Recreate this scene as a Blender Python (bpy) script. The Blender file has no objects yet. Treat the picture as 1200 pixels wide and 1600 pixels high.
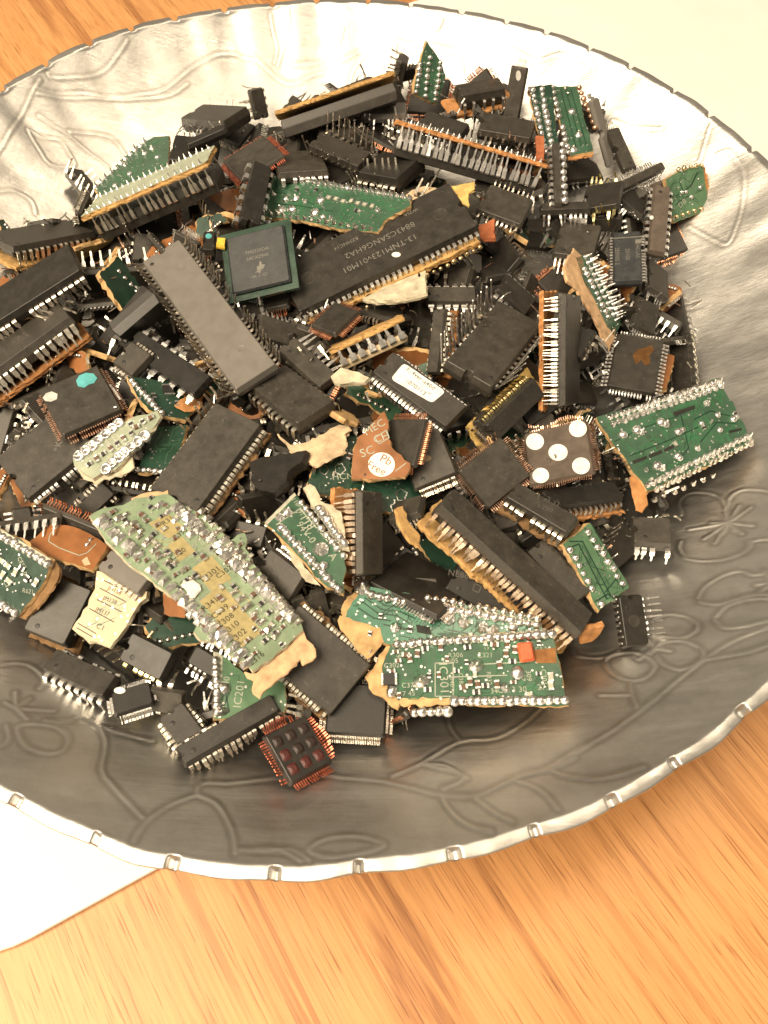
import bpy, math, random
import numpy as np
from mathutils import Matrix, Quaternion, Vector

S = 0.001                      # all tables below are in millimetres
scene = bpy.context.scene
COL = scene.collection
random.seed(11)

# ------------------------------------------------------------------ camera
cam_data = bpy.data.cameras.new('camera')
cam = bpy.data.objects.new('camera', cam_data)
COL.objects.link(cam)
tilt, roll = math.radians(60.10), math.radians(1.33)
fwd = Vector((0, math.cos(tilt), -math.sin(tilt)))
rt0 = Vector((1, 0, 0)); up0 = rt0.cross(fwd)
rt = math.cos(roll) * rt0 + math.sin(roll) * up0
up = -math.sin(roll) * rt0 + math.cos(roll) * up0
cam.matrix_world = Matrix(((rt.x, up.x, -fwd.x, 0.0160), (rt.y, up.y, -fwd.y, -0.16807), (rt.z, up.z, -fwd.z, 0.23013), (0, 0, 0, 1)))
cam_data.sensor_fit = 'HORIZONTAL'; cam_data.sensor_width = 36; cam_data.lens = 36 * 1294 / 1200
cam_data.clip_start = 0.01; cam_data.clip_end = 20
cam_data.dof.use_dof = True; cam_data.dof.focus_distance = 0.225; cam_data.dof.aperture_fstop = 55
scene.camera = cam

# ------------------------------------------------------------------ light: a warm room lamp, a second softer lamp, dim room
world = bpy.data.worlds.new('World'); scene.world = world; world.use_nodes = True
bg = world.node_tree.nodes['Background']
bg.inputs['Color'].default_value = (1.0, 0.82, 0.60, 1); bg.inputs['Strength'].default_value = 0.30

def lamp(name, loc, size, power, color, target=(0, 0, 0.03)):
    l = bpy.data.lights.new(name, 'AREA'); l.shape = 'DISK'; l.size = size; l.energy = power; l.color = color
    o = bpy.data.objects.new(name, l); COL.objects.link(o); o.location = loc
    o.rotation_euler = (Vector(target) - Vector(loc)).to_track_quat('-Z', 'Y').to_euler()
    return o
lamp('room_lamp', (0.30, 0.22, 1.20), 0.20, 3.2, (1.0, 0.81, 0.57))
lamp('ceiling_lamp', (-0.50, -0.33, 0.95), 0.75, 21.5, (1.0, 0.825, 0.595))

scene.view_settings.view_transform = 'Standard'
scene.view_settings.look = 'None'
scene.view_settings.exposure = 0.1
scene.view_settings.gamma = 1.0
scene.render.engine = 'CYCLES'
scene.cycles.use_denoising = True
scene.cycles.max_bounces = 8
scene.render.film_transparent = False

# ------------------------------------------------------------------ materials
MATS = {}
def new_mat(name):
    m = bpy.data.materials.new(name); m.use_nodes = True
    nt = m.node_tree; b = nt.nodes['Principled BSDF']
    MATS[name] = m
    return m, nt, b
def N(nt, t, **kw):
    n = nt.nodes.new(t)
    for k, v in kw.items():
        if k.startswith('i_'): n.inputs[k[2:].replace('_', ' ')].default_value = v
        else: setattr(n, k, v)
    return n
def ramp(nt, stops):
    r = nt.nodes.new('ShaderNodeValToRGB'); e = r.color_ramp.elements
    while len(e) < len(stops): e.new(0.5)
    for el, (p, c) in zip(e, stops): el.position = p; el.color = (c[0], c[1], c[2], 1)
    return r

def surf(name, col, rough=0.5, metal=0.0, var=0.25, scale=300, bump=0.15, bscale=2500, dust=None, coat=0, spec=0.5, col2=None, tone=0.0):
    """colour with uneven patches, fine grain relief and an object-wise shift"""
    m, nt, b = new_mat(name)
    L = nt.links.new
    tc = N(nt, 'ShaderNodeTexCoord'); oi = N(nt, 'ShaderNodeObjectInfo')
    add = N(nt, 'ShaderNodeVectorMath', operation='ADD')
    mul = N(nt, 'ShaderNodeMath', operation='MULTIPLY'); mul.inputs[1].default_value = 3.0
    L(oi.outputs['Random'], mul.inputs[0]); L(tc.outputs['Object'], add.inputs[0]); L(mul.outputs[0], add.inputs[1])
    n1 = N(nt, 'ShaderNodeTexNoise', i_Scale=scale, i_Detail=6.0, i_Roughness=0.6); L(add.outputs[0], n1.inputs['Vector'])
    c2 = col2 or tuple(min(1, c * (1 + var * 1.6) + 0.004) for c in col)
    c1 = tuple(c * (1 - var) for c in col)
    r = ramp(nt, [(0.3, c1), (0.72, c2)]); L(n1.outputs['Fac'], r.inputs['Fac'])
    last = r.outputs['Color']
    if dust:
        n3 = N(nt, 'ShaderNodeTexNoise', i_Scale=900.0, i_Detail=8.0, i_Roughness=0.75); L(add.outputs[0], n3.inputs['Vector'])
        r3 = ramp(nt, [(0.56, (0, 0, 0)), (0.78, (1, 1, 1))]); L(n3.outputs['Fac'], r3.inputs['Fac'])
        mx = N(nt, 'ShaderNodeMix', data_type='RGBA'); mf = N(nt, 'ShaderNodeMath', operation='MULTIPLY'); mf.inputs[1].default_value = 0.5
        L(r3.outputs['Color'], mf.inputs[0]); L(mf.outputs[0], mx.inputs['Factor']); L(last, mx.inputs[6]); mx.inputs[7].default_value = (*dust, 1)
        last = mx.outputs[2]
    if tone:
        tn = N(nt, 'ShaderNodeMapRange'); tn.inputs['To Min'].default_value = 1 - tone; tn.inputs['To Max'].default_value = 1 + tone; L(oi.outputs['Random'], tn.inputs['Value'])
        hv = N(nt, 'ShaderNodeHueSaturation'); L(tn.outputs['Result'], hv.inputs['Value']); L(last, hv.inputs['Color']); last = hv.outputs['Color']
    L(last, b.inputs['Base Color'])
    b.inputs['Metallic'].default_value = metal
    b.inputs['Specular IOR Level'].default_value = spec
    n2 = N(nt, 'ShaderNodeTexNoise', i_Scale=bscale, i_Detail=3.0); L(add.outputs[0], n2.inputs['Vector'])
    rr = N(nt, 'ShaderNodeMapRange'); rr.inputs['To Min'].default_value = max(0.05, rough - 0.12); rr.inputs['To Max'].default_value = min(1, rough + 0.14)
    L(n1.outputs['Fac'], rr.inputs['Value']); L(rr.outputs['Result'], b.inputs['Roughness'])
    if bump:
        bp = N(nt, 'ShaderNodeBump', i_Strength=bump, i_Distance=0.0002); L(n2.outputs['Fac'], bp.inputs['Height']); L(bp.outputs['Normal'], b.inputs['Normal'])
    if coat: b.inputs['Coat Weight'].default_value = coat; b.inputs['Coat Roughness'].default_value = 0.15
    return m

surf('black_body', (0.027, 0.0235, 0.0185), 0.44, tone=.65, spec=.6, dust=(0.16, 0.14, 0.11), bump=0.2, bscale=4000)
surf('worn_body', (0.036, 0.032, 0.026), 0.42, tone=.3, dust=(0.24, 0.21, 0.16), bump=0.25, bscale=3000)
surf('grey_body', (0.165, 0.153, 0.138), 0.40, var=.06, bump=0.3, bscale=4500)
surf('brown_body', (0.100, 0.078, 0.062), 0.48, dust=(0.2, 0.17, 0.14), var=.2)
surf('slate_body', (0.030, 0.033, 0.036), 0.45, dust=(0.16, 0.16, 0.15))
surf('tin', (0.90, 0.87, 0.81), 0.36, 1.0, var=.25, scale=700, bump=.3)
surf('tin_dark', (0.58, 0.53, 0.46), 0.34, 1.0, var=.4, scale=700, bump=.3)
surf('tin_warm', (0.84, 0.73, 0.58), 0.36, 1.0, var=.35, scale=600, bump=.3)
surf('tin_copper', (0.93, 0.80, 0.66), 0.32, 1.0, var=.15, scale=600, col2=(0.95, 0.72, 0.54))
surf('tin_gold', (0.82, 0.62, 0.32), 0.32, 1.0, var=.3, scale=600)
surf('copper', (0.70, 0.33, 0.20), 0.36, 1.0, var=.3, scale=600)
surf('copper_red', (0.66, 0.20, 0.12), 0.40, 0.85, var=.3, scale=600)
surf('copper_tin', (0.66, 0.48, 0.36), 0.34, 1.0, var=.3, scale=500, col2=(0.8, 0.46, 0.32))
surf('solder', (0.76, 0.74, 0.70), 0.32, 1.0, var=.3, scale=800, bump=.5, bscale=1500)
surf('solder_dark', (0.60, 0.57, 0.52), 0.28, 1.0, var=.35, scale=800, bump=.5, bscale=1500)
surf('solder_gold', (0.72, 0.55, 0.33), 0.30, 1.0, var=.3, scale=800, bump=.5, bscale=1500)
surf('copper_solder', (0.72, 0.44, 0.30), 0.32, 1.0, var=.3, scale=800, bump=.5, bscale=1500)
for nm, c, ro in (('mask_green', (0.040, 0.098, 0.058), .3), ('mask_green_dark', (0.008, 0.045, 0.022), .3), ('mask_green_line', (0.035, 0.150, 0.065), .3), ('mask_dark', (0.014, 0.045, 0.028), .3),
                  ('mask_bright', (0.060, 0.180, 0.120), .28), ('mask_light', (0.090, 0.180, 0.100), .3), ('mask_mint', (0.215, 0.290, 0.185), .4),
                  ('mask_pale', (0.300, 0.340, 0.250), .42), ('mask_brown', (0.270, 0.110, 0.038), .34), ('mask_cream', (0.560, 0.450, 0.290), .5)):
    surf(nm, c, ro, var=.22, scale=160, bump=.12, bscale=1200, spec=.55)
for nm, c in (('fibre_gold', (0.46, 0.285, 0.115)), ('fibre_tan', (0.50, 0.33, 0.16)), ('fibre_yellow', (0.56, 0.39, 0.14)), ('fibre_orange', (0.46, 0.225, 0.090)),
              ('fibre_peach', (0.58, 0.385, 0.225)), ('fibre_pale', (0.54, 0.41, 0.27)), ('fibre_cream', (0.52, 0.47, 0.35)), ('fibre_brown', (0.26, 0.12, 0.045)),
              ('fibre_dark', (0.21, 0.125, 0.06)), ('fibre_red', (0.36, 0.12, 0.055)), ('scorch', (0.105, 0.050, 0.016))):
    surf(nm, c, .9, var=.28, scale=350, bump=.5, bscale=2200, spec=.15)
for nm, c in (('ink_white', (0.80, 0.78, 0.72)), ('ink_pale', (0.36, 0.38, 0.31)), ('ink_grey', (0.160, 0.152, 0.132)), ('ink_faint', (0.075, 0.07, 0.06)), ('ink_black', (0.012, 0.012, 0.012)),
              ('ink_dark', (0.035, 0.032, 0.02)), ('ink_brown', (0.26, 0.12, 0.06)), ('ink_brass', (0.2, 0.15, 0.08)), ('paper', (0.86, 0.84, 0.79)), ('print_yellow', (0.36, 0.30, 0.14)),
              ('print_grey', (0.42, 0.42, 0.34)), ('slot_black', (0.012, 0.013, 0.010)), ('paint_teal', (0.090, 0.380, 0.400)), ('paint_grey', (0.52, 0.51, 0.48)),
              ('paint_yellow', (0.75, 0.50, 0.06)), ('bead_red', (0.62, 0.13, 0.05)), ('smd_brown', (0.13, 0.07, 0.04)), ('smd_black', (0.02, 0.019, 0.018)), ('choc_square', (0.030, 0.016, 0.014)), ('choc_red', (0.080, 0.018, 0.015))):
    surf(nm, c, .5, var=.15, scale=500, bump=.1)

# hammered aluminium
def alu():
    m, nt, b = new_mat('aluminium'); L = nt.links.new
    tc = N(nt, 'ShaderNodeTexCoord')
    n1 = N(nt, 'ShaderNodeTexNoise', i_Scale=28.0, i_Detail=5.0, i_Roughness=.6); L(tc.outputs['Object'], n1.inputs['Vector'])
    r = ramp(nt, [(0.3, (0.60, 0.595, 0.575)), (0.7, (0.74, 0.73, 0.705))]); L(n1.outputs['Fac'], r.inputs['Fac'])
    at = N(nt, 'ShaderNodeAttribute', attribute_name='tarnish'); n5 = N(nt, 'ShaderNodeTexNoise', i_Scale=90.0, i_Detail=7.0, i_Roughness=.7); L(tc.outputs['Object'], n5.inputs['Vector'])
    p5 = ramp(nt, [(0.46, (0, 0, 0)), (0.72, (1, 1, 1))]); L(n5.outputs['Fac'], p5.inputs['Fac'])
    a1 = N(nt, 'ShaderNodeMath', operation='MULTIPLY_ADD'); a1.inputs[1].default_value = .32; L(at.outputs['Fac'], a1.inputs[0])
    a2 = N(nt, 'ShaderNodeMath', operation='MULTIPLY'); a2.inputs[1].default_value = .28; L(p5.outputs['Color'], a2.inputs[0]); L(a2.outputs[0], a1.inputs[2])
    mt = N(nt, 'ShaderNodeMix', data_type='RGBA'); L(a1.outputs[0], mt.inputs['Factor']); L(r.outputs['Color'], mt.inputs[6]); mt.inputs[7].default_value = (0.26, 0.235, 0.20, 1)
    L(mt.outputs[2], b.inputs['Base Color'])
    b.inputs['Metallic'].default_value = 1.0
    rr = N(nt, 'ShaderNodeMapRange'); rr.inputs['To Min'].default_value = .34; rr.inputs['To Max'].default_value = .50
    mr = N(nt, 'ShaderNodeMapping'); mr.inputs['Rotation'].default_value = (0, 0, -.35); mr.inputs['Scale'].default_value = (22, 140, 60); L(tc.outputs['Object'], mr.inputs['Vector'])
    n4 = N(nt, 'ShaderNodeTexNoise', i_Scale=1.0, i_Detail=7.0, i_Roughness=.7); L(mr.outputs['Vector'], n4.inputs['Vector'])
    r4 = ramp(nt, [(0.35, (0, 0, 0)), (0.68, (1, 1, 1))]); L(n4.outputs['Fac'], r4.inputs['Fac'])
    L(r4.outputs['Color'], rr.inputs['Value']); L(rr.outputs['Result'], b.inputs['Roughness'])
    mp = N(nt, 'ShaderNodeMapping'); mp.inputs['Rotation'].default_value = (0, 0, .5); mp.inputs['Scale'].default_value = (60, 900, 400)
    L(tc.outputs['Object'], mp.inputs['Vector'])
    n2 = N(nt, 'ShaderNodeTexNoise', i_Scale=1.0, i_Detail=6.0, i_Roughness=.7); L(mp.outputs['Vector'], n2.inputs['Vector'])
    n3 = N(nt, 'ShaderNodeTexNoise', i_Scale=160.0, i_Detail=3.0); L(tc.outputs['Object'], n3.inputs['Vector'])
    b1 = N(nt, 'ShaderNodeBump', i_Strength=.30, i_Distance=.0003); L(n2.outputs['Fac'], b1.inputs['Height'])
    b2 = N(nt, 'ShaderNodeBump', i_Strength=.25, i_Distance=.0006); L(n3.outputs['Fac'], b2.inputs['Height']); L(b1.outputs['Normal'], b2.inputs['Normal'])
    L(b2.outputs['Normal'], b.inputs['Normal'])
alu()

def oak():
    m, nt, b = new_mat('oak'); L = nt.links.new
    tc = N(nt, 'ShaderNodeTexCoord'); mp = N(nt, 'ShaderNodeMapping'); mp.inputs['Rotation'].default_value = (0, 0, math.radians(56))
    L(tc.outputs['Object'], mp.inputs['Vector'])
    def stretched(sx, sy, **k):
        v = N(nt, 'ShaderNodeMapping'); v.inputs['Scale'].default_value = (sx, sy, 1); L(mp.outputs['Vector'], v.inputs['Vector'])
        n = N(nt, 'ShaderNodeTexNoise', **k); L(v.outputs['Vector'], n.inputs['Vector']); return n
    big = stretched(4.5, 60, i_Scale=1.0, i_Detail=4.0, i_Roughness=.55, i_Distortion=.5)
    mid = stretched(9, 300, i_Scale=1.0, i_Detail=5.0, i_Roughness=.6, i_Distortion=.4)
    pore = stretched(55, 2100, i_Scale=1.0, i_Detail=2.0, i_Roughness=.5)
    r1 = ramp(nt, [(0.25, (0.63, 0.305, 0.108)), (0.45, (0.69, 0.352, 0.135)), (0.555, (0.68, 0.345, 0.130)), (0.600, (0.42, 0.185, 0.065)), (0.66, (0.67, 0.340, 0.128))]); L(big.outputs['Fac'], r1.inputs['Fac'])
    r2 = ramp(nt, [(0.36, (0.62, 0.55, 0.47)), (0.50, (1, 1, 1)), (1.0, (1, 1, 1))]); L(mid.outputs['Fac'], r2.inputs['Fac'])
    fine = stretched(14, 1100, i_Scale=1.0, i_Detail=6.0, i_Roughness=.75)
    r4 = ramp(nt, [(0.38, (0.78, 0.72, 0.66)), (0.54, (1, 1, 1))]); L(fine.outputs['Fac'], r4.inputs['Fac'])
    r3 = ramp(nt, [(0.35, (0.46, 0.33, 0.24)), (0.395, (1, 1, 1))]); L(pore.outputs['Fac'], r3.inputs['Fac'])
    m1 = N(nt, 'ShaderNodeMix', data_type='RGBA', blend_type='MULTIPLY'); m1.inputs['Factor'].default_value = .55
    L(r1.outputs['Color'], m1.inputs[6]); L(r2.outputs['Color'], m1.inputs[7])
    m2 = N(nt, 'ShaderNodeMix', data_type='RGBA', blend_type='MULTIPLY'); m2.inputs['Factor'].default_value = .7
    L(m1.outputs[2], m2.inputs[6]); L(r3.outputs['Color'], m2.inputs[7])
    m3 = N(nt, 'ShaderNodeMix', data_type='RGBA', blend_type='MULTIPLY'); m3.inputs['Factor'].default_value = .65
    L(m2.outputs[2], m3.inputs[6]); L(r4.outputs['Color'], m3.inputs[7]); L(m3.outputs[2], b.inputs['Base Color'])
    b.inputs['Roughness'].default_value = .45; b.inputs['Coat Weight'].default_value = .12; b.inputs['Coat Roughness'].default_value = .3
    bp = N(nt, 'ShaderNodeBump', i_Strength=.15, i_Distance=.0003); L(r3.outputs['Color'], bp.inputs['Height']); L(bp.outputs['Normal'], b.inputs['Normal'])
oak()
surf('white_board', (0.86, 0.85, 0.81), .5, var=.02, scale=40, bump=.05)

# ------------------------------------------------------------------ mesh helpers (millimetre input)
def mesh(name, verts, faces, mats, fm=None, smooth=False):
    me = bpy.data.meshes.new(name)
    me.from_pydata([(v[0] * S, v[1] * S, v[2] * S) for v in verts], [], faces)
    for m in mats: me.materials.append(MATS[m])
    if fm: me.polygons.foreach_set('material_index', fm)
    if smooth: me.polygons.foreach_set('use_smooth', [True] * len(me.polygons))
    me.update()
    return me
def obj(name, me, parent=None, loc=(0, 0, 0), rz=0.0, sc=None, rot=None):
    o = bpy.data.objects.new(name, me); COL.objects.link(o)
    o.parent = parent
    o.location = (loc[0] * S, loc[1] * S, loc[2] * S)
    o.rotation_euler = rot if rot else (0, 0, rz)
    if sc: o.scale = sc
    return o
def thing(name, label, cat, group=None):
    o = bpy.data.objects.new(name, None); COL.objects.link(o); o.empty_display_size = .005
    o['label'] = label; o['category'] = cat
    if group: o['group'] = group
    return o

def rect_outline(L, W, inset, notch=0.0, c=0.35):
    a, b = L / 2 - inset, W / 2 - inset
    p = [(-a + c, -b), (a - c, -b), (a, -b + c), (a, b - c), (a - c, b), (-a + c, b), (-a, b - c)]
    if notch:
        for i in range(7):
            t = math.pi / 2 - math.pi * i / 6
            p.append((-a + notch * math.cos(t), notch * math.sin(t)))
    p.append((-a, -b + c))
    return p
def body_mesh(L, W, T, mat, notch=True, dish=False):
    """moulded package: bevelled top, parting line at mid height, draft on both halves"""
    nt_ = min(1.3, W * .12) if notch else 0
    rings = [(0.55, 0.0), (0.40, -0.14), (0.0, -T * .48), (0.0, -T * .54), (0.4, -T + .1), (0.5, -T)]
    V, Fc = [], []
    n = None
    for ins, z in rings:
        o = rect_outline(L, W, ins, nt_); n = len(o)
        V += [(x, y, z) for x, y in o]
    for k in range(len(rings) - 1):
        for i in range(n):
            j = (i + 1) % n
            Fc.append((k * n + i, (k + 1) * n + i, (k + 1) * n + j, k * n + j))
    Fc.append(tuple(range(n)))
    Fc.append(tuple(range((len(rings) - 1) * n, len(rings) * n))[::-1])
    if dish:                                   # shallow step moulded into the upturned face
        pass
    return mesh('package', V, Fc, [mat])

def ribbon(path, t):
    """bent flat strip: path of (y, z, width)"""
    V, Fc = [], []
    m = len(path)
    for i, (y, z, w) in enumerate(path):
        y0, z0 = path[max(0, i - 1)][:2]; y1, z1 = path[min(m - 1, i + 1)][:2]
        d = math.hypot(y1 - y0, z1 - z0) or 1
        ny, nz = -(z1 - z0) / d * t / 2, (y1 - y0) / d * t / 2
        V += [(-w / 2, y + ny, z + nz), (w / 2, y + ny, z + nz), (w / 2, y - ny, z - nz), (-w / 2, y - ny, z - nz)]
    for i in range(m - 1):
        for k in range(4):
            a, b = i * 4 + k, i * 4 + (k + 1) % 4
            Fc.append((a, b, b + 4, a + 4))
    Fc.append((3, 2, 1, 0)); e = (m - 1) * 4; Fc.append((e, e + 1, e + 2, e + 3))
    return V, Fc
def pin_path(style, T, ln, w, rnd):
    h = -T / 2; s = w * .42
    if style == 'down':
        return [(-.3, h, w), (.55, h, w), (.9, h - .3, w), (1.0, h - ln * .42, w), (1.02, h - ln * .52, s), (1.05, h - ln * .96, s * .9), (1.05, h - ln, s * .4)]
    if style == 'up':
        return [(-.3, h, w), (.5, h, w), (.95, h + .3, w), (1.05 + ln * .08, h + ln * .33, w), (1.05 + ln * .12, h + ln * .42, s + .14), (1.05 + ln * .30, h + ln * .97, s + .12), (1.06 + ln * .31, h + ln, s * .5)]
    if style == 'out':
        return [(-.3, h, w), (.8, h, w), (ln * .45, h - .2, w), (ln * .55, h - .25, s + .15), (ln, h - .5, s)]
    if style == 'gull':
        return [(-.2, h, w), (.35, h, w), (.6, -T + .3, w), (.8, -T - .05, w), (ln * .9, -T - .1, w)]
    if style == 'j':
        return [(-.2, h, w), (.75, h, w), (1.15, h - .35, w), (1.25, -T + .3, w), (1.2, -T - ln * .22, w * .9), (.8, -T - ln * .32, w * .8)]
    # bent: pulled out of the board and twisted
    a = rnd.uniform(-.6, 1.2); y, z = .6, h; P = [(-.2, h, w), (.6, h, w)]
    for k in range(4):
        a += rnd.uniform(-.7, .5); y += math.cos(a) * ln / 4; z -= math.sin(a) * ln / 4
        P.append((y, z, w if k < 1 else s + .12))
    return P
PINC = {}
def pin_mesh(style, T, ln, w, m, k):
    key = (style, round(T, 1), round(ln, 1), round(w, 2), m, k)
    if key not in PINC:
        V, Fc = ribbon(pin_path(style, T, ln, w, random), .24)
        PINC[key] = mesh('pin', V, Fc, [m])
    return PINC[key]
def add_pins(root, L, W, T, p, side_skip=0.0):
    n = p['n']; st = p['style']; ln = p.get('ln', 5); pitch = (L - 2.6) / max(1, n - 1)
    w = min(p.get('w', pitch * .55), pitch * .68)
    rnd = random.Random(int(L * 100) + n)
    for side in p['sides']:
        for i in range(n):
            if rnd.random() < .035: continue
            x = -L / 2 + 1.3 + i * pitch
            me = pin_mesh(st, T, ln, w, p['m'], rnd.randrange(5) if st == 'bent' else 0)
            j = .05 if st in ('j', 'gull') else .11
            rx, ry, rz = rnd.gauss(0, j * .6), rnd.gauss(0, j * .5), rnd.gauss(0, j * .5)
            if side == 'n': rz += math.pi
            obj('pin', me, root, (x, (W / 2) * (1 if side == 'p' else -1), 0), rot=(rx if side == 'p' else -rx, ry, rz))

def lead_rows(root, L, W, T, n, style, mat, sides='npab'):
    for sd in sides:
        ln_ = L if sd in 'np' else W; half = W / 2 if sd in 'np' else L / 2
        rnd = random.Random(hash((round(L, 1), sd, n)) & 0xffff)
        pitch = (ln_ - 2.4) / (n - 1); w = pitch * .5; h = -T * .5
        V, Fc = [], []
        lean = rnd.uniform(-.2, .2)
        for i in range(n):
            if rnd.random() < .04: continue
            x = -ln_ / 2 + 1.2 + i * pitch
            if style == 'flat': P = [(-.1, h, w), (.5, h, w), (1.1, h - .25, w), (1.7, h - .2 + rnd.gauss(0, .05), w)]
            elif style == 'gull': P = [(-.1, h, w), (.4, h, w), (.65, -T + .2, w), (.85, -T, w), (1.5, -T - .05, w)]
            else:
                lift = .9 + .8 * math.sin(i * .35 + lean * 9) + rnd.gauss(0, .15)
                P = [(-.1, h, w), (.45, h, w), (.8, h + .2 * lift, w), (1.2, h + .75 * lift, w), (1.35 + .3 * lift, h + 1.1 * lift, w * .9)]
            v, f = ribbon(P, .16); sk = rnd.gauss(0, .12) + lean
            b = len(V)
            V += [(x + vx + sk * vy * .35, vy + half, vz) for vx, vy, vz in v]; Fc += [tuple(q + b for q in ff) for ff in f]
        o = obj('lead_row', mesh('lead_row', V, Fc, [mat]), root, rz={'p': 0, 'n': math.pi, 'a': math.pi / 2, 'b': -math.pi / 2}[sd])
        o['kind'] = 'stuff'

def area(p): return sum(p[i - 1][0] * p[i][1] - p[i][0] * p[i - 1][1] for i in range(len(p))) / 2
def torn_outline(p, amp, step, rnd):
    out = []
    for i in range(len(p)):
        a, b = p[i], p[(i + 1) % len(p)]; d = math.dist(a, b); k = max(1, int(d / step))
        nx, ny = (b[1] - a[1]) / (d or 1), -(b[0] - a[0]) / (d or 1)
        for j in range(k):
            t = j / k; e = rnd.gauss(0, amp)
            out.append((a[0] + (b[0] - a[0]) * t + nx * e, a[1] + (b[1] - a[1]) * t + ny * e))
    return out
def slab_mesh(p, z1, z0, mats, amp=.12, step=1.1, seed=1, layers=2, both=False):
    """flat sheet from an outline with a broken, fibrous edge; mats = (top, side)"""
    if area(p) < 0: p = p[::-1]
    rnd = random.Random(seed)
    o = torn_outline(p, amp, step, rnd); n = len(o)
    V, Fc, fm = [], [], []
    cx = sum(x for x, y in o) / n; cy = sum(y for x, y in o) / n
    for k in range(layers + 1):
        z = z1 + (z0 - z1) * k / layers
        j = 0 if k == 0 else amp * 1.1
        g = 0 if k in (0, layers) else amp * (2.2 if k % 2 else -1.0)      # plies end at different lengths
        for x, y in o:
            d = math.hypot(x - cx, y - cy) or 1; e = g * rnd.uniform(.3, 1.2)
            V.append((x + rnd.gauss(0, j) + (x - cx) / d * e, y + rnd.gauss(0, j) + (y - cy) / d * e, z + (rnd.gauss(0, .04) if 0 < k < layers else 0)))
    Fc.append(tuple(range(n))); fm.append(0)
    for k in range(layers):
        for i in range(n):
            j = (i + 1) % n; Fc.append((k * n + i, (k + 1) * n + i, (k + 1) * n + j, k * n + j)); fm.append(1)
    Fc.append(tuple(range(layers * n, (layers + 1) * n))[::-1]); fm.append(0 if both else 1)
    return mesh('sheet', V, Fc, mats, fm)

def lathe(prof, n, mat):
    V, Fc = [], []
    m = len(prof)
    for r, z in prof:
        V += [(r * math.cos(2 * math.pi * i / n), r * math.sin(2 * math.pi * i / n), z) for i in range(n)]
    for k in range(m - 1):
        for i in range(n):
            j = (i + 1) % n; Fc.append((k * n + i, k * n + j, (k + 1) * n + j, (k + 1) * n + i))
    Fc.append(tuple(range((m - 1) * n, m * n)))
    return mesh('solder', V, Fc, [mat], smooth=True)
PROFILES = {'cone': [(1, -.1), (.95, .15), (.62, .5), (.36, 1.0), (.26, 1.45), (.12, 1.75), (.02, 1.8)],
            'dome': [(1, -.1), (.98, .2), (.82, .6), (.5, .92), (.2, 1.02), (.02, 1.05)],
            'ball': [(.5, -.7), (.95, -.3), (1, .1), (.8, .6), (.4, .9), (.03, 1.0)],
            'ring': [(1.05, -.05), (1.05, .2), (.9, .42), (.66, .36), (.5, .12), (.02, .06)],
            'pin': [(.9, -.1), (.7, .3), (.35, .6), (.28, 2.6), (.2, 3.3), (.02, 3.4)]}
SOLD = {}
def solder_mesh(kind, mat):
    if (kind, mat) not in SOLD:
        if kind == 'pad':                       # lifted rectangular pad heaped with solder
            V = [(-1.0, -.62, -.05), (1.0, -.62, -.05), (1.0, .62, -.05), (-1.0, .62, -.05), (-.85, -.5, .35), (.85, -.5, .35), (.85, .5, .35), (-.85, .5, .35), (-.3, -.15, .85), (.45, -.12, .75), (.4, .2, .8), (-.25, .2, .9)]
            Fc = [(0, 1, 5, 4), (1, 2, 6, 5), (2, 3, 7, 6), (3, 0, 4, 7), (4, 5, 9, 8), (5, 6, 10, 9), (6, 7, 11, 10), (7, 4, 8, 11), (8, 9, 10, 11)]
            SOLD[kind, mat] = mesh('solder', V, Fc, [mat], smooth=False)
        else: SOLD[kind, mat] = lathe(PROFILES[kind], 10, mat)
    return SOLD[kind, mat]
SMDM = {}
def smd_mesh(k):
    if k not in SMDM:
        l, w, h, c = [(1.7, 1.0, .55, 'smd_black'), (1.9, 1.0, .7, 'smd_brown'), (2.0, 1.1, .6, 'print_grey'), (3.6, 2.6, 1.0, 'smd_black')][k]
        V, Fc, fm = [], [], []
        for x0, x1, g, mi in ((-l / 2, -l / 2 + .45, .06, 1), (-l / 2 + .45, l / 2 - .45, 0, 0), (l / 2 - .45, l / 2, .06, 1)):
            b = len(V)
            V += [(x, y, z) for x in (x0, x1) for y in (-w / 2 - g, w / 2 + g) for z in (-.05, h + g)]
            Fc += [tuple(b + q for q in f) for f in ((0, 1, 3, 2), (4, 6, 7, 5), (0, 4, 5, 1), (2, 3, 7, 6), (1, 5, 7, 3), (0, 2, 6, 4))]; fm += [mi] * 6
        SMDM[k] = mesh('component', V, Fc, [c, 'solder'], fm)
    return SMDM[k]
def polyline_mesh(pls, w, z, mat, h=.035):
    V, Fc = [], []
    for pl in pls:
        for a, b in zip(pl[:-1], pl[1:]):
            d = math.dist(a, b) or 1; nx, ny = -(b[1] - a[1]) / d * w / 2, (b[0] - a[0]) / d * w / 2
            ex, ey = (b[0] - a[0]) / d * w * .4, (b[1] - a[1]) / d * w * .4
            k = len(V)
            base = [(a[0] - ex + nx, a[1] - ey + ny), (a[0] - ex - nx, a[1] - ey - ny), (b[0] + ex - nx, b[1] + ey - ny), (b[0] + ex + nx, b[1] + ey + ny)]
            V += [(x, y, z + h) for x, y in base] + [(x, y, z - .03) for x, y in base]
            Fc += [(k, k + 1, k + 2, k + 3), (k, k + 4, k + 5, k + 1), (k + 1, k + 5, k + 6, k + 2), (k + 2, k + 6, k + 7, k + 3), (k + 3, k + 7, k + 4, k)]
    return mesh('trace', V, Fc, [mat])
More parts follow.
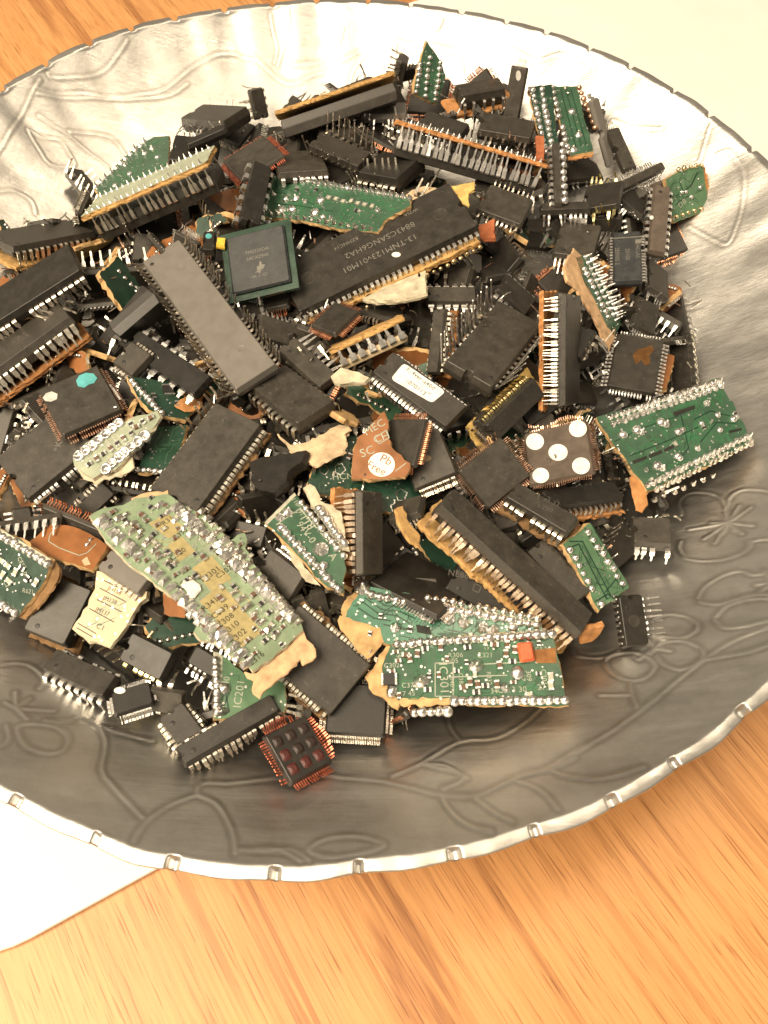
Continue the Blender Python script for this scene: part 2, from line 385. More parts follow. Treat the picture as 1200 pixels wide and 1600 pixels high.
def lettering(root, txt, x, y, size, rot, mat, z):
    cu = bpy.data.curves.new('lettering', 'FONT'); cu.body = txt; cu.size = size * S * .84; cu.align_x = 'CENTER'; cu.align_y = 'CENTER'
    cu.space_character = 1.05; cu.resolution_u = 3; cu.materials.append(MATS[mat])
    t = bpy.data.objects.new('lettering', cu); me = bpy.data.meshes.new_from_object(t); bpy.data.objects.remove(t); bpy.data.curves.remove(cu)
    return obj('lettering', me, root, (x, y, z), math.radians(rot))

# ------------------------------------------------------------------ tables: pieces placed in the bowl (millimetres, quaternion)
DATA=[
{'n': 'long_chip', 'k': 'dip', 'lab': 'very long black chip with grey part number and golden board edge', 'cat': 'chip', 'P': [11.65, 18.07, 60.77], 'Q': [0.2086, 0.1086, 0.0353, -0.9713], 'L': 57.03, 'W': 19.89, 'T': 4.2, 'pins': {'n': 32, 'style': 'j', 'sides': 'np', 'ln': 2.6, 'm': 'tin', 'w': 0.95}, 'board': {'m': 'fibre_gold', 'mx': -1.0, 'my': 1.9, 'z': -3.9, 'th': 1.6}, 'marks': [((-21, -0.3), 2.3), ((21.5, -0.3), 2.3)], 'text': [('13-TNM123v01M01', 0, 3.3, 3.3, 0, 'ink_grey', 0.03), ('8843CSANG6HA2', -2, -1.2, 3.3, 0, 'ink_grey', 0.03), ('WZIA', -14, -5.6, 2.0, 0, 'ink_grey', 0.03), ('BZMNC14', 7, -5.6, 2.0, 0, 'ink_grey', 0.03)], 'polys': [([(-27.49, -8.53), (-30.22, -8.14), (-34.88, -6.13), (-33.54, -3.82), (-31.76, -3.58), (-29.39, 0.87), (-28.62, -1.37), (-28.95, -4.62)], 'fibre_yellow', -1.0, 1.2, 'torn_flap')], 'dots': [([(-5.03, 7.06), (-5.1, 6.77), (-5.04, 6.43), (-4.88, 6.09), (-4.63, 5.77), (-4.3, 5.51), (-3.94, 5.33), (-3.58, 5.25), (-3.25, 5.28), (-2.99, 5.41), (-2.82, 5.64), (-2.76, 5.93), (-2.81, 6.27), (-2.98, 6.61), (-3.23, 6.93), (-3.55, 7.19), (-3.91, 7.37), (-4.28, 7.45), (-4.6, 7.42), (-4.86, 7.29)], 'ink_white')], 'rows': [(27.34, 14.98, -27.05, 12.69, 26, 'ball', 'solder_gold', 0.75, -5.6)]},
{'n': 'long_chip', 'k': 'dip', 'lab': 'plain grey long chip with two rows of upright pins and no printing', 'cat': 'chip', 'P': [-33.77, -9.27, 61.73], 'Q': [0.8826, 0.079, -0.0477, -0.4609], 'L': 56.2, 'W': 12.83, 'T': 3.8, 'm': 'grey_body', 'pins': {'n': 32, 'style': 'up', 'sides': 'np', 'ln': 4.2, 'm': 'tin_dark', 'w': 0.8}, 'marks': [((-18, 1.5), 1.2), ((17.5, 1.5), 1.2)]},
{'n': 'square_chip', 'k': 'bga', 'lab': 'square green chip with grey moulded top and emblem beside the very long chip', 'cat': 'chip', 'P': [-21.6, 11.21, 61.19], 'Q': [0.9789, 0.1576, -0.111, 0.0681], 'L': 21.1, 'W': 21.85, 'T': 1.3, 'text': [('TMS320DA', 0, 2.6, 1.7, 0, 'ink_grey', 0.03), ('54CAZ9W', 0, 0.6, 1.7, 0, 'ink_grey', 0.03), ('4K-1 G1', 0, -5.2, 1.6, 0, 'ink_grey', 0.03)], 'polys': [([(-1.5, -3.9), (-0.6, -3.7), (-0.5, -2.3), (0.2, -2.2), (0.4, -0.9), (0.9, -1.0), (1.0, -2.0), (1.9, -2.2), (1.4, -3.3), (0.6, -3.6), (0.2, -4.6), (-0.5, -4.1)], 'ink_grey', 0, 0.04, 'emblem')]},
{'n': 'chip_on_board', 'k': 'dip', 'lab': 'worn grey-black chip with curled leads on torn tan board', 'cat': 'chip', 'P': [-8.76, -35.3, 59.92], 'Q': [0.9068, -0.0633, -0.0926, -0.4064], 'L': 21.97, 'W': 12.17, 'T': 4.2, 'm': 'worn_body', 'pins': {'n': 10, 'style': 'j', 'sides': 'np', 'ln': 3.4, 'm': 'tin_warm', 'w': 1.15}, 'marks': [((5, -1), 1.5)], 'polys': [([(5.12, -8.97), (10.64, -9.13), (12.59, -6.0), (13.67, -0.81), (13.81, 4.17), (15.47, 5.74), (17.19, 4.79), (17.85, 2.85), (19.66, 2.03), (22.37, -1.3), (22.0, -3.19), (21.53, -5.78), (21.37, -8.97), (17.0, -9.24), (12.86, -10.13)], 'fibre_pale', -5.2, 1.6, 'torn_board')]},
{'n': 'labelled_chip', 'k': 'dip', 'lab': 'black chip wearing a white paper sticker with printed code', 'cat': 'chip', 'P': [24.43, -33.18, 60.21], 'Q': [0.942, 0.031, 0.0441, -0.3312], 'L': 25.34, 'W': 9.3, 'T': 3.6, 'pins': {'n': 20, 'style': 'j', 'sides': 'np', 'ln': 2.6, 'm': 'tin', 'w': 0.8}, 'text': [('1_4ver-a40d', -1.64, 2.45, 2.1, 0, 'ink_black', 0.17), ('-070113', -0.76, -0.49, 2.1, 0, 'ink_black', 0.17)], 'polys': [([(-7.42, -2.11), (-7.04, -2.56), (-6.42, -2.79), (4.26, -1.41), (4.93, -1.18), (5.3, -0.58), (5.62, 2.75), (5.5, 3.44), (4.77, 3.83), (-6.7, 3.34), (-7.58, 3.07), (-7.88, 2.38)], 'paper', 0.02, 0.12, 'sticker')]},
{'n': 'long_chip', 'k': 'dip', 'lab': 'black chip lying on its back with long straight pins along both edges', 'cat': 'chip', 'P': [44.91, -17.0, 60.52], 'Q': [0.8662, 0.0065, 0.0986, 0.4898], 'L': 31.97, 'W': 14.42, 'T': 4.2, 'pins': {'n': 14, 'style': 'up', 'sides': 'np', 'ln': 8, 'm': 'tin', 'w': 1.0}},
{'n': 'square_chip', 'k': 'qfp', 'lab': 'square brown chip painted with five white dots', 'cat': 'chip', 'P': [59.89, -48.64, 55.39], 'Q': [0.9795, -0.0142, -0.2006, 0.0132], 'L': 16.73, 'W': 16.58, 'T': 2.4, 'm': 'brown_body', 'leads': {'n': 26, 'style': 'curl', 'm': 'copper_tin'}, 'dots': [([(-3.12, 4.04), (-3.15, 4.87), (-3.4, 5.69), (-3.85, 6.42), (-4.46, 6.98), (-5.16, 7.32), (-5.89, 7.4), (-6.57, 7.21), (-7.14, 6.77), (-7.54, 6.13), (-7.73, 5.35), (-7.69, 4.51), (-7.43, 3.68), (-6.98, 2.97), (-6.37, 2.42), (-5.67, 2.09), (-4.95, 2.02), (-4.28, 2.21), (-3.72, 2.64), (-3.32, 3.27)], 'ink_white'), ([(8.04, 4.91), (8.03, 5.73), (7.81, 6.55), (7.4, 7.26), (6.83, 7.82), (6.16, 8.15), (5.45, 8.23), (4.78, 8.04), (4.22, 7.61), (3.82, 6.98), (3.61, 6.21), (3.62, 5.38), (3.86, 4.57), (4.28, 3.86), (4.85, 3.31), (5.52, 2.99), (6.21, 2.92), (6.87, 3.11), (7.43, 3.53), (7.83, 4.15)], 'ink_white'), ([(2.43, -0.97), (2.41, -0.16), (2.16, 0.64), (1.69, 1.35), (1.07, 1.9), (0.34, 2.24), (-0.41, 2.32), (-1.13, 2.15), (-1.72, 1.73), (-2.14, 1.11), (-2.34, 0.36), (-2.31, -0.46), (-2.04, -1.26), (-1.57, -1.96), (-0.95, -2.5), (-0.22, -2.82), (0.52, -2.9), (1.22, -2.72), (1.81, -2.32), (2.23, -1.71)], 'ink_white'), ([(-2.92, -6.62), (-2.95, -5.89), (-3.17, -5.18), (-3.58, -4.55), (-4.13, -4.07), (-4.76, -3.78), (-5.42, -3.72), (-6.03, -3.9), (-6.55, -4.29), (-6.91, -4.85), (-7.08, -5.54), (-7.05, -6.27), (-6.81, -6.99), (-6.4, -7.61), (-5.85, -8.08), (-5.22, -8.36), (-4.57, -8.41), (-3.97, -8.24), (-3.46, -7.86), (-3.1, -7.3)], 'ink_white'), ([(7.36, -6.43), (7.36, -5.65), (7.14, -4.89), (6.74, -4.22), (6.18, -3.71), (5.53, -3.4), (4.84, -3.34), (4.19, -3.53), (3.64, -3.94), (3.25, -4.55), (3.05, -5.28), (3.07, -6.07), (3.29, -6.83), (3.7, -7.49), (4.26, -8.0), (4.91, -8.29), (5.59, -8.34), (6.23, -8.16), (6.77, -7.75), (7.16, -7.15)], 'ink_white')]},
{'n': 'board_fragment', 'k': 'board', 'lab': 'green board fragment with double rows of solder tips by the bowl wall', 'cat': 'circuit board', 'P': [95.88, -35.3, 46.92], 'Q': [0.9691, 0.0784, 0.0405, 0.2304], 'L': 38.64, 'W': 21.16, 'm': 'mask_green', 'under': {'T': 4.5, 'z': -2.2, 'm': 'black_body', 'mx': -2, 'my': -1.5}, 'auto': (8, 0), 'text': [('1', -19.34, 8.81, 2, 75, 'ink_dark', 0.05), ('OV20', -19.9, -2.0, 2.6, 110, 'ink_dark', 0.05), ('1 C 21 18 ID 12', -1.48, 1.84, 2.0, 100, 'ink_dark', 0.05), ('18 17 D1', -8.94, 0.19, 2.0, 100, 'ink_dark', 0.05)], 'polys': [([(1.48, 5.76), (8.48, 5.41), (7.98, 4.31), (1.06, 4.43)], 'slot_black', 0.02, 0.05, 'slot'), ([(-17.38, -2.6), (-12.9, -2.76), (-13.25, -3.63), (-17.55, -3.54)], 'slot_black', 0.02, 0.05, 'slot'), ([(-12.3, -2.79), (-7.94, -2.88), (-8.29, -3.77), (-12.48, -3.74)], 'slot_black', 0.02, 0.05, 'slot'), ([(-7.32, -2.92), (-2.87, -2.62), (-3.23, -3.51), (-7.51, -3.87)], 'slot_black', 0.02, 0.05, 'slot'), ([(13.23, -4.97), (17.21, -5.67), (17.04, -6.24), (13.13, -5.77)], 'slot_black', 0.02, 0.05, 'slot'), ([(-19.87, -6.61), (-17.39, -6.61), (-15.94, -7.59), (-15.42, -9.39), (-18.59, -12.46), (-19.54, -14.62), (-22.1, -16.09), (-23.26, -15.04), (-21.82, -11.74), (-21.01, -9.12)], 'fibre_orange', -0.9, 1.0, 'torn_flap')], 'rows': [(-16.36, 10.98, 19.38, 9.31, 20, 'cone', 'solder', 1.1, 0), (-16.54, 8.96, 19.15, 7.63, 20, 'cone', 'solder', 1.1, 0), (-17.21, -10.26, 17.46, -8.52, 20, 'cone', 'solder', 1.1, 0), (-17.21, -12.23, 17.59, -10.26, 20, 'cone', 'solder_dark', 1.05, -0.6), (-16.27, -13.99, 2.91, -14.33, 7, 'cone', 'solder_dark', 0.9, -2.4)], 'blobs': [(-15.85, 4.96, 1.3), (-11.3, 4.84, 1.5), (-10.43, 3.87, 1.3), (-3.55, 4.32, 1.3), (-2.56, 3.52, 1.3), (-0.52, -0.0, 1.2), (0.84, 0.09, 1.0), (7.14, -0.26, 0.9), (12.36, 4.56, 1.2), (11.07, -3.91, 0.9), (1.91, -6.16, 1.0), (-4.93, -6.12, 1.2), (-4.57, -6.88, 1.1), (-11.7, -6.48, 1.4), (-10.73, -7.26, 1.2), (13.29, 0.33, 0.9), (-15.24, -6.47, 0.8), (16.72, -2.5, 1.1), (17.77, -2.27, 1.0)], 'lines': [[(3.67, 5.77), (-0.48, -5.21), (-5.33, -7.39)], [(6.01, 1.66), (11.86, 2.17), (16.24, -1.24)], [(3.86, -4.85), (11.56, -1.56), (16.61, -3.95)], [(-19.04, 4.16), (-10.25, 4.84), (2.21, 4.2)], [(-17.08, -1.1), (-5.55, -1.15), (5.43, -0.86)]], 'lm': 'mask_green_dark', 'poly': [(-20.08, 12.43), (-16.35, 12.03), (-6.22, 11.29), (6.46, 10.73), (20.46, 10.23), (19.98, 8.19), (19.16, 3.68), (19.88, 2.1), (18.95, -1.22), (18.56, -5.99), (18.17, -8.8), (17.94, -10.39), (7.02, -11.48), (-3.85, -11.63), (-12.28, -11.65), (-18.2, -11.83), (-18.09, -8.72), (-18.85, -5.63), (-18.84, -1.61), (-19.87, 4.49)]},
{'n': 'board_fragment', 'k': 'board', 'lab': 'large torn pale green board fragment crowded with parts numbers and solder pads', 'cat': 'circuit board', 'P': [-24.7, -86.7, 56.83], 'Q': [0.9172, -0.0119, 0.0588, 0.3938], 'L': 17.41, 'W': 54.76, 'm': 'mask_mint', 'auto': (85, 0), 'text': [('R31', 2.9, 17.82, 2.2, 0, 'ink_dark', 0.1), ('R330', 2.91, 12.99, 2.0, 0, 'ink_dark', 0.1), ('C320', -0.99, 8.92, 2.2, 0, 'ink_dark', 0.1), ('C331', -3.46, 2.01, 2.2, 0, 'ink_dark', 0.1), ('TP301', 1.02, -0.22, 2.5, 0, 'ink_dark', 0.1), ('C307', 3.83, -1.84, 2.2, 0, 'ink_dark', 0.1), ('R341', -3.76, -6.14, 2.4, 0, 'ink_dark', 0.1), ('C309', -3.31, -9.16, 2.4, 0, 'ink_dark', 0.1), ('C308', -3.89, -11.64, 2.4, 0, 'ink_dark', 0.1), ('C310', -4.26, -13.86, 2.4, 0, 'ink_dark', 0.1), ('R302', -4.22, -16.43, 2.4, 0, 'ink_dark', 0.1), ('C306', -3.98, -18.74, 2.0, 0, 'ink_dark', 0.1), ('C314', 1.57, -19.62, 2.0, 0, 'ink_dark', 0.1), ('C316', -4.91, -23.25, 2.2, 0, 'ink_dark', 0.1)], 'polys': [([(0.71, 29.09), (4.45, 27.83), (8.47, 25.1), (7.42, 23.23), (3.55, 24.12), (-0.27, 25.99)], 'fibre_peach', -0.6, 1.0, 'torn_flap'), ([(-8.47, -23.61), (-6.85, -25.51), (0.38, -25.66), (7.66, -25.21), (6.81, -26.98), (7.02, -28.86), (5.55, -31.68), (3.89, -31.4), (2.05, -30.92), (2.65, -29.42), (0.61, -30.0), (-3.02, -29.48), (-5.99, -29.52), (-9.68, -29.63), (-9.73, -27.61), (-8.4, -26.47)], 'fibre_peach', -0.9, 1.2, 'torn_flap'), ([(-0.88, 20.19), (4.23, 19.57), (4.69, 13.34), (0.05, 13.62)], 'print_yellow', 0.02, 0.04, 'print_patch'), ([(-1.24, 12.42), (2.69, 12.23), (2.5, 6.74), (-2.05, 7.1)], 'print_yellow', 0.02, 0.04, 'print_patch'), ([(-0.94, 3.81), (4.48, 3.58), (4.05, -4.31), (-1.5, -3.79)], 'print_yellow', 0.02, 0.04, 'print_patch'), ([(-5.04, -4.1), (1.47, -3.79), (0.32, -19.33), (-5.39, -19.11)], 'print_yellow', 0.02, 0.04, 'print_patch'), ([(-5.24, 1.6), (-2.82, 0.75), (-2.99, -2.22), (-6.31, -2.29)], 'ink_white', 0.75, 1.2, 'white_patch')], 'rows': [(-8.61, 27.97, -6.32, -22.35, 23, 'pad', 'solder', 1.55, 0), (6.95, 19.16, 7.47, -21.15, 21, 'pad', 'solder', 1.5, 0), (10.58, 14.48, 7.89, -22.83, 17, 'pad', 'solder_dark', 1.2, 0), (-3.58, 25.47, -2.82, 1.43, 9, 'pad', 'solder_dark', 1.0, 0), (9.36, 4.4, 7.7, -17.43, 9, 'pad', 'solder', 1.1, 0), (-5.15, 28.31, -4.2, 8.56, 9, 'pad', 'solder_dark', 1.1, 0), (4.23, 22.53, 4.69, 10.94, 5, 'pad', 'solder', 1.2, 0), (8.48, 7.57, 8.81, -11.77, 8, 'pad', 'solder_dark', 1.2, 0), (-8.29, -5.48, -7.5, -22.89, 8, 'pad', 'solder', 1.3, 0), (2.13, -7.52, 1.79, -21.94, 7, 'pad', 'solder_dark', 1.2, 0)], 'smd': [(-0.69, 22.92, 1), (-5.37, 28.01, 1), (-4.44, 24.28, 0), (-1.94, 16.82, 0), (-4.74, 16.0, 0), (6.48, 13.2, 1), (6.25, 8.6, 1), (5.8, 4.74, 0), (-4.45, 11.55, 1), (-4.17, 7.17, 0), (2.73, 4.21, 1), (6.88, -3.21, 1), (6.22, -6.72, 0), (2.98, -6.5, 0), (4.92, -10.93, 1), (4.71, -13.83, 0), (4.5, -16.7, 0), (5.13, -19.45, 1), (1.1, -12.31, 0), (1.13, -15.79, 1), (-0.69, -21.35, 0), (2.2, -21.48, 0), (-1.25, -6.66, 1), (-1.56, 1.64, 0), (-2.52, 10.75, 0), (6.02, 2.67, 0), (6.01, -0.58, 1), (-3.95, 20.98, 1), (2.2, 23.32, 0)], 'lines': [[(-3.68, 17.41), (-0.81, 12.98), (2.69, 12.71)], [(-3.87, 15.22), (-1.23, 11.0), (1.82, 10.63)], [(7.39, 14.35), (7.36, 7.14), (8.91, 3.86)], [(2.08, 2.94), (7.57, 2.69), (8.88, -0.82)], [(3.18, -0.34), (3.21, -11.59)]], 'lm': 'print_yellow', 'poly': [(-9.75, 30.9), (-7.82, 31.14), (-4.74, 29.9), (-2.29, 28.25), (1.28, 28.1), (7.65, 24.03), (8.1, 21.13), (9.22, 16.67), (10.78, 11.36), (10.75, 7.5), (9.81, 4.01), (12.76, 3.79), (14.35, 3.34), (13.64, 1.56), (11.58, 0.06), (11.32, -2.54), (10.19, -4.78), (9.95, -6.88), (9.69, -11.66), (9.44, -15.03), (9.2, -19.23), (8.96, -21.65), (7.24, -24.82), (4.92, -25.24), (0.58, -25.44), (-3.28, -25.17), (-7.26, -24.73), (-7.12, -22.44), (-8.36, -20.07), (-8.04, -16.67), (-8.9, -13.8), (-10.95, -11.5), (-10.41, -9.06), (-8.43, -8.35), (-8.1, -4.79), (-8.19, -0.81), (-9.11, 3.54), (-9.64, 8.47), (-10.79, 13.11), (-10.72, 18.53), (-10.65, 24.07)]},
{'n': 'board_fragment', 'k': 'board', 'lab': 'rectangular green board fragment lettered IC301 at the front of the pile', 'cat': 'circuit board', 'P': [37.98, -104.29, 47.45], 'Q': [0.9977, 0.0601, -0.0126, 0.029], 'L': 38.84, 'W': 16.22, 'm': 'mask_green', 'auto': (24, 0), 'text': [('IC301', -7.6, -1.63, 3.4, -90, 'ink_pale', 0.06), ('R306', -4.44, 3.58, 1.9, 0, 'ink_pale', 0.06), ('C305', -5.71, 2.29, 1.9, 0, 'ink_pale', 0.06), ('C302', -19.33, 1.8, 1.9, 0, 'ink_pale', 0.06), ('C375', -15.43, -2.92, 1.9, 0, 'ink_pale', 0.06), ('47 45', -16.11, -4.78, 1.9, 0, 'ink_pale', 0.06), ('C321', 2.36, 3.3, 1.9, 0, 'ink_pale', 0.06), ('C373 30', 7.77, -4.88, 2.2, 0, 'ink_pale', 0.06), ('27', 14.51, -4.57, 2.2, 0, 'ink_pale', 0.06), ('34', 3.68, -5.0, 1.9, 0, 'ink_pale', 0.06), ('C396', -17.73, 4.42, 1.7, -90, 'ink_pale', 0.06), ('15', 2.81, 5.09, 1.6, 0, 'ink_pale', 0.06), ('C3 24', 15.8, 4.25, 1.6, 0, 'ink_pale', 0.06), ('309', 11.89, -1.84, 1.9, -90, 'ink_pale', 0.06), ('307', 10.43, -1.78, 1.9, -90, 'ink_pale', 0.06), ('C340', -5.72, -2.0, 1.7, -90, 'ink_pale', 0.06), ('C38', -3.65, -1.79, 1.7, -90, 'ink_pale', 0.06), ('C301', 15.36, -2.27, 1.9, -90, 'ink_pale', 0.06), ('R332', 2.78, -2.05, 1.7, -90, 'ink_pale', 0.06)], 'polys': [([(-25.0, -0.34), (-22.54, 2.82), (-21.25, 5.47), (-19.4, 7.21), (-18.84, 6.28), (-20.47, 2.74), (-21.16, 0.1), (-19.57, -4.06), (-17.64, -6.45), (-18.86, -7.83), (-21.1, -6.02), (-23.64, -3.61)], 'fibre_tan', -0.4, 1.4, 'torn_edge'), ([(-17.6, -5.59), (-6.6, -6.32), (-6.68, -7.47), (-12.76, -7.51), (-17.39, -7.32)], 'fibre_tan', 0.02, 0.5, 'torn_edge'), ([(-18.79, 7.49), (18.81, 8.38), (18.91, 6.7), (-18.71, 5.82)], 'print_grey', 0.02, 0.04, 'print_band'), ([(-6.58, -6.03), (19.77, -6.81), (19.87, -8.39), (-6.69, -7.61)], 'print_grey', 0.02, 0.04, 'print_band'), ([(13.4, 4.05), (18.79, 4.43), (18.66, 0.84), (13.96, 1.03)], 'fibre_brown', 0.02, 0.05, 'bare_patch')], 'rows': [(-17.93, 6.7, 18.28, 7.64, 21, 'dome', 'solder', 1.25, 0), (-5.47, -6.8, 19.38, -7.66, 15, 'dome', 'solder', 1.25, 0), (-16.59, -8.78, -7.06, -8.88, 6, 'dome', 'solder', 1.25, -1.0)], 'blobs': [(-12.75, -2.01, 1.9), (-19.57, -4.06, 1.6), (0.1, 1.01, 1.9), (9.32, -1.14, 1.8), (6.38, -4.24, 1.2)], 'smd': [(-15.97, 4.05, 1), (-13.29, 4.24, 1), (-11.45, 5.37, 0), (-7.87, 5.53, 1), (-20.05, -1.42, 3), (-1.64, 5.27, 0), (4.64, 5.62, 1), (7.6, 5.49, 1), (9.26, 4.22, 1), (5.38, 0.79, 1), (-3.22, -3.85, 1), (-1.67, -2.75, 1), (0.03, -3.4, 1), (1.75, -3.76, 0), (-11.41, -4.1, 0), (4.4, -3.58, 1), (16.81, -2.33, 2), (16.58, -4.36, 2), (7.11, 3.41, 1), (-15.13, 3.12, 1), (8.41, 1.56, 0), (-0.4, -5.13, 0)], 'beads': [(11.71, 3.52, 'bead_red')], 'lines': [[(-9.28, 1.98), (-5.15, 1.82), (-5.69, -5.78), (-9.75, -5.62), (-9.28, 1.98)], [(1.0, 1.27), (13.11, 1.37)], [(-5.97, -1.4), (6.93, -1.49)]], 'lm': 'ink_pale', 'poly': [(-19.08, 7.66), (-5.91, 8.03), (6.08, 8.29), (19.0, 8.68), (18.86, 5.03), (19.29, -1.26), (19.63, -5.65), (19.96, -8.82), (13.16, -8.84), (7.46, -8.04), (1.66, -8.23), (-6.95, -7.17), (-15.6, -6.25), (-18.2, -6.14), (-21.22, -1.37), (-21.69, 1.6)]},
{'n': 'board_fragment', 'k': 'board', 'lab': 'bright green board fragment with fine traces tucked behind the IC301 fragment', 'cat': 'circuit board', 'P': [31.42, -93.87, 48.14], 'Q': [0.9965, 0.0367, 0.0222, -0.0724], 'L': 44.36, 'W': 11.14, 'm': 'mask_bright', 'auto': (8, 0), 'polys': [([(-25.35, -2.19), (-22.87, -2.37), (-19.69, -3.05), (-15.65, -3.57), (-14.44, -6.18), (-15.0, -9.07), (-17.01, -11.28), (-19.42, -9.57), (-21.61, -7.5), (-24.11, -5.45)], 'fibre_tan', 0.05, 0.5, 'torn_flap'), ([(-25.17, -1.52), (-24.52, 1.5), (-22.18, 5.54), (-21.46, 5.02), (-23.39, 0.42), (-24.05, -2.59)], 'fibre_tan', 0.02, 0.4, 'torn_edge'), ([(-7.22, -1.06), (-3.87, -1.08), (-3.31, -2.87), (-6.65, -2.86)], 'slot_black', 0.03, 0.05, 'slot')], 'rows': [(-18.81, 4.04, 20.86, 4.14, 21, 'dome', 'solder', 1.25, 0), (-5.52, 6.03, 21.02, 5.78, 14, 'dome', 'solder_dark', 1.0, 0.0)], 'blobs': [(-5.71, 2.1, 1.9), (-0.01, 1.87, 1.8), (3.7, 1.6, 1.8), (8.04, 1.13, 1.7), (10.79, 1.0, 1.6), (15.51, 2.51, 1.3), (-21.28, 5.71, 2.0), (-11.86, -2.56, 1.6)], 'smd': [(-12.11, -2.92, 0), (-8.51, -2.57, 0)], 'lines': [[(-20.65, 2.23), (-16.58, 0.08), (-12.02, 0.28), (-8.75, -1.03)], [(-20.22, 3.28), (-15.85, 1.18), (-11.28, 1.39), (-7.76, 0.43)], [(-19.44, 4.09), (-15.11, 2.29), (-10.23, 2.55), (-1.58, 2.22)], [(-18.65, 4.89), (-14.08, 3.46), (-7.94, 3.63)], [(-21.26, 0.5), (-17.25, -1.33), (-13.3, -1.23)], [(-14.62, -2.43), (-8.51, -2.57)], [(0.37, -0.93), (6.47, -1.07)]], 'lm': 'mask_green_dark', 'poly': [(-22.12, 5.23), (-20.49, 6.52), (-16.05, 6.03), (-8.32, 6.17), (2.54, 5.9), (13.32, 5.96), (21.35, 5.51), (23.88, 0.88), (23.52, -5.71), (1.03, -5.82), (-13.9, -6.7), (-17.04, -6.03), (-20.27, -4.9), (-24.29, -2.95), (-23.63, 0.86)]},
{'n': 'chip_on_board', 'k': 'dip', 'lab': 'long dark chip slanting down with bright copper pins in golden board', 'cat': 'chip', 'P': [48.09, -78.78, 53.68], 'Q': [0.9296, -0.1148, 0.1948, -0.291], 'L': 45.58, 'W': 8.45, 'T': 5, 'm': 'worn_body', 'pins': {'n': 32, 'style': 'down', 'sides': 'n', 'ln': 5.2, 'm': 'tin_copper', 'w': 1.0}, 'board': {'m': 'fibre_gold', 'mx': 0.3, 'my': 1.6, 'z': -7.6, 'th': 1.5}, 'polys': [([(-29.57, -7.86), (-28.79, -5.34), (-25.13, -7.87), (-20.96, -8.76), (-19.43, -11.82), (-21.94, -12.23), (-25.22, -10.84)], 'fibre_gold', -7.4, 1.5, 'torn_board')]},
{'n': 'chip_on_board', 'k': 'dip', 'lab': 'upright narrow chip with a row of wide copper pins beside the Pb Free board', 'cat': 'chip', 'P': [13.47, -73.41, 55.28], 'Q': [0.7019, -0.1512, 0.4284, -0.5486], 'L': 20.61, 'W': 8.28, 'T': 3.6, 'm': 'worn_body', 'pins': {'n': 14, 'style': 'down', 'sides': 'n', 'ln': 5.6, 'm': 'tin_copper', 'w': 1.4}, 'board': {'m': 'fibre_orange', 'mx': 0.6, 'my': 1.9, 'z': -7.0, 'th': 1.3}},
{'n': 'board_fragment', 'k': 'board', 'lab': 'brown board fragment with white Pb Free oval', 'cat': 'circuit board', 'P': [14.93, -50.89, 59.31], 'Q': [0.9938, 0.0989, -0.039, -0.0315], 'L': 14.23, 'W': 15.59, 'm': 'mask_brown', 'text': [('Pb', 1.46, -3.73, 3.6, -25, 'ink_brown', 0.1), ('Free', -0.74, -6.06, 3.2, -25, 'ink_brown', 0.1), ('SC', -3.34, -1.72, 3.8, 25, 'ink_pale', 0.06), ('MEC', -2.12, 4.96, 3.4, 35, 'ink_pale', 0.06), ('CH', -0.12, 2.24, 3.4, 25, 'ink_pale', 0.06)], 'dots': [([(3.77, -4.82), (3.54, -3.83), (3.0, -2.95), (2.21, -2.27), (1.24, -1.84), (0.19, -1.73), (-0.83, -1.94), (-1.73, -2.44), (-2.41, -3.2), (-2.81, -4.12), (-2.89, -5.13), (-2.65, -6.12), (-2.1, -7.0), (-1.3, -7.67), (-0.34, -8.08), (0.7, -8.19), (1.71, -7.99), (2.6, -7.49), (3.28, -6.75), (3.68, -5.83)], 'ink_white')], 'lines': [[(-1.73, 2.17), (1.0, 4.39), (1.8, 2.33), (-0.63, 0.48), (-1.73, 2.17)], [(4.06, -6.51), (6.44, -4.36)]], 'lm': 'ink_pale', 'poly': [(-0.05, 9.66), (1.1, 7.39), (1.43, 5.11), (1.11, 3.0), (2.04, 1.29), (2.31, -0.08), (5.03, -2.37), (7.39, -4.32), (7.79, -5.66), (6.36, -7.75), (1.37, -8.67), (-6.69, -9.22), (-6.73, -5.14), (-6.96, -0.84), (-5.92, 1.99), (-4.42, 3.46)]},
{'n': 'square_chip', 'k': 'qfp', 'lab': 'black square chip with copper leads half under the brown Pb Free board', 'cat': 'chip', 'P': [19.86, -48.6, 58.06], 'Q': [0.9324, 0.1174, -0.3051, -0.1539], 'L': 12.37, 'W': 13.0, 'T': 2, 'leads': {'n': 22, 'style': 'flat', 'm': 'copper'}},
{'n': 'long_chip', 'k': 'dip', 'lab': 'broad black chip with tan pins below the grey chip', 'cat': 'chip', 'P': [-28.81, -53.59, 57.22], 'Q': [0.8625, 0.0041, -0.0611, 0.5024], 'L': 28.94, 'W': 15.03, 'T': 4, 'pins': {'n': 20, 'style': 'j', 'sides': 'np', 'ln': 2.6, 'm': 'tin_warm', 'w': 1.0}, 'board': {'m': 'fibre_dark', 'mx': -0.3, 'my': 1.6, 'z': -3.8, 'th': 1.2}},
{'n': 'long_chip', 'k': 'dip', 'lab': 'wide black chip with small scratched mark under the teal-spotted chip', 'cat': 'chip', 'P': [-72.04, -49.7, 51.39], 'Q': [0.9261, 0.0324, -0.084, 0.3664], 'L': 21.72, 'W': 17.17, 'T': 3.4, 'pins': {'n': 16, 'style': 'j', 'sides': 'np', 'ln': 2.4, 'm': 'tin', 'w': 0.9}, 'text': [('*K', 3.55, -1.31, 3.2, 40, 'ink_grey', 0.03)]},
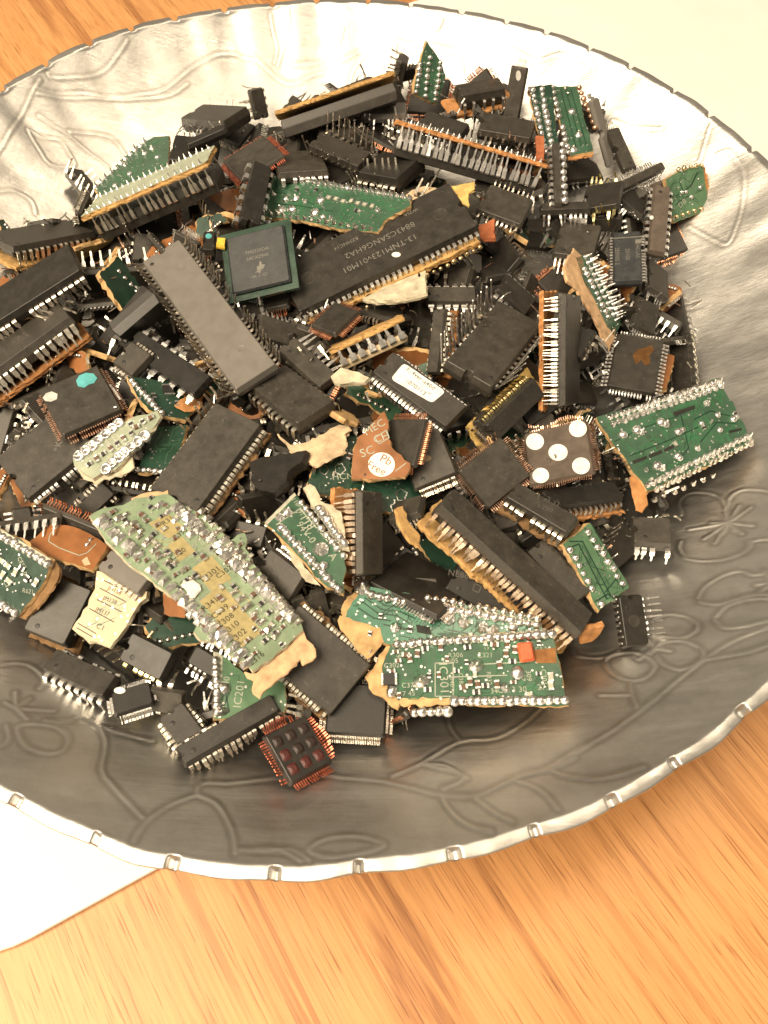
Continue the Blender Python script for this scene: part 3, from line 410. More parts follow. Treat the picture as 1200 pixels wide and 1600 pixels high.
{'n': 'square_chip', 'k': 'qfp', 'lab': 'square black chip dabbed with teal and white paint', 'cat': 'chip', 'P': [-63.39, -37.39, 57.73], 'Q': [0.958, 0.0355, 0.0133, 0.2841], 'L': 16.52, 'W': 16.56, 'T': 2.6, 'leads': {'n': 24, 'style': 'gull', 'm': 'copper_tin'}, 'polys': [([(1.37, 5.93), (2.72, 7.04), (4.47, 6.99), (6.11, 5.82), (6.41, 4.01), (5.05, 2.91), (3.75, 3.18), (2.36, 2.81), (1.09, 3.99)], 'paint_teal', 0.02, 0.1, 'paint_spot'), ([(-8.04, 5.03), (-6.82, 5.94), (-5.33, 5.78), (-4.36, 4.32), (-5.1, 2.91), (-6.66, 2.89), (-7.85, 3.79)], 'paint_grey', 0.02, 0.1, 'paint_spot')]},
{'n': 'board_fragment', 'k': 'board', 'lab': 'pale silvery board sliver with ring-shaped solder pads', 'cat': 'circuit board', 'P': [-51.76, -50.43, 57.07], 'Q': [0.9426, 0.0495, -0.0651, 0.3238], 'L': 20.23, 'W': 7.26, 'm': 'mask_pale', 'polys': [([(-11.04, 3.23), (-10.54, -1.29), (-9.15, -4.46), (-6.88, -4.74), (1.06, -5.3), (-0.13, -7.98), (-3.05, -7.86), (-7.58, -5.97), (-9.88, -5.44), (-11.57, -1.81)], 'fibre_cream', -1.2, 1.0, 'torn_edge')], 'rows': [(-9.31, 2.97, 3.33, 4.52, 7, 'ring', 'solder', 1.5, 0), (-5.67, -4.59, 6.64, -2.93, 7, 'ring', 'solder', 1.5, 0)], 'smd': [(-8.39, -0.77, 0), (-6.14, -0.78, 1), (-4.15, -0.58, 0), (-1.88, -0.58, 1), (0.13, -0.38, 0), (2.15, -0.17, 1), (4.43, -0.18, 0), (6.4, 0.56, 1), (8.45, 0.77, 0), (10.57, 0.45, 1), (5.61, 2.16, 0)], 'poly': [(-10.82, 3.97), (-6.03, 5.15), (0.04, 5.81), (3.11, 6.14), (4.69, 3.88), (8.23, 3.34), (12.92, 1.14), (12.57, -0.73), (10.65, -2.0), (7.65, -2.83), (1.68, -4.89), (-3.97, -6.2), (-6.88, -4.74), (-9.53, -4.82), (-10.72, -1.6), (-11.48, 1.75)]},
{'n': 'long_chip', 'k': 'dip', 'lab': 'very long black chip cut off by the photograph edge', 'cat': 'chip', 'P': [-92.5, 5.79, 51.52], 'Q': [0.9567, -0.018, -0.1466, 0.251], 'L': 39.69, 'W': 14.55, 'T': 4.2, 'pins': {'n': 20, 'style': 'down', 'sides': 'np', 'ln': 4.5, 'm': 'tin_dark', 'w': 1.5}},
{'n': 'chip_on_board', 'k': 'dip', 'lab': 'flat dark chip on tan board by the bowl wall with copper pins behind', 'cat': 'chip', 'P': [-92.88, 33.55, 49.05], 'Q': [0.8822, -0.1883, 0.1263, 0.4127], 'L': 28.57, 'W': 16.45, 'T': 3.4, 'm': 'worn_body', 'pins': {'n': 14, 'style': 'down', 'sides': 'np', 'ln': 5.5, 'm': 'tin_warm', 'w': 1.0}, 'board': {'m': 'fibre_gold', 'mx': 0.5, 'my': 1.2, 'z': -5.6, 'th': 1.2}},
{'n': 'chip_on_board', 'k': 'dip', 'lab': 'olive grey chip with wide silver pins over a copper coloured board', 'cat': 'chip', 'P': [-87.45, -12.46, 51.72], 'Q': [0.9075, -0.2251, -0.1812, 0.3048], 'L': 30.46, 'W': 24.56, 'T': 4.4, 'm': 'worn_body', 'pins': {'n': 15, 'style': 'down', 'sides': 'np', 'ln': 5.4, 'm': 'tin_warm', 'w': 1.3}, 'board': {'m': 'fibre_brown', 'mx': 0.5, 'my': 2.0, 'z': -6.6, 'th': 1.3}},
{'n': 'chip_on_edge', 'k': 'dip', 'lab': 'long chip turned over showing a pale green strip with two rows of solder tips', 'cat': 'chip', 'P': [-54.97, 42.65, 50.8], 'Q': [0.174, 0.9645, 0.0371, 0.195], 'L': 42.1, 'W': 13.0, 'T': 5.5, 'pins': {'n': 20, 'style': 'down', 'sides': 'np', 'ln': 6.0, 'm': 'tin_warm', 'w': 1.2}, 'board': {'m': 'mask_pale', 'mx': 0.6, 'my': 2.2, 'z': -8.2, 'th': 1.6, 'tips': True}},
{'n': 'board_fragment', 'k': 'board', 'lab': 'small green board fragment with tan edge against the left bowl wall', 'cat': 'circuit board', 'P': [-68.94, 66.44, 45.94], 'Q': [0.9922, -0.093, -0.0821, 0.0102], 'L': 15.39, 'W': 34.73, 'm': 'mask_green', 'under': {'T': 4, 'z': -1.8, 'm': 'black_body', 'mx': -1, 'my': -1}, 'polys': [([(-10.33, -11.81), (-2.7, -16.26), (5.71, -19.26), (7.9, -17.44), (7.94, -23.75), (1.84, -22.97), (-1.97, -21.21), (-7.17, -17.49)], 'fibre_gold', -0.8, 1.2, 'torn_edge')], 'rows': [(-13.1, -6.09, -2.19, 22.29, 11, 'cone', 'solder', 1.0, 0)], 'blobs': [(-2.55, -0.44, 1.0), (-0.28, 13.23, 1.1), (1.86, 16.32, 1.0), (-6.16, -7.12, 1.0), (-5.73, 6.63, 0.8), (5.21, 8.87, 0.9)], 'poly': [(-13.12, -7.76), (-9.99, 4.28), (-6.73, 15.13), (-4.56, 20.13), (0.49, 25.34), (6.33, 24.51), (8.25, 14.4), (10.5, 0.23), (9.24, -11.3), (7.62, -18.17), (5.89, -20.09), (-2.5, -17.11), (-9.64, -12.81)]},
{'n': 'small_chip', 'k': 'dip', 'lab': 'flat grey-black chip topmost at the left rear of the pile', 'cat': 'chip', 'P': [-46.81, 95.37, 48.66], 'Q': [0.9371, -0.0847, -0.1565, -0.3002], 'L': 24.04, 'W': 12.44, 'T': 5, 'm': 'worn_body', 'pins': {'n': 8, 'style': 'bent', 'sides': 'np', 'ln': 4, 'm': 'tin', 'w': 0.6}},
{'n': 'small_chip', 'k': 'dip', 'lab': 'thick black chip leaning behind the small green fragment', 'cat': 'chip', 'P': [-50.23, 73.48, 50.14], 'Q': [0.9989, -0.0142, 0.0428, -0.013], 'L': 15.31, 'W': 13.76, 'T': 5, 'pins': {'n': 8, 'style': 'bent', 'sides': 'np', 'ln': 3.5, 'm': 'tin_dark', 'w': 0.6}},
{'n': 'small_chip', 'k': 'dip', 'lab': 'thin black rod-like chip lying above the thick leaning chip', 'cat': 'chip', 'P': [-46.26, 76.45, 53.69], 'Q': [0.9742, -0.0769, -0.1279, 0.1696], 'L': 14.18, 'W': 4.4, 'T': 3, 'pins': {'n': 6, 'style': 'bent', 'sides': 'p', 'ln': 3, 'm': 'tin_dark', 'w': 0.6}},
{'n': 'square_chip', 'k': 'qfp', 'lab': 'black chip with bright red copper leads near the rear left', 'cat': 'chip', 'P': [-28.63, 61.74, 56.31], 'Q': [0.9504, -0.0489, -0.1307, 0.2781], 'L': 16.39, 'W': 16.36, 'T': 1.8, 'leads': {'n': 24, 'style': 'flat', 'm': 'copper_red'}},
{'n': 'small_chip', 'k': 'dip', 'lab': 'upright black chip with flat silver leads beside the long green board', 'cat': 'chip', 'P': [-24.58, 39.69, 61.09], 'Q': [0.7077, 0.1359, 0.1675, 0.6728], 'L': 28.49, 'W': 6.38, 'T': 4, 'pins': {'n': 6, 'style': 'j', 'sides': 'np', 'ln': 2.5, 'm': 'tin', 'w': 2.0}},
{'n': 'board_fragment', 'k': 'board', 'lab': 'long green board with beaded solder row behind the very long chip', 'cat': 'circuit board', 'P': [-3.35, 38.46, 58.22], 'Q': [0.96, 0.0708, -0.1485, -0.2264], 'L': 47.21, 'W': 14.61, 'm': 'mask_green', 'rows': [(-25.27, 7.63, 25.81, 6.47, 24, 'cone', 'solder', 0.95, 0), (-20.69, -6.89, 19.25, -6.6, 16, 'cone', 'solder_dark', 0.9, 0)], 'blobs': [(-14.79, -4.87, 1.6), (-11.15, -4.27, 1.6), (-15.57, -0.55, 1.2), (-12.04, 0.27, 1.2), (-2.96, 0.67, 1.4), (-2.45, -4.12, 1.5), (1.17, -5.03, 1.0), (4.02, -5.05, 1.0), (-8.41, -0.46, 1.0), (17.8, 0.49, 1.1), (-21.14, 0.7, 1.0)], 'smd': [(-0.4, 2.1, 2), (2.27, 2.01, 2), (5.16, 1.45, 2), (7.74, 1.86, 2), (10.45, 1.54, 2), (13.01, 1.45, 2), (15.67, 1.13, 2), (-13.48, 3.2, 0), (-6.66, 4.24, 0), (11.37, -1.06, 0)], 'lines': [[(-22.52, 1.29), (-13.56, 1.61), (-4.61, -1.14)], [(-18.51, -2.86), (-8.81, -2.34), (3.27, -2.41)]], 'lm': 'mask_green_dark', 'poly': [(-26.44, 8.28), (-15.2, 8.8), (2.49, 7.7), (16.55, 7.27), (26.1, 6.76), (27.27, 3.51), (21.81, -3.0), (21.74, -7.13), (8.9, -8.43), (-5.85, -7.49), (-19.83, -8.32), (-23.37, -4.17), (-24.53, 2.06)]},
{'n': 'small_chip', 'k': 'dip', 'lab': 'overturned black chip bristling with long thin pins', 'cat': 'chip', 'P': [-0.98, 64.45, 58.24], 'Q': [0.9544, 0.0437, -0.0354, -0.293], 'L': 20.47, 'W': 7.85, 'T': 4, 'pins': {'n': 9, 'style': 'up', 'sides': 'np', 'ln': 7.5, 'm': 'tin_dark', 'w': 0.5}},
{'n': 'small_chip', 'k': 'dip', 'lab': 'smooth black chip between the overturned chip and the long green board', 'cat': 'chip', 'P': [-13.71, 61.5, 55.62], 'Q': [0.9802, -0.159, 0.0181, 0.1165], 'L': 16.18, 'W': 19.43, 'T': 3.4, 'pins': {'n': 8, 'style': 'j', 'sides': 'np', 'ln': 2.2, 'm': 'tin', 'w': 1.2}},
{'n': 'chip_on_board', 'k': 'dip', 'lab': 'thick black chip with broad pins on torn tan board behind the very long chip', 'cat': 'chip', 'P': [15.14, 55.37, 59.77], 'Q': [0.9525, -0.0719, -0.1113, -0.274], 'L': 15.3, 'W': 14.82, 'T': 5, 'pins': {'n': 6, 'style': 'j', 'sides': 'np', 'ln': 3, 'm': 'tin_warm', 'w': 1.6}, 'polys': [([(9.68, -13.15), (9.44, -2.81), (12.06, 0.41), (18.01, 0.5), (19.3, -2.34), (18.25, -5.04), (16.56, -10.27), (14.47, -14.79)], 'fibre_pale', -5.5, 1.5, 'torn_board')]},
{'n': 'chip_on_edge', 'k': 'dip', 'lab': 'chip on its side with tall white pins along an orange board strip', 'cat': 'chip', 'P': [38.28, 58.54, 53.96], 'Q': [0.3154, 0.9411, -0.0144, -0.1207], 'L': 46.39, 'W': 12.0, 'T': 4.5, 'pins': {'n': 24, 'style': 'down', 'sides': 'np', 'ln': 7.0, 'm': 'tin', 'w': 1.5}, 'board': {'m': 'fibre_orange', 'mx': 1.2, 'my': 1.5, 'z': -8.6, 'th': 1.3, 'tips': True}},
{'n': 'chip_on_edge', 'k': 'dip', 'lab': 'long dark chip on its side at the rear with tan board and fine copper leads', 'cat': 'chip', 'P': [-1.16, 84.65, 53.86], 'Q': [0.3451, 0.9245, 0.0747, 0.1434], 'L': 39.64, 'W': 12.0, 'T': 5.5, 'pins': {'n': 30, 'style': 'down', 'sides': 'n', 'ln': 4.5, 'm': 'copper_tin', 'w': 0.5}, 'board': {'m': 'fibre_gold', 'mx': 0.5, 'my': 1.5, 'z': -7.2, 'th': 1.3}},
{'n': 'chip_on_board', 'k': 'dip', 'lab': 'black chip on an orange board strip at the rear rim', 'cat': 'chip', 'P': [45.39, 98.58, 58.35], 'Q': [0.9888, -0.0188, -0.0071, 0.1477], 'L': 16.47, 'W': 7.68, 'T': 5, 'm': 'worn_body', 'pins': {'n': 5, 'style': 'down', 'sides': 'np', 'ln': 6, 'm': 'tin', 'w': 0.9}, 'board': {'m': 'fibre_orange', 'mx': 3.5, 'my': 1.0, 'z': -5.8, 'th': 1.4}},
{'n': 'chip_on_edge', 'k': 'dip', 'lab': 'thin chip standing on end at the rear with a silver lead row', 'cat': 'chip', 'P': [56.8, 94.8, 57.55], 'Q': [0.8237, 0.5403, -0.1169, -0.1262], 'L': 5.97, 'W': 17.94, 'T': 2.4, 'pins': {'n': 20, 'style': 'gull', 'sides': 'p', 'ln': 2, 'm': 'tin', 'w': 0.35}, 'dots': [([(1.05, 6.52), (0.92, 6.97), (0.71, 7.37), (0.45, 7.67), (0.17, 7.85), (-0.1, 7.88), (-0.35, 7.77), (-0.55, 7.52), (-0.67, 7.16), (-0.71, 6.72), (-0.66, 6.26), (-0.52, 5.8), (-0.31, 5.4), (-0.06, 5.1), (0.23, 4.92), (0.51, 4.89), (0.76, 5.0), (0.95, 5.25), (1.07, 5.61), (1.11, 6.05)], 'paint_grey')]},
{'n': 'board_fragment', 'k': 'board', 'lab': 'thin green board shard standing upright at the rear of the pile', 'cat': 'circuit board', 'P': [28.69, 103.83, 57.01], 'Q': [0.9187, 0.2627, 0.2926, -0.0362], 'L': 9.77, 'W': 14.89, 'm': 'mask_green', 'rows': [(-5.58, 2.74, -4.37, -6.71, 6, 'dome', 'solder', 0.9, 0), (-2.62, 6.61, -0.67, -6.2, 7, 'dome', 'solder', 0.9, 0), (1.95, 7.19, 3.57, -5.45, 7, 'dome', 'solder', 0.9, 0)], 'poly': [(-5.13, 11.23), (-3.11, 10.03), (1.1, 8.13), (5.38, 4.34), (5.39, 1.54), (4.43, -6.41), (-0.43, -7.0), (-5.19, -7.59), (-5.92, -1.56), (-5.59, 6.4)]},
{'n': 'small_chip', 'k': 'dip', 'lab': 'black chip with small silver side leads below the upright green shard', 'cat': 'chip', 'P': [32.49, 77.8, 58.72], 'Q': [0.9724, -0.0215, -0.0003, -0.2322], 'L': 15.84, 'W': 8.72, 'T': 4, 'pins': {'n': 9, 'style': 'j', 'sides': 'np', 'ln': 2.2, 'm': 'tin', 'w': 0.8}},
{'n': 'board_fragment', 'k': 'board', 'lab': 'narrow dark green board with solder row leaning at the right rear', 'cat': 'circuit board', 'P': [76.36, 86.65, 55.23], 'Q': [0.9995, 0.0141, -0.0024, 0.0296], 'L': 8.07, 'W': 34.12, 'm': 'mask_green', 'polys': [([(-3.83, -16.49), (4.33, -15.49), (4.24, -17.35), (-3.77, -18.96)], 'fibre_orange', -0.6, 1.0, 'torn_edge')], 'rows': [(-4.86, 16.33, -3.92, -17.11, 12, 'dome', 'solder', 1.1, 0.2), (4.67, 16.05, 6.89, -4.77, 8, 'dome', 'copper_solder', 1.0, 0)], 'blobs': [(0.17, 3.62, 1.3), (0.8, -8.13, 1.4), (-1.97, -15.3, 1.3)], 'lines': [[(-1.86, 15.55), (-0.95, -14.08)], [(-0.09, 15.5), (0.83, -13.51)], [(1.68, 15.45), (2.61, -12.94)]], 'lm': 'mask_green_dark', 'poly': [(-5.12, 17.72), (4.16, 17.11), (4.04, 1.85), (4.65, -16.12), (-3.22, -18.05), (-4.24, -4.45)]},
{'n': 'board_fragment', 'k': 'board', 'lab': 'board strip thick with solder beads next to the narrow dark green board', 'cat': 'circuit board', 'P': [66.99, 84.01, 55.99], 'Q': [0.9987, 0.0352, -0.0291, 0.0224], 'L': 6.45, 'W': 35.13, 'm': 'mask_dark', 'rows': [(-2.84, 15.26, -1.82, -15.05, 11, 'dome', 'solder', 1.1, 0), (0.26, 15.64, 0.65, -15.24, 12, 'dome', 'solder', 1.1, 0)], 'poly': [(-2.55, -17.91), (2.5, -17.15), (4.0, 17.91), (-3.94, 17.31)]},
{'n': 'small_chip', 'k': 'dip', 'lab': 'slim black chip with large silver solder drops on its right edge', 'cat': 'chip', 'P': [68.19, 55.95, 58.2], 'Q': [0.6872, 0.0085, -0.0078, -0.7264], 'L': 29.25, 'W': 2.7, 'T': 3, 'pins': {'n': 10, 'style': 'j', 'sides': 'n', 'ln': 2, 'm': 'tin', 'w': 1.6}, 'rows': [(-13.78, 1.94, 13.07, 1.69, 9, 'dome', 'solder', 1.2, -0.6)]},
{'n': 'chip_on_edge', 'k': 'dip', 'lab': 'thin grey chip standing beside the narrow dark green board', 'cat': 'chip', 'P': [86.99, 82.14, 53.74], 'Q': [0.8636, 0.3631, 0.1763, 0.3022], 'L': 4.18, 'W': 22.3, 'T': 2.2, 'm': 'grey_body', 'pins': {'n': 24, 'style': 'gull', 'sides': 'p', 'ln': 2.0, 'm': 'tin', 'w': 0.35}},
{'n': 'small_chip', 'k': 'dip', 'lab': 'dark chip with loose silver pads next to the right rear bowl wall', 'cat': 'chip', 'P': [91.73, 74.91, 53.38], 'Q': [0.9903, 0.0491, -0.0804, 0.1026], 'L': 4.96, 'W': 19.18, 'T': 3, 'pins': {'n': 7, 'style': 'bent', 'sides': 'np', 'ln': 3, 'm': 'tin', 'w': 1.0}},
{'n': 'board_fragment', 'k': 'board', 'lab': 'light green board square with orange edge at the right of the pile', 'cat': 'circuit board', 'P': [112.19, 57.3, 49.84], 'Q': [0.8855, 0.3861, 0.1166, 0.2306], 'L': 14.81, 'W': 13.75, 'm': 'mask_light', 'under': {'T': 5, 'z': -2.2, 'm': 'brown_body', 'mx': 1.6, 'my': -0.5}, 'text': [('DB', -2.91, -2.27, 3, 20, 'ink_pale', 0.06)], 'polys': [([(7.75, 7.25), (9.2, 6.46), (9.68, 1.06), (9.16, -6.6), (7.36, -7.32), (7.23, -1.51)], 'fibre_orange', -1.0, 1.2, 'torn_edge')], 'rows': [(-2.15, 8.18, 7.17, 7.01, 5, 'dome', 'solder_gold', 0.8, 0), (-6.28, -5.37, 6.53, -6.04, 6, 'dome', 'solder_gold', 0.8, 0)], 'blobs': [(5.22, 0.49, 0.8), (1.04, -1.37, 0.8), (-2.14, 1.17, 0.7), (-0.64, 0.74, 0.7)], 'lines': [[(-2.5, 4.29), (-1.64, 1.02), (1.79, 2.07), (5.15, 5.16)], [(-5.5, -1.92), (-2.66, -1.12), (0.11, -0.7)]], 'lm': 'mask_dark', 'poly': [(-7.72, 6.75), (-1.78, 7.48), (7.75, 7.25), (7.54, 2.48), (7.44, -6.93), (-0.24, -7.15), (-7.72, -6.99)]},
{'n': 'long_chip', 'k': 'dip', 'lab': 'plain brownish chip with blobby silver pins in front of the light green square', 'cat': 'chip', 'P': [100.2, 42.39, 52.65], 'Q': [0.6428, 0.0228, 0.0692, -0.7625], 'L': 27.29, 'W': 5.56, 'T': 3.2, 'm': 'brown_body', 'pins': {'n': 10, 'style': 'j', 'sides': 'np', 'ln': 2.2, 'm': 'tin', 'w': 1.2}, 'dots': [([(0.56, -2.16), (0.33, -2.21), (0.14, -2.31), (0.0, -2.45), (-0.06, -2.63), (-0.05, -2.81), (0.03, -3.0), (0.18, -3.16), (0.39, -3.28), (0.62, -3.35), (0.86, -3.36), (1.09, -3.31), (1.28, -3.21), (1.42, -3.07), (1.49, -2.89), (1.48, -2.7), (1.39, -2.52), (1.24, -2.36), (1.04, -2.24), (0.8, -2.17)], 'ink_white')]},
{'n': 'small_chip', 'k': 'dip', 'lab': 'small slate chip with three printed lines at the right edge of the pile', 'cat': 'chip', 'P': [87.46, 24.54, 53.37], 'Q': [0.6678, 0.0973, -0.0513, -0.7362], 'L': 19.95, 'W': 8.43, 'T': 3, 'm': 'slate_body', 'pins': {'n': 16, 'style': 'j', 'sides': 'np', 'ln': 2.2, 'm': 'tin', 'w': 0.6}, 'text': [('DALLAS', -2, 3.0, 2.1, 0, 'ink_grey', 0.03), ('20100', -0.5, 0, 2.1, 0, 'ink_grey', 0.03), ('2E000S 2', 0, -3.0, 2.1, 0, 'ink_grey', 0.03)], 'polys': [([(-6.2, 2.4), (-4.6, 2.4), (-4.6, 4.2), (-6.2, 4.2)], 'ink_grey', 0, 0.04, 'emblem'), ([(-7.4, -4.4), (-7.0, -4.4), (-7.0, 4.4), (-7.4, 4.4)], 'ink_grey', 0, 0.03, 'stripe')]},
{'n': 'board_fragment', 'k': 'board', 'lab': 'green board sliver with ragged tan edge and many cut pins', 'cat': 'circuit board', 'P': [75.98, 6.65, 53.63], 'Q': [0.8651, -0.0441, 0.3699, -0.3358], 'L': 25.37, 'W': 13.29, 'm': 'mask_green', 'polys': [([(-12.53, -8.89), (-13.82, -4.94), (-15.02, 0.76), (-13.26, 2.54), (-10.5, 2.36), (-7.73, -1.52), (-4.59, -1.2), (0.53, -1.11), (6.44, -1.82), (10.47, 0.59), (10.84, 3.18), (13.2, -0.46), (14.27, -5.61), (12.47, -7.49), (8.1, -5.56), (2.96, -5.63), (-1.92, -6.83), (-5.91, -7.97), (-8.69, -10.32)], 'fibre_peach', 0.0, 1.3, 'torn_edge')], 'rows': [(-11.49, 4.34, 9.07, 5.17, 12, 'pin', 'tin', 0.9, 0), (-9.92, 7.37, 8.42, 7.95, 11, 'pin', 'tin', 0.9, 0), (-9.0, 0.75, 6.89, 1.59, 9, 'dome', 'solder', 0.9, 0)], 'poly': [(-13.0, -0.46), (-11.43, 7.11), (-4.25, 8.95), (2.16, 9.34), (8.39, 9.01), (11.35, 6.71), (12.48, 0.35), (7.69, -1.25), (0.53, -1.11), (-6.02, -2.43)]},
{'n': 'chip_on_edge', 'k': 'dip', 'lab': 'grey chip on its edge with a comb of fine tan leads', 'cat': 'chip', 'P': [66.72, -15.9, 56.55], 'Q': [0.7107, -0.1478, 0.5443, -0.4204], 'L': 30.15, 'W': 17.18, 'T': 3.4, 'm': 'worn_body', 'pins': {'n': 30, 'style': 'down', 'sides': 'n', 'ln': 4.2, 'm': 'tin_warm', 'w': 0.55}, 'board': {'m': 'fibre_orange', 'mx': 0.5, 'my': 1.4, 'z': -5.6, 'th': 1.2}},
{'n': 'square_chip', 'k': 'qfp', 'lab': 'dark chip with scorched orange mark at the right edge', 'cat': 'chip', 'P': [86.92, -11.74, 47.31], 'Q': [0.9904, 0.0112, -0.0457, -0.1298], 'L': 13.41, 'W': 20.22, 'T': 2.4, 'leads': {'n': 14, 'style': 'flat', 'm': 'tin'}, 'polys': [([(-1.32, 2.14), (-0.23, 4.79), (1.46, 5.64), (3.42, 7.27), (4.39, 5.29), (3.23, 3.12), (3.93, 0.4), (2.66, -0.82), (1.32, 1.27), (0.18, -0.89)], 'scorch', 0.02, 0.06, 'scorch_mark')]},
{'n': 'board_fragment', 'k': 'board', 'lab': 'small orange board tab beside the scorched chip', 'cat': 'circuit board', 'P': [96.83, -11.26, 42.86], 'Q': [0.9787, -0.0622, -0.1076, -0.1634], 'L': 3.01, 'W': 15.24, 'm': 'mask_brown', 'poly': [(-1.44, -8.68), (1.38, -6.57), (1.36, 7.26), (-1.3, 7.98)]},
{'n': 'small_chip', 'k': 'dip', 'lab': 'black chip with a silver outlined corner above the scorched chip', 'cat': 'chip', 'P': [92.89, 7.34, 46.48], 'Q': [0.9774, 0.0172, 0.1544, -0.1431], 'L': 7.98, 'W': 12.63, 'T': 2.6, 'pins': {'n': 8, 'style': 'j', 'sides': 'np', 'ln': 2, 'm': 'tin', 'w': 0.8}},
{'n': 'small_chip', 'k': 'dip', 'lab': 'black chip tilted down the pile below the plain brownish chip', 'cat': 'chip', 'P': [99.27, 23.73, 45.19], 'Q': [0.9607, -0.0447, 0.2539, -0.1025], 'L': 8.91, 'W': 15.19, 'T': 3, 'pins': {'n': 10, 'style': 'bent', 'sides': 'np', 'ln': 3, 'm': 'tin', 'w': 0.7}},
{'n': 'square_chip', 'k': 'qfp', 'lab': 'plain black square chip left of the dotted chip with curled leads', 'cat': 'chip', 'P': [43.65, -55.37, 55.06], 'Q': [0.9113, 0.2239, 0.0089, 0.3455], 'L': 14.66, 'W': 12.69, 'T': 2.4, 'leads': {'n': 22, 'style': 'curl', 'm': 'copper_tin'}},
{'n': 'chip_on_board', 'k': 'dip', 'lab': 'black chip with stubby tan pins below the dotted chip', 'cat': 'chip', 'P': [54.79, -64.76, 54.91], 'Q': [0.9494, -0.0475, -0.0064, -0.3104], 'L': 18.12, 'W': 6.38, 'T': 3.6, 'pins': {'n': 11, 'style': 'down', 'sides': 'np', 'ln': 3.4, 'm': 'tin_warm', 'w': 1.2}, 'board': {'m': 'fibre_dark', 'mx': 0.3, 'my': 1.2, 'z': -4.6, 'th': 1.3}, 'text': [('L AI 32', 0.37, 2.45, 2.2, 15, 'ink_faint', 0.03), ('L250', 0.85, 0.1, 2.2, 15, 'ink_faint', 0.03)]},
{'n': 'long_chip', 'k': 'dip', 'lab': 'dark chip over a ragged tan board edge under the dotted chip', 'cat': 'chip', 'P': [66.74, -57.7, 50.15], 'Q': [0.9717, -0.0961, 0.1209, 0.1786], 'L': 23.09, 'W': 6.28, 'T': 3.4, 'pins': {'n': 14, 'style': 'j', 'sides': 'np', 'ln': 2.4, 'm': 'tin_dark', 'w': 0.8}, 'board': {'m': 'fibre_orange', 'mx': 0.6, 'my': 1.5, 'z': -3.9, 'th': 1.5}},
{'n': 'board_fragment', 'k': 'board', 'lab': 'narrow green board with two rows of round solder dots at the right front', 'cat': 'circuit board', 'P': [68.24, -77.12, 47.82], 'Q': [0.8719, 0.0193, 0.2247, -0.4346], 'L': 18.41, 'W': 10.98, 'm': 'mask_light', 'under': {'T': 4, 'z': -1.8, 'm': 'black_body', 'mx': -1, 'my': -1}, 'rows': [(-6.73, -4.38, 8.26, -4.55, 8, 'dome', 'solder', 0.95, 0), (-7.89, 3.05, 7.4, 4.28, 8, 'dome', 'solder', 0.95, 0)], 'lines': [[(-7.51, -5.17), (-6.79, -1.09), (8.19, -2.13)], [(-8.54, -3.03), (-6.78, 0.31), (7.99, -0.54)], [(-9.04, 2.97), (-1.59, 2.53), (-1.82, 4.15)], [(-8.5, 5.42), (-1.09, 5.52)], [(7.02, -5.48), (7.37, -1.01), (9.31, -0.12)], [(6.62, -1.39), (5.57, 3.27), (8.61, 3.82)]], 'lm': 'mask_dark', 'poly': [(-8.89, -5.06), (9.1, -5.9), (9.31, 5.74), (-9.51, 5.23)]},
{'n': 'long_chip', 'k': 'dip', 'lab': 'dull black chip beside the narrow green board at the front', 'cat': 'chip', 'P': [59.12, -78.9, 48.61], 'Q': [0.9048, 0.0168, 0.0761, -0.4185], 'L': 17.44, 'W': 7.18, 'T': 4, 'pins': {'n': 10, 'style': 'j', 'sides': 'np', 'ln': 2.4, 'm': 'tin_dark', 'w': 0.9}},
{'n': 'small_chip', 'k': 'dip', 'lab': 'small overturned black chip lying alone on the bowl at the right front', 'cat': 'chip', 'P': [77.5, -89.34, 43.07], 'Q': [0.7446, 0.0114, 0.1984, -0.6372], 'L': 12.88, 'W': 7.14, 'T': 3.4, 'pins': {'n': 8, 'style': 'up', 'sides': 'np', 'ln': 4.5, 'm': 'tin', 'w': 0.6}, 'marks': [((0, 0), 1.5)]},
{'n': 'small_chip', 'k': 'dip', 'lab': 'black chip with reflected silver pins on the bowl floor', 'cat': 'chip', 'P': [85.77, -63.42, 42.14], 'Q': [0.9964, -0.038, -0.0583, -0.0486], 'L': 10.16, 'W': 8.72, 'T': 4, 'pins': {'n': 5, 'style': 'down', 'sides': 'np', 'ln': 4.5, 'm': 'tin', 'w': 1.5}},
{'n': 'board_scrap', 'k': 'board', 'lab': 'tiny orange board scrap beside the lone overturned chip', 'cat': 'scrap', 'P': [66.47, -93.69, 43.21], 'Q': [0.8144, 0.5411, 0.2095, -0.0107], 'L': 5.45, 'W': 3.93, 'm': 'fibre_orange', 'poly': [(-1.73, -2.49), (-3.08, 1.08), (-1.24, 2.68), (2.33, 3.11), (2.39, 0.73), (1.38, -1.83)]},
{'n': 'long_chip', 'k': 'dip', 'lab': 'large plain black chip under the torn pale green fragment', 'cat': 'chip', 'P': [1.03, -103.58, 50.28], 'Q': [0.9366, 0.117, 0.0991, -0.3151], 'L': 22.07, 'W': 15.0, 'T': 4, 'pins': {'n': 20, 'style': 'j', 'sides': 'np', 'ln': 2.6, 'm': 'tin_warm', 'w': 0.9}, 'board': {'m': 'fibre_dark', 'mx': -0.3, 'my': 1.5, 'z': -3.8, 'th': 1.2}},
{'n': 'square_chip', 'k': 'qfp', 'lab': 'flat black square chip with fine silver leads on the bowl floor', 'cat': 'chip', 'P': [10.8, -112.84, 43.69], 'Q': [0.9993, 0.0291, -0.0089, -0.0204], 'L': 13.83, 'W': 12.08, 'T': 2, 'leads': {'n': 30, 'style': 'gull', 'm': 'tin_dark'}},
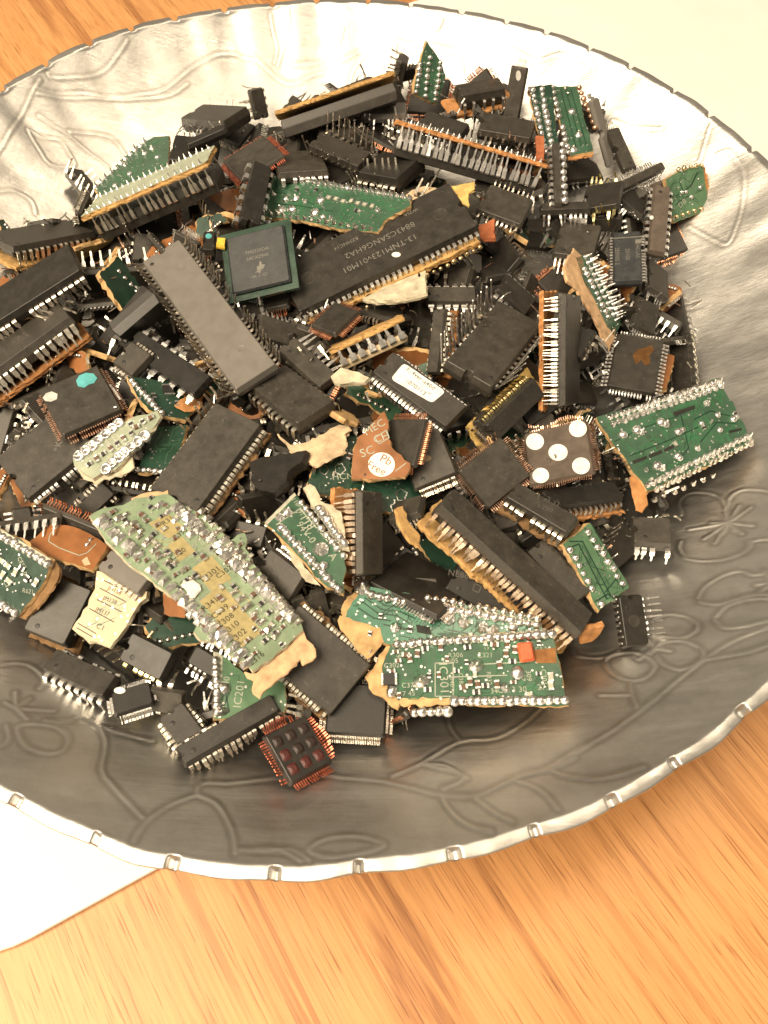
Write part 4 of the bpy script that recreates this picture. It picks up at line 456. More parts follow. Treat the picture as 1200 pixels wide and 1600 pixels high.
{'n': 'square_chip', 'k': 'qfp', 'lab': 'dark square chip with nine raised reddish squares like chocolate', 'cat': 'chip', 'P': [-1.48, -122.9, 46.97], 'Q': [0.8677, -0.1481, 0.1186, -0.4594], 'L': 12.48, 'W': 11.36, 'T': 2.6, 'leads': {'n': 16, 'style': 'curl', 'm': 'copper_red', 'part': True}, 'grid9': True},
{'n': 'long_chip', 'k': 'dip', 'lab': 'long plain black chip at the very front of the pile', 'cat': 'chip', 'P': [-16.92, -119.43, 49.11], 'Q': [0.9588, -0.0076, 0.0158, 0.2836], 'L': 23.57, 'W': 5.06, 'T': 4, 'pins': {'n': 16, 'style': 'down', 'sides': 'np', 'ln': 4.5, 'm': 'tin_dark', 'w': 1.3}},
{'n': 'board_fragment', 'k': 'board', 'lab': 'green board fragment lettered IC201 behind the long front chip', 'cat': 'circuit board', 'P': [-13.68, -108.44, 48.17], 'Q': [0.9954, 0.0432, 0.0582, 0.0629], 'L': 13.93, 'W': 11.15, 'm': 'mask_light', 'text': [('IC201', -2.2, -2.68, 3.0, 80, 'ink_pale', 0.06), ('40', -4.97, 0.41, 2.4, 80, 'ink_pale', 0.06)], 'polys': [([(-7.84, 7.4), (-5.7, 6.67), (-6.22, -6.39), (-7.91, -7.12)], 'print_grey', 0.02, 0.04, 'print_band')], 'rows': [(-7.16, 5.27, -7.06, -6.33, 9, 'dome', 'solder', 1.1, 0)], 'blobs': [(-5.57, -1.29, 1.4), (-5.94, -6.41, 1.2)], 'lines': [[(-6.47, -4.67), (-5.3, -1.89), (-4.55, -6.52)], [(-5.64, -5.02), (-4.16, -1.68)]], 'lm': 'mask_dark', 'poly': [(-7.13, 7.36), (-5.42, 6.35), (0.45, 0.33), (3.23, -2.2), (7.43, 1.63), (8.33, -3.72), (7.71, -7.42), (-7.92, -7.96)]},
{'n': 'square_chip', 'k': 'qfp', 'lab': 'small dark square chip with a white oval spot at the front left', 'cat': 'chip', 'P': [-39.89, -112.34, 46.41], 'Q': [0.9843, -0.0337, -0.0121, 0.1726], 'L': 9.23, 'W': 6.22, 'T': 2, 'leads': {'n': 22, 'style': 'gull', 'm': 'tin'}, 'dots': [([(-1.18, 2.23), (-1.2, 2.49), (-1.34, 2.76), (-1.59, 3.03), (-1.92, 3.26), (-2.3, 3.43), (-2.7, 3.53), (-3.06, 3.54), (-3.36, 3.47), (-3.57, 3.31), (-3.67, 3.1), (-3.64, 2.84), (-3.5, 2.56), (-3.25, 2.3), (-2.92, 2.07), (-2.54, 1.9), (-2.15, 1.8), (-1.79, 1.79), (-1.48, 1.86), (-1.27, 2.01)], 'ink_white')]},
{'n': 'small_chip', 'k': 'dip', 'lab': 'black chip with spread silver pins low at the front left', 'cat': 'chip', 'P': [-53.93, -105.86, 44.39], 'Q': [0.9734, -0.0488, -0.0751, -0.2111], 'L': 18.72, 'W': 6.31, 'T': 4, 'pins': {'n': 8, 'style': 'down', 'sides': 'np', 'ln': 5, 'm': 'tin', 'w': 1.3}},
{'n': 'board_fragment', 'k': 'board', 'lab': 'dark green board cut by the left photograph edge with small white pads', 'cat': 'circuit board', 'P': [-75.39, -82.56, 49.48], 'Q': [0.9371, 0.2327, -0.0811, -0.2472], 'L': 21.25, 'W': 15.13, 'm': 'mask_dark', 'text': [('CE57', 4.07, 3.72, 1.8, -30, 'ink_pale', 0.06), ('20', 5.8, 2.21, 1.8, -30, 'ink_pale', 0.06), ('R621', 9.08, -1.22, 1.8, 20, 'ink_pale', 0.06), ('C2', 2.7, -2.47, 1.8, -30, 'ink_pale', 0.06)], 'polys': [([(10.76, 7.8), (13.4, 6.77), (14.45, 4.27), (13.21, -2.64), (11.05, -7.35), (9.31, -7.93), (10.8, -2.03), (11.64, 2.82)], 'fibre_dark', -1.0, 1.3, 'torn_edge'), ([(-11.88, 7.54), (-5.75, 8.12), (10.92, 8.22), (10.58, 6.01), (-4.63, 6.25), (-11.58, 5.59)], 'print_grey', 0.02, 0.04, 'print_band')], 'rows': [(-11.06, 6.9, 10.9, 6.86, 13, 'dome', 'solder', 1.1, 0), (-7.7, -6.61, 8.53, -7.32, 9, 'dome', 'solder', 1.1, 0)], 'smd': [(-1.11, 1.79, 2), (1.15, 1.55, 2), (3.87, 1.23, 2), (3.36, -1.44, 2), (5.01, 2.84, 0), (10.21, 1.75, 2), (0.95, -0.96, 2), (7.53, 1.39, 0)], 'poly': [(-9.37, -7.47), (-11.88, 7.54), (-5.59, 7.85), (0.44, 8.43), (11.07, 7.96), (12.04, 3.54), (10.87, -2.16), (9.47, -7.5), (4.07, -8.29)]},
{'n': 'long_chip', 'k': 'dip', 'lab': 'thick black chip on tan board under the dark green board at left', 'cat': 'chip', 'P': [-61.55, -90.98, 45.75], 'Q': [0.9804, 0.094, -0.0006, -0.1732], 'L': 11.6, 'W': 14.82, 'T': 6, 'board': {'m': 'fibre_dark', 'mx': 0.8, 'my': 0.8, 'z': -6.6, 'th': 1.2}},
{'n': 'board_fragment', 'k': 'board', 'lab': 'smooth brown board piece with a rounded white outline', 'cat': 'circuit board', 'P': [-60.36, -76.09, 50.42], 'Q': [0.976, -0.0564, -0.0371, -0.2068], 'L': 18.34, 'W': 7.83, 'm': 'mask_brown', 'polys': [([(5.66, -2.45), (6.11, -1.04), (8.35, -2.47), (7.16, -3.4)], 'fibre_pale', 0.02, 0.1, 'chipped_spot')], 'blobs': [(3.79, 3.5, 0.7), (3.88, 1.87, 0.7)], 'lines': [[(-6.39, 3.91), (-6.42, 0.48), (-5.46, -1.2), (-1.9, -1.7), (4.16, -1.5), (5.41, -0.13), (5.79, 2.92)]], 'lm': 'ink_pale', 'poly': [(-10.21, -4.12), (-9.03, -0.24), (-8.23, 3.96), (0.64, 5.07), (8.62, 3.75), (9.26, 0.35), (9.66, -3.69), (3.56, -4.18), (-3.85, -4.62)]},
{'n': 'board_fragment', 'k': 'board', 'lab': 'cream board fragment printed with three JM resistor codes', 'cat': 'circuit board', 'P': [-48.06, -92.96, 49.97], 'Q': [0.9718, 0.1221, -0.0566, -0.1935], 'L': 12.54, 'W': 14.24, 'm': 'mask_cream', 'text': [('JM158', -0.75, 4.94, 1.7, 0, 'ink_dark', 0.06), ('JM138', -0.69, 2.51, 1.7, 0, 'ink_dark', 0.06), ('JM137', -1.14, -0.59, 1.7, 0, 'ink_dark', 0.06), ('C1', 0.18, -3.95, 2.2, 0, 'ink_dark', 0.06)], 'lines': [[(-4.89, 6.17), (3.28, 5.83)], [(-4.51, 4.16), (3.04, 3.62)], [(-3.76, 1.49), (3.31, 1.13)], [(-4.51, -1.08), (2.7, -1.68)], [(-5.48, -5.19), (-0.13, -5.67)], [(-5.25, -6.23), (-0.28, -6.69)]], 'lm': 'ink_dark', 'poly': [(-7.18, 7.63), (-3.83, 8.23), (1.43, 7.91), (6.92, 7.72), (7.04, 6.14), (6.13, 3.19), (5.94, -0.42), (5.31, -4.49), (4.7, -7.27), (1.78, -7.16), (-0.87, -7.56), (-4.28, -7.3), (-6.22, -6.78), (-6.08, -3.48), (-5.19, -0.53), (-5.64, 3.56)]},
{'n': 'small_chip', 'k': 'dip', 'lab': 'grey chip seated at the upper end of the cream board', 'cat': 'chip', 'P': [-44.74, -84.3, 53.8], 'Q': [0.9582, 0.0556, -0.0617, -0.2739], 'L': 13.76, 'W': 5.99, 'T': 3.4, 'm': 'grey_body', 'pins': {'n': 8, 'style': 'j', 'sides': 'np', 'ln': 2, 'm': 'tin_dark', 'w': 0.9}},
{'n': 'board_fragment', 'k': 'board', 'lab': 'green board fragment marked 94V-0 with a big round solder pad', 'cat': 'circuit board', 'P': [-2.0, -77.54, 55.91], 'Q': [0.8989, -0.014, 0.0389, -0.4362], 'L': 24.13, 'W': 9.76, 'm': 'mask_green', 'text': [('94V-0', -3.06, 1.73, 3.0, 0, 'ink_pale', 0.06), ('RU', -5.01, 3.81, 3.6, 180, 'ink_pale', 0.06), ('R116', -11.9, 4.39, 1.8, 0, 'ink_pale', 0.06), ('91', -8.08, 3.67, 1.8, 0, 'ink_pale', 0.06), ('A', 5.83, 3.28, 3.2, 0, 'ink_pale', 0.06)], 'polys': [([(-3.06, -3.75), (0.25, -3.09), (2.97, -3.85), (7.8, -3.2), (9.54, -2.97), (8.37, -4.67), (5.14, -5.33), (1.4, -4.95)], 'fibre_cream', -0.5, 0.8, 'torn_edge'), ([(-10.83, -4.78), (-13.7, 5.61), (-12.84, 5.59), (-9.91, -4.66)], 'print_grey', 0.02, 0.06, 'edge_strip')], 'rows': [(-7.17, -2.47, 13.48, -0.68, 12, 'dome', 'solder', 1.15, 0), (-10.44, 5.28, 6.93, 5.47, 9, 'dome', 'solder', 1.1, 0)], 'blobs': [(-9.95, -0.98, 1.4), (-10.1, 1.32, 1.4), (2.48, 1.96, 2.4), (6.55, 0.21, 1.3)], 'lines': [[(-8.72, -2.9), (-9.25, 4.47)], [(-8.96, 4.27), (1.83, 4.63)]], 'lm': 'ink_pale', 'poly': [(-13.55, 5.51), (-11.03, 5.68), (-8.1, 5.55), (-5.6, 6.08), (-2.6, 5.49), (1.39, 6.43), (5.38, 6.21), (8.9, 4.8), (12.08, 2.14), (14.93, -0.27), (12.54, -1.47), (10.23, -2.55), (7.53, -3.02), (3.64, -2.86), (0.53, -3.28), (-2.61, -3.69), (-7.15, -4.29), (-10.75, -4.65)]},
{'n': 'board_scrap', 'k': 'board', 'lab': 'cream torn board sliver with solder row above the 94V-0 fragment', 'cat': 'circuit board', 'P': [2.47, -71.15, 58.21], 'Q': [0.8684, 0.042, 0.0736, -0.4885], 'L': 16.85, 'W': 2.66, 'm': 'fibre_cream', 'rows': [(-2.79, -0.77, 7.72, 0.46, 7, 'dome', 'solder', 1.2, 0)], 'poly': [(-9.4, -1.26), (-9.66, 0.44), (-7.03, 1.14), (-4.69, 0.59), (-3.54, 1.37), (-2.11, 2.68), (0.19, 3.53), (4.91, 2.0), (9.34, 0.78), (8.42, -0.27), (3.92, -0.57), (-1.49, -1.11), (-4.37, -1.66)]},
{'n': 'board_fragment', 'k': 'board', 'lab': 'dark green board with round traces lying under the Pb Free board', 'cat': 'circuit board', 'P': [12.42, -55.53, 53.15], 'Q': [0.9874, -0.0029, 0.1037, -0.1196], 'L': 27.64, 'W': 18.64, 'm': 'mask_dark', 'text': [('HCN', -6.43, -3.31, 3, 25, 'ink_pale', 0.06), ('INZUH', -7.97, 4.22, 2, 25, 'ink_pale', 0.06)], 'smd': [(-6.66, 2.7, 1), (-4.6, 2.13, 1), (-13.87, -4.4, 1)], 'lines': [[(-12.52, 3.32), (-11.64, 4.95), (-10.08, 4.36), (-10.14, 2.26), (-11.66, 1.62), (-12.52, 3.32)], [(-12.65, 0.38), (-11.77, 1.98), (-10.11, 1.04), (-10.58, -0.8), (-12.2, -1.07), (-12.65, 0.38)], [(-12.66, -2.88), (-11.68, -1.66), (-10.34, -2.72), (-10.8, -4.52), (-12.21, -4.31), (-12.66, -2.88)], [(-9.15, -1.01), (-7.85, 0.35), (-6.41, -1.08), (-7.19, -3.02), (-8.61, -2.81), (-9.15, -1.01)], [(7.35, -2.63), (8.31, -1.04), (10.15, -1.49), (10.08, -3.91), (8.53, -4.53), (7.35, -2.63)], [(7.07, -6.69), (8.11, -5.49), (9.09, -6.66), (8.14, -8.21), (7.07, -6.69)]], 'lm': 'solder', 'poly': [(-14.27, -10.49), (14.21, -8.1), (13.35, 8.0), (-13.35, 10.59)]},
{'n': 'square_chip', 'k': 'qfp', 'lab': 'black chip with white leads along its edge behind the bright green board', 'cat': 'chip', 'P': [25.59, -81.75, 46.33], 'Q': [0.9262, -0.2441, -0.0246, -0.2863], 'L': 20.29, 'W': 17.84, 'T': 2.2, 'leads': {'n': 24, 'style': 'flat', 'm': 'tin'}},
{'n': 'long_chip', 'k': 'dip', 'lab': 'black chip with printed square mark hidden under the slanting copper chip', 'cat': 'chip', 'P': [42.05, -85.66, 47.04], 'Q': [0.9608, 0.1186, 0.0618, -0.2427], 'L': 21.45, 'W': 8.27, 'T': 3, 'pins': {'n': 16, 'style': 'j', 'sides': 'np', 'ln': 2.2, 'm': 'tin', 'w': 0.7}, 'text': [('NE880CX', -7.2, 1.59, 2.6, 20, 'ink_faint', 0.03)], 'lines': [[(-4.69, 0.9), (-3.05, 1.15), (-2.84, -0.54), (-4.48, -0.79), (-4.69, 0.9)]], 'lm': 'ink_faint'},
{'n': 'chip_on_board', 'k': 'dip', 'lab': 'narrow chip with a fringe of fine golden leads and a yellow board strip', 'cat': 'chip', 'P': [50.21, -35.34, 54.96], 'Q': [0.8446, 0.3529, 0.1088, 0.3877], 'L': 20.18, 'W': 6.31, 'T': 3.4, 'm': 'worn_body', 'pins': {'n': 24, 'style': 'down', 'sides': 'p', 'ln': 4.5, 'm': 'tin_gold', 'w': 0.45}, 'board': {'m': 'fibre_yellow', 'mx': 2.5, 'my': 0.9, 'z': -4.6, 'th': 1.3}},
{'n': 'small_chip', 'k': 'dip', 'lab': 'small black chip with two rows of bright flat pads under the very long chip', 'cat': 'chip', 'P': [33.93, 5.2, 55.42], 'Q': [0.9992, 0.036, 0.0036, 0.0162], 'L': 14.55, 'W': 6.08, 'T': 2.6, 'pins': {'n': 6, 'style': 'out', 'sides': 'np', 'ln': 2.2, 'm': 'tin', 'w': 1.6}},
{'n': 'small_chip', 'k': 'dip', 'lab': 'black chip with white dot-like pads left of the edge-standing chip', 'cat': 'chip', 'P': [53.31, 7.84, 53.16], 'Q': [0.9414, 0.058, 0.2265, -0.2432], 'L': 11.75, 'W': 8.0, 'T': 2.6, 'pins': {'n': 6, 'style': 'j', 'sides': 'np', 'ln': 2, 'm': 'tin', 'w': 1.6}},
{'n': 'chip_on_edge', 'k': 'dip', 'lab': 'strip of green board with large white pins above the stickered chip', 'cat': 'chip', 'P': [12.49, -16.49, 53.59], 'Q': [0.3631, 0.9047, 0.1247, 0.185], 'L': 19.84, 'W': 9.0, 'T': 2.4, 'm': 'mask_cream', 'pins': {'n': 7, 'style': 'down', 'sides': 'np', 'ln': 4.5, 'm': 'tin', 'w': 2.0}, 'board': {'m': 'fibre_gold', 'mx': 0.8, 'my': 1.2, 'z': -5.4, 'th': 1.4}},
{'n': 'board_scrap', 'k': 'board', 'lab': 'torn cream paper-like scrap by the worn chip', 'cat': 'scrap', 'P': [6.27, -31.57, 61.95], 'Q': [0.9994, 0.0268, -0.0124, -0.0197], 'L': 8.95, 'W': 3.64, 'm': 'fibre_cream', 'poly': [(-4.83, 0.16), (-3.44, 1.45), (-2.58, 3.13), (-0.19, 2.42), (2.2, 1.72), (5.12, 0.24), (4.08, -1.42), (1.09, -1.16), (-0.81, -2.26), (-3.49, -1.79)]},
{'n': 'board_scrap', 'k': 'board', 'lab': 'pale cream board piece showing below the very long chip', 'cat': 'scrap', 'P': [18.99, 4.89, 57.93], 'Q': [0.9759, -0.1275, -0.155, -0.0856], 'L': 15.07, 'W': 11.43, 'm': 'fibre_cream', 'dots': [([(5.14, 5.13), (5.05, 5.48), (4.93, 5.81), (4.79, 6.08), (4.65, 6.27), (4.51, 6.35), (4.39, 6.33), (4.31, 6.2), (4.27, 5.97), (4.28, 5.67), (4.33, 5.33), (4.42, 4.98), (4.54, 4.66), (4.68, 4.39), (4.83, 4.2), (4.96, 4.12), (5.08, 4.14), (5.16, 4.27), (5.2, 4.5), (5.19, 4.79)], 'ink_black')], 'poly': [(-10.52, -3.69), (-6.53, -0.81), (-3.62, 5.15), (1.52, 6.74), (5.81, 8.53), (8.94, -5.34), (4.3, -6.29), (-2.39, -6.81)]},
{'n': 'small_chip', 'k': 'dip', 'lab': 'black chip with long silver pins fanned out left of the grey chip', 'cat': 'chip', 'P': [-54.36, -7.75, 59.1], 'Q': [0.7765, -0.5139, -0.3183, 0.1776], 'L': 15.36, 'W': 8.74, 'T': 5, 'pins': {'n': 10, 'style': 'out', 'sides': 'p', 'ln': 7.5, 'm': 'tin', 'w': 0.8}},
{'n': 'small_chip', 'k': 'dip', 'lab': 'black chip with smeared silver pads under the grey chip', 'cat': 'chip', 'P': [-43.14, -24.38, 58.04], 'Q': [0.9491, 0.0637, -0.0288, -0.307], 'L': 27.22, 'W': 7.51, 'T': 3.4, 'pins': {'n': 8, 'style': 'out', 'sides': 'np', 'ln': 2.2, 'm': 'tin', 'w': 2.0}},
{'n': 'small_chip', 'k': 'dip', 'lab': 'little black chip perched on the smeared-pad chip', 'cat': 'chip', 'P': [-52.06, -24.21, 58.85], 'Q': [0.9423, 0.0937, -0.0376, -0.3192], 'L': 8.23, 'W': 8.34, 'T': 3, 'pins': {'n': 6, 'style': 'j', 'sides': 'np', 'ln': 2, 'm': 'tin_dark', 'w': 0.9}},
{'n': 'board_fragment', 'k': 'board', 'lab': 'torn green board with orange flux between the black chips at left', 'cat': 'circuit board', 'P': [-41.8, -34.47, 55.38], 'Q': [0.8162, -0.1566, 0.1204, -0.543], 'L': 10.2, 'W': 13.81, 'm': 'mask_dark', 'polys': [([(2.76, 1.51), (0.23, 4.59), (-3.77, 6.35), (-3.27, 7.64), (-0.55, 7.61), (-4.58, 9.78), (-5.0, 11.34), (-1.81, 10.46), (4.37, 7.69), (5.1, 4.69), (4.55, 2.42)], 'fibre_orange', 0.6, 0.8, 'torn_flap')], 'rows': [(-5.97, -7.86, 5.15, -2.82, 9, 'dome', 'solder', 1.0, 0)], 'smd': [(-0.52, -3.45, 0), (-2.15, 0.7, 3), (2.34, 1.96, 0)], 'poly': [(-7.77, -8.78), (-6.76, -3.64), (-4.63, 8.0), (4.32, 6.65), (7.62, 2.99), (6.05, -2.04), (3.72, -5.8), (-1.12, -7.64)]},
{'n': 'board_fragment', 'k': 'board', 'lab': 'dark glossy green board corner under the broad black chip', 'cat': 'circuit board', 'P': [-41.15, -49.05, 53.2], 'Q': [0.9927, -0.0252, -0.11, -0.0432], 'L': 9.91, 'W': 14.62, 'm': 'mask_dark', 'rows': [(-5.07, -6.52, 1.64, -7.56, 5, 'dome', 'solder', 0.9, 0)], 'poly': [(-5.2, -7.31), (5.09, -7.29), (4.78, 7.46), (-4.66, 7.12)]},
{'n': 'board_scrap', 'k': 'board', 'lab': 'tiny bright yellow scrap on the square green chip', 'cat': 'scrap', 'P': [-32.88, 17.78, 61.44], 'Q': [0.998, -0.0323, 0.0535, -0.0026], 'L': 2.26, 'W': 2.98, 'm': 'paint_yellow', 'poly': [(-1.1, -1.39), (1.11, -1.58), (1.09, 1.53), (-1.1, 1.44)]},
{'n': 'small_chip', 'k': 'dip', 'lab': 'stubby black chip with teal mark beside the yellow scrap', 'cat': 'chip', 'P': [-36.61, 19.08, 60.49], 'Q': [0.9963, -0.0408, 0.0517, 0.0557], 'L': 3.88, 'W': 9.0, 'T': 4, 'pins': {'n': 5, 'style': 'bent', 'sides': 'np', 'ln': 4, 'm': 'copper_tin', 'w': 0.5}, 'dots': [([(0.78, 1.89), (0.73, 2.25), (0.59, 2.57), (0.38, 2.82), (0.12, 2.97), (-0.16, 3.02), (-0.44, 2.94), (-0.7, 2.76), (-0.89, 2.49), (-1.01, 2.16), (-1.05, 1.8), (-1.0, 1.44), (-0.86, 1.12), (-0.65, 0.87), (-0.39, 0.72), (-0.11, 0.68), (0.17, 0.75), (0.42, 0.93), (0.62, 1.19), (0.74, 1.53)], 'paint_teal')]},
{'n': 'small_chip', 'k': 'dip', 'lab': 'dark square chip with bent leads right of the very long chip', 'cat': 'chip', 'P': [51.18, 41.34, 57.32], 'Q': [0.9811, -0.0054, 0.0446, -0.1883], 'L': 14.85, 'W': 13.38, 'T': 2.6, 'pins': {'n': 9, 'style': 'bent', 'sides': 'np', 'ln': 3, 'm': 'tin_dark', 'w': 0.6}},
{'n': 'board_scrap', 'k': 'board', 'lab': 'reddish board tab at the right end of the very long chip', 'cat': 'scrap', 'P': [44.74, 28.37, 58.38], 'Q': [0.9919, 0.011, -0.1267, -0.0048], 'L': 4.67, 'W': 6.8, 'm': 'fibre_red', 'poly': [(-2.17, -2.76), (2.15, -4.02), (2.45, 4.17), (-2.41, 2.63)]},
{'n': 'board_scrap', 'k': 'board', 'lab': 'upright orange board tab near the right rear', 'cat': 'scrap', 'P': [63.72, 68.97, 57.29], 'Q': [0.9979, -0.0134, -0.055, -0.033], 'L': 2.64, 'W': 11.63, 'm': 'fibre_red', 'poly': [(-1.22, -6.08), (1.2, -5.55), (1.35, 5.74), (-1.33, 5.89)]},
{'n': 'small_chip', 'k': 'dip', 'lab': 'thin black chip lying crosswise near the right rear', 'cat': 'chip', 'P': [69.63, 42.14, 56.62], 'Q': [0.9984, 0.0181, -0.052, -0.0123], 'L': 15.44, 'W': 3.9, 'T': 3.5, 'pins': {'n': 9, 'style': 'bent', 'sides': 'np', 'ln': 3.5, 'm': 'tin', 'w': 0.7}},
{'n': 'chip_on_board', 'k': 'dip', 'lab': 'brown-edged thin chip with fine leads by the light green square', 'cat': 'chip', 'P': [96.37, 60.48, 53.64], 'Q': [0.9189, 0.2022, 0.1194, 0.317], 'L': 23.35, 'W': 3.37, 'T': 3.4, 'm': 'worn_body', 'pins': {'n': 22, 'style': 'gull', 'sides': 'np', 'ln': 2.4, 'm': 'tin', 'w': 0.4}},
{'n': 'small_chip', 'k': 'dip', 'lab': 'black chip with zigzag white pins behind the long front chip', 'cat': 'chip', 'P': [-28.03, -118.16, 45.93], 'Q': [0.9126, -0.0011, 0.0147, -0.4085], 'L': 9.64, 'W': 6.77, 'T': 3.6, 'pins': {'n': 7, 'style': 'down', 'sides': 'np', 'ln': 4, 'm': 'tin_warm', 'w': 1.2}},
{'n': 'small_chip', 'k': 'dip', 'lab': 'black chip with a row of yellowed pins below the cream board', 'cat': 'chip', 'P': [-37.84, -103.26, 48.67], 'Q': [0.962, 0.1491, -0.0679, -0.2184], 'L': 12.18, 'W': 7.43, 'T': 4, 'pins': {'n': 7, 'style': 'down', 'sides': 'n', 'ln': 4, 'm': 'tin_gold', 'w': 1.1}},
{'n': 'board_scrap', 'k': 'board', 'lab': 'reddish brown board tab under the torn pale green fragment', 'cat': 'scrap', 'P': [-32.53, -91.6, 50.92], 'Q': [0.9286, 0.3339, -0.1533, -0.0518], 'L': 5.85, 'W': 5.11, 'm': 'mask_brown', 'poly': [(-2.84, -2.41), (3.03, -2.67), (2.83, 2.54), (-3.03, 2.54)]},
{'n': 'small_chip', 'k': 'dip', 'lab': 'black chip with a dotted lead row right of the pale green fragment', 'cat': 'chip', 'P': [-8.42, -83.96, 52.89], 'Q': [0.9052, 0.2576, -0.1312, -0.3115], 'L': 11.88, 'W': 8.26, 'T': 3, 'pins': {'n': 16, 'style': 'gull', 'sides': 'np', 'ln': 2, 'm': 'tin', 'w': 0.5}},
{'n': 'broken_chip', 'k': 'board', 'lab': 'broken black plastic piece with a sharp corner in the middle left', 'cat': 'chip', 'P': [-11.84, -58.77, 57.82], 'Q': [0.9716, 0.0018, -0.2074, -0.1136], 'L': 12.15, 'W': 11.23, 'm': 'black_body', 'th': 3.0, 'poly': [(-8.04, 3.48), (-4.65, 4.96), (7.76, 6.56), (7.41, 3.19), (4.56, 0.64), (4.85, -2.31), (2.66, -5.58), (-2.15, -4.85), (-5.6, -1.87)]},
{'n': 'square_chip', 'k': 'dip', 'lab': 'black chip with a brass oval mark right of the Pb Free board', 'cat': 'chip', 'P': [26.44, -51.51, 55.37], 'Q': [0.9755, 0.0594, -0.1398, 0.1591], 'L': 11.8, 'W': 14.28, 'T': 2.6, 'pins': {'n': 20, 'style': 'gull', 'sides': 'np', 'ln': 2, 'm': 'tin_dark', 'w': 0.5}, 'dots': [([(1.11, -0.61), (1.14, -0.32), (1.03, 0.0), (0.79, 0.33), (0.46, 0.62), (0.05, 0.86), (-0.38, 1.01), (-0.8, 1.07), (-1.17, 1.02), (-1.44, 0.88), (-1.6, 0.65), (-1.62, 0.36), (-1.51, 0.04), (-1.28, -0.29), (-0.94, -0.58), (-0.54, -0.81), (-0.11, -0.97), (0.31, -1.02), (0.68, -0.98), (0.95, -0.83)], 'ink_brass')]},
{'n': 'small_chip', 'k': 'dip', 'lab': 'small black chip on the dark green board left of the slanting chip', 'cat': 'chip', 'P': [20.98, -65.29, 53.86], 'Q': [0.951, -0.1036, -0.286, -0.0547], 'L': 9.31, 'W': 6.66, 'T': 3, 'pins': {'n': 8, 'style': 'gull', 'sides': 'np', 'ln': 2, 'm': 'tin_dark', 'w': 0.6}},
{'n': 'chip_on_edge', 'k': 'dip', 'lab': 'thin upright chip with tan edge between the two pin rows', 'cat': 'chip', 'P': [28.88, -14.58, 57.58], 'Q': [0.5556, 0.3782, -0.0477, -0.739], 'L': 18.08, 'W': 4.26, 'T': 3, 'm': 'worn_body', 'pins': {'n': 12, 'style': 'down', 'sides': 'np', 'ln': 3.6, 'm': 'tin_warm', 'w': 0.8}, 'board': {'m': 'fibre_brown', 'mx': 0.2, 'my': 1, 'z': -4.4, 'th': 1.2}},
{'n': 'square_chip', 'k': 'qfp', 'lab': 'small dark chip with copper leads just below the very long chip', 'cat': 'chip', 'P': [1.14, -7.7, 58.47], 'Q': [0.946, -0.0316, -0.1045, -0.3052], 'L': 9.35, 'W': 11.22, 'T': 2, 'leads': {'n': 18, 'style': 'flat', 'm': 'copper'}},
{'n': 'small_chip', 'k': 'dip', 'lab': 'black chip behind the overturned long-pinned chip', 'cat': 'chip', 'P': [45.25, -35.9, 53.03], 'Q': [0.9353, 0.0166, 0.2347, -0.2641], 'L': 7.66, 'W': 12.44, 'T': 3, 'pins': {'n': 9, 'style': 'j', 'sides': 'np', 'ln': 2, 'm': 'tin_dark', 'w': 0.8}},
{'n': 'small_chip', 'k': 'dip', 'lab': 'black chip with a fan of silver leads above the worn chip', 'cat': 'chip', 'P': [-5.44, -23.76, 58.63], 'Q': [0.9216, 0.0185, 0.0092, -0.3876], 'L': 17.73, 'W': 6.74, 'T': 3.4, 'pins': {'n': 9, 'style': 'out', 'sides': 'p', 'ln': 5, 'm': 'tin', 'w': 0.9}},
{'n': 'small_chip', 'k': 'dip', 'lab': 'small dark block wedged at the rear rim', 'cat': 'chip', 'P': [-18.86, 97.4, 49.91], 'Q': [0.8507, 0.2099, -0.2279, -0.4246], 'L': 11.34, 'W': 7.35, 'T': 4, 'pins': {'n': 5, 'style': 'bent', 'sides': 'np', 'ln': 3, 'm': 'tin_dark', 'w': 0.6}},
{'n': 'small_chip', 'k': 'dip', 'lab': 'dusty grey chip behind the overturned bristling chip', 'cat': 'chip', 'P': [12.9, 92.05, 53.97], 'Q': [0.9963, -0.0844, -0.0143, -0.0027], 'L': 15.52, 'W': 9.48, 'T': 3, 'm': 'grey_body', 'pins': {'n': 9, 'style': 'bent', 'sides': 'np', 'ln': 3, 'm': 'tin', 'w': 0.6}},
{'n': 'small_chip', 'k': 'dip', 'lab': 'dark chip under the rear orange-board chip', 'cat': 'chip', 'P': [53.75, 80.92, 56.44], 'Q': [0.9929, -0.023, 0.001, -0.1163], 'L': 18.08, 'W': 10.83, 'T': 3.6, 'pins': {'n': 9, 'style': 'bent', 'sides': 'np', 'ln': 4, 'm': 'tin_dark', 'w': 0.7}},
{'n': 'small_chip', 'k': 'dip', 'lab': 'dark chip with gold-tipped pins near the right rear', 'cat': 'chip', 'P': [82.41, 50.81, 53.89], 'Q': [0.9694, -0.053, -0.2038, -0.1263], 'L': 12.14, 'W': 13.11, 'T': 3.4, 'pins': {'n': 7, 'style': 'bent', 'sides': 'np', 'ln': 4.5, 'm': 'tin_gold', 'w': 1.0}},
{'n': 'small_chip', 'k': 'dip', 'lab': 'black chip with hooked silver leads above the ragged green sliver', 'cat': 'chip', 'P': [73.13, 31.39, 53.21], 'Q': [0.9887, -0.0241, -0.0507, -0.139], 'L': 12.64, 'W': 16.01, 'T': 3, 'pins': {'n': 8, 'style': 'bent', 'sides': 'np', 'ln': 4.5, 'm': 'tin', 'w': 0.6}},
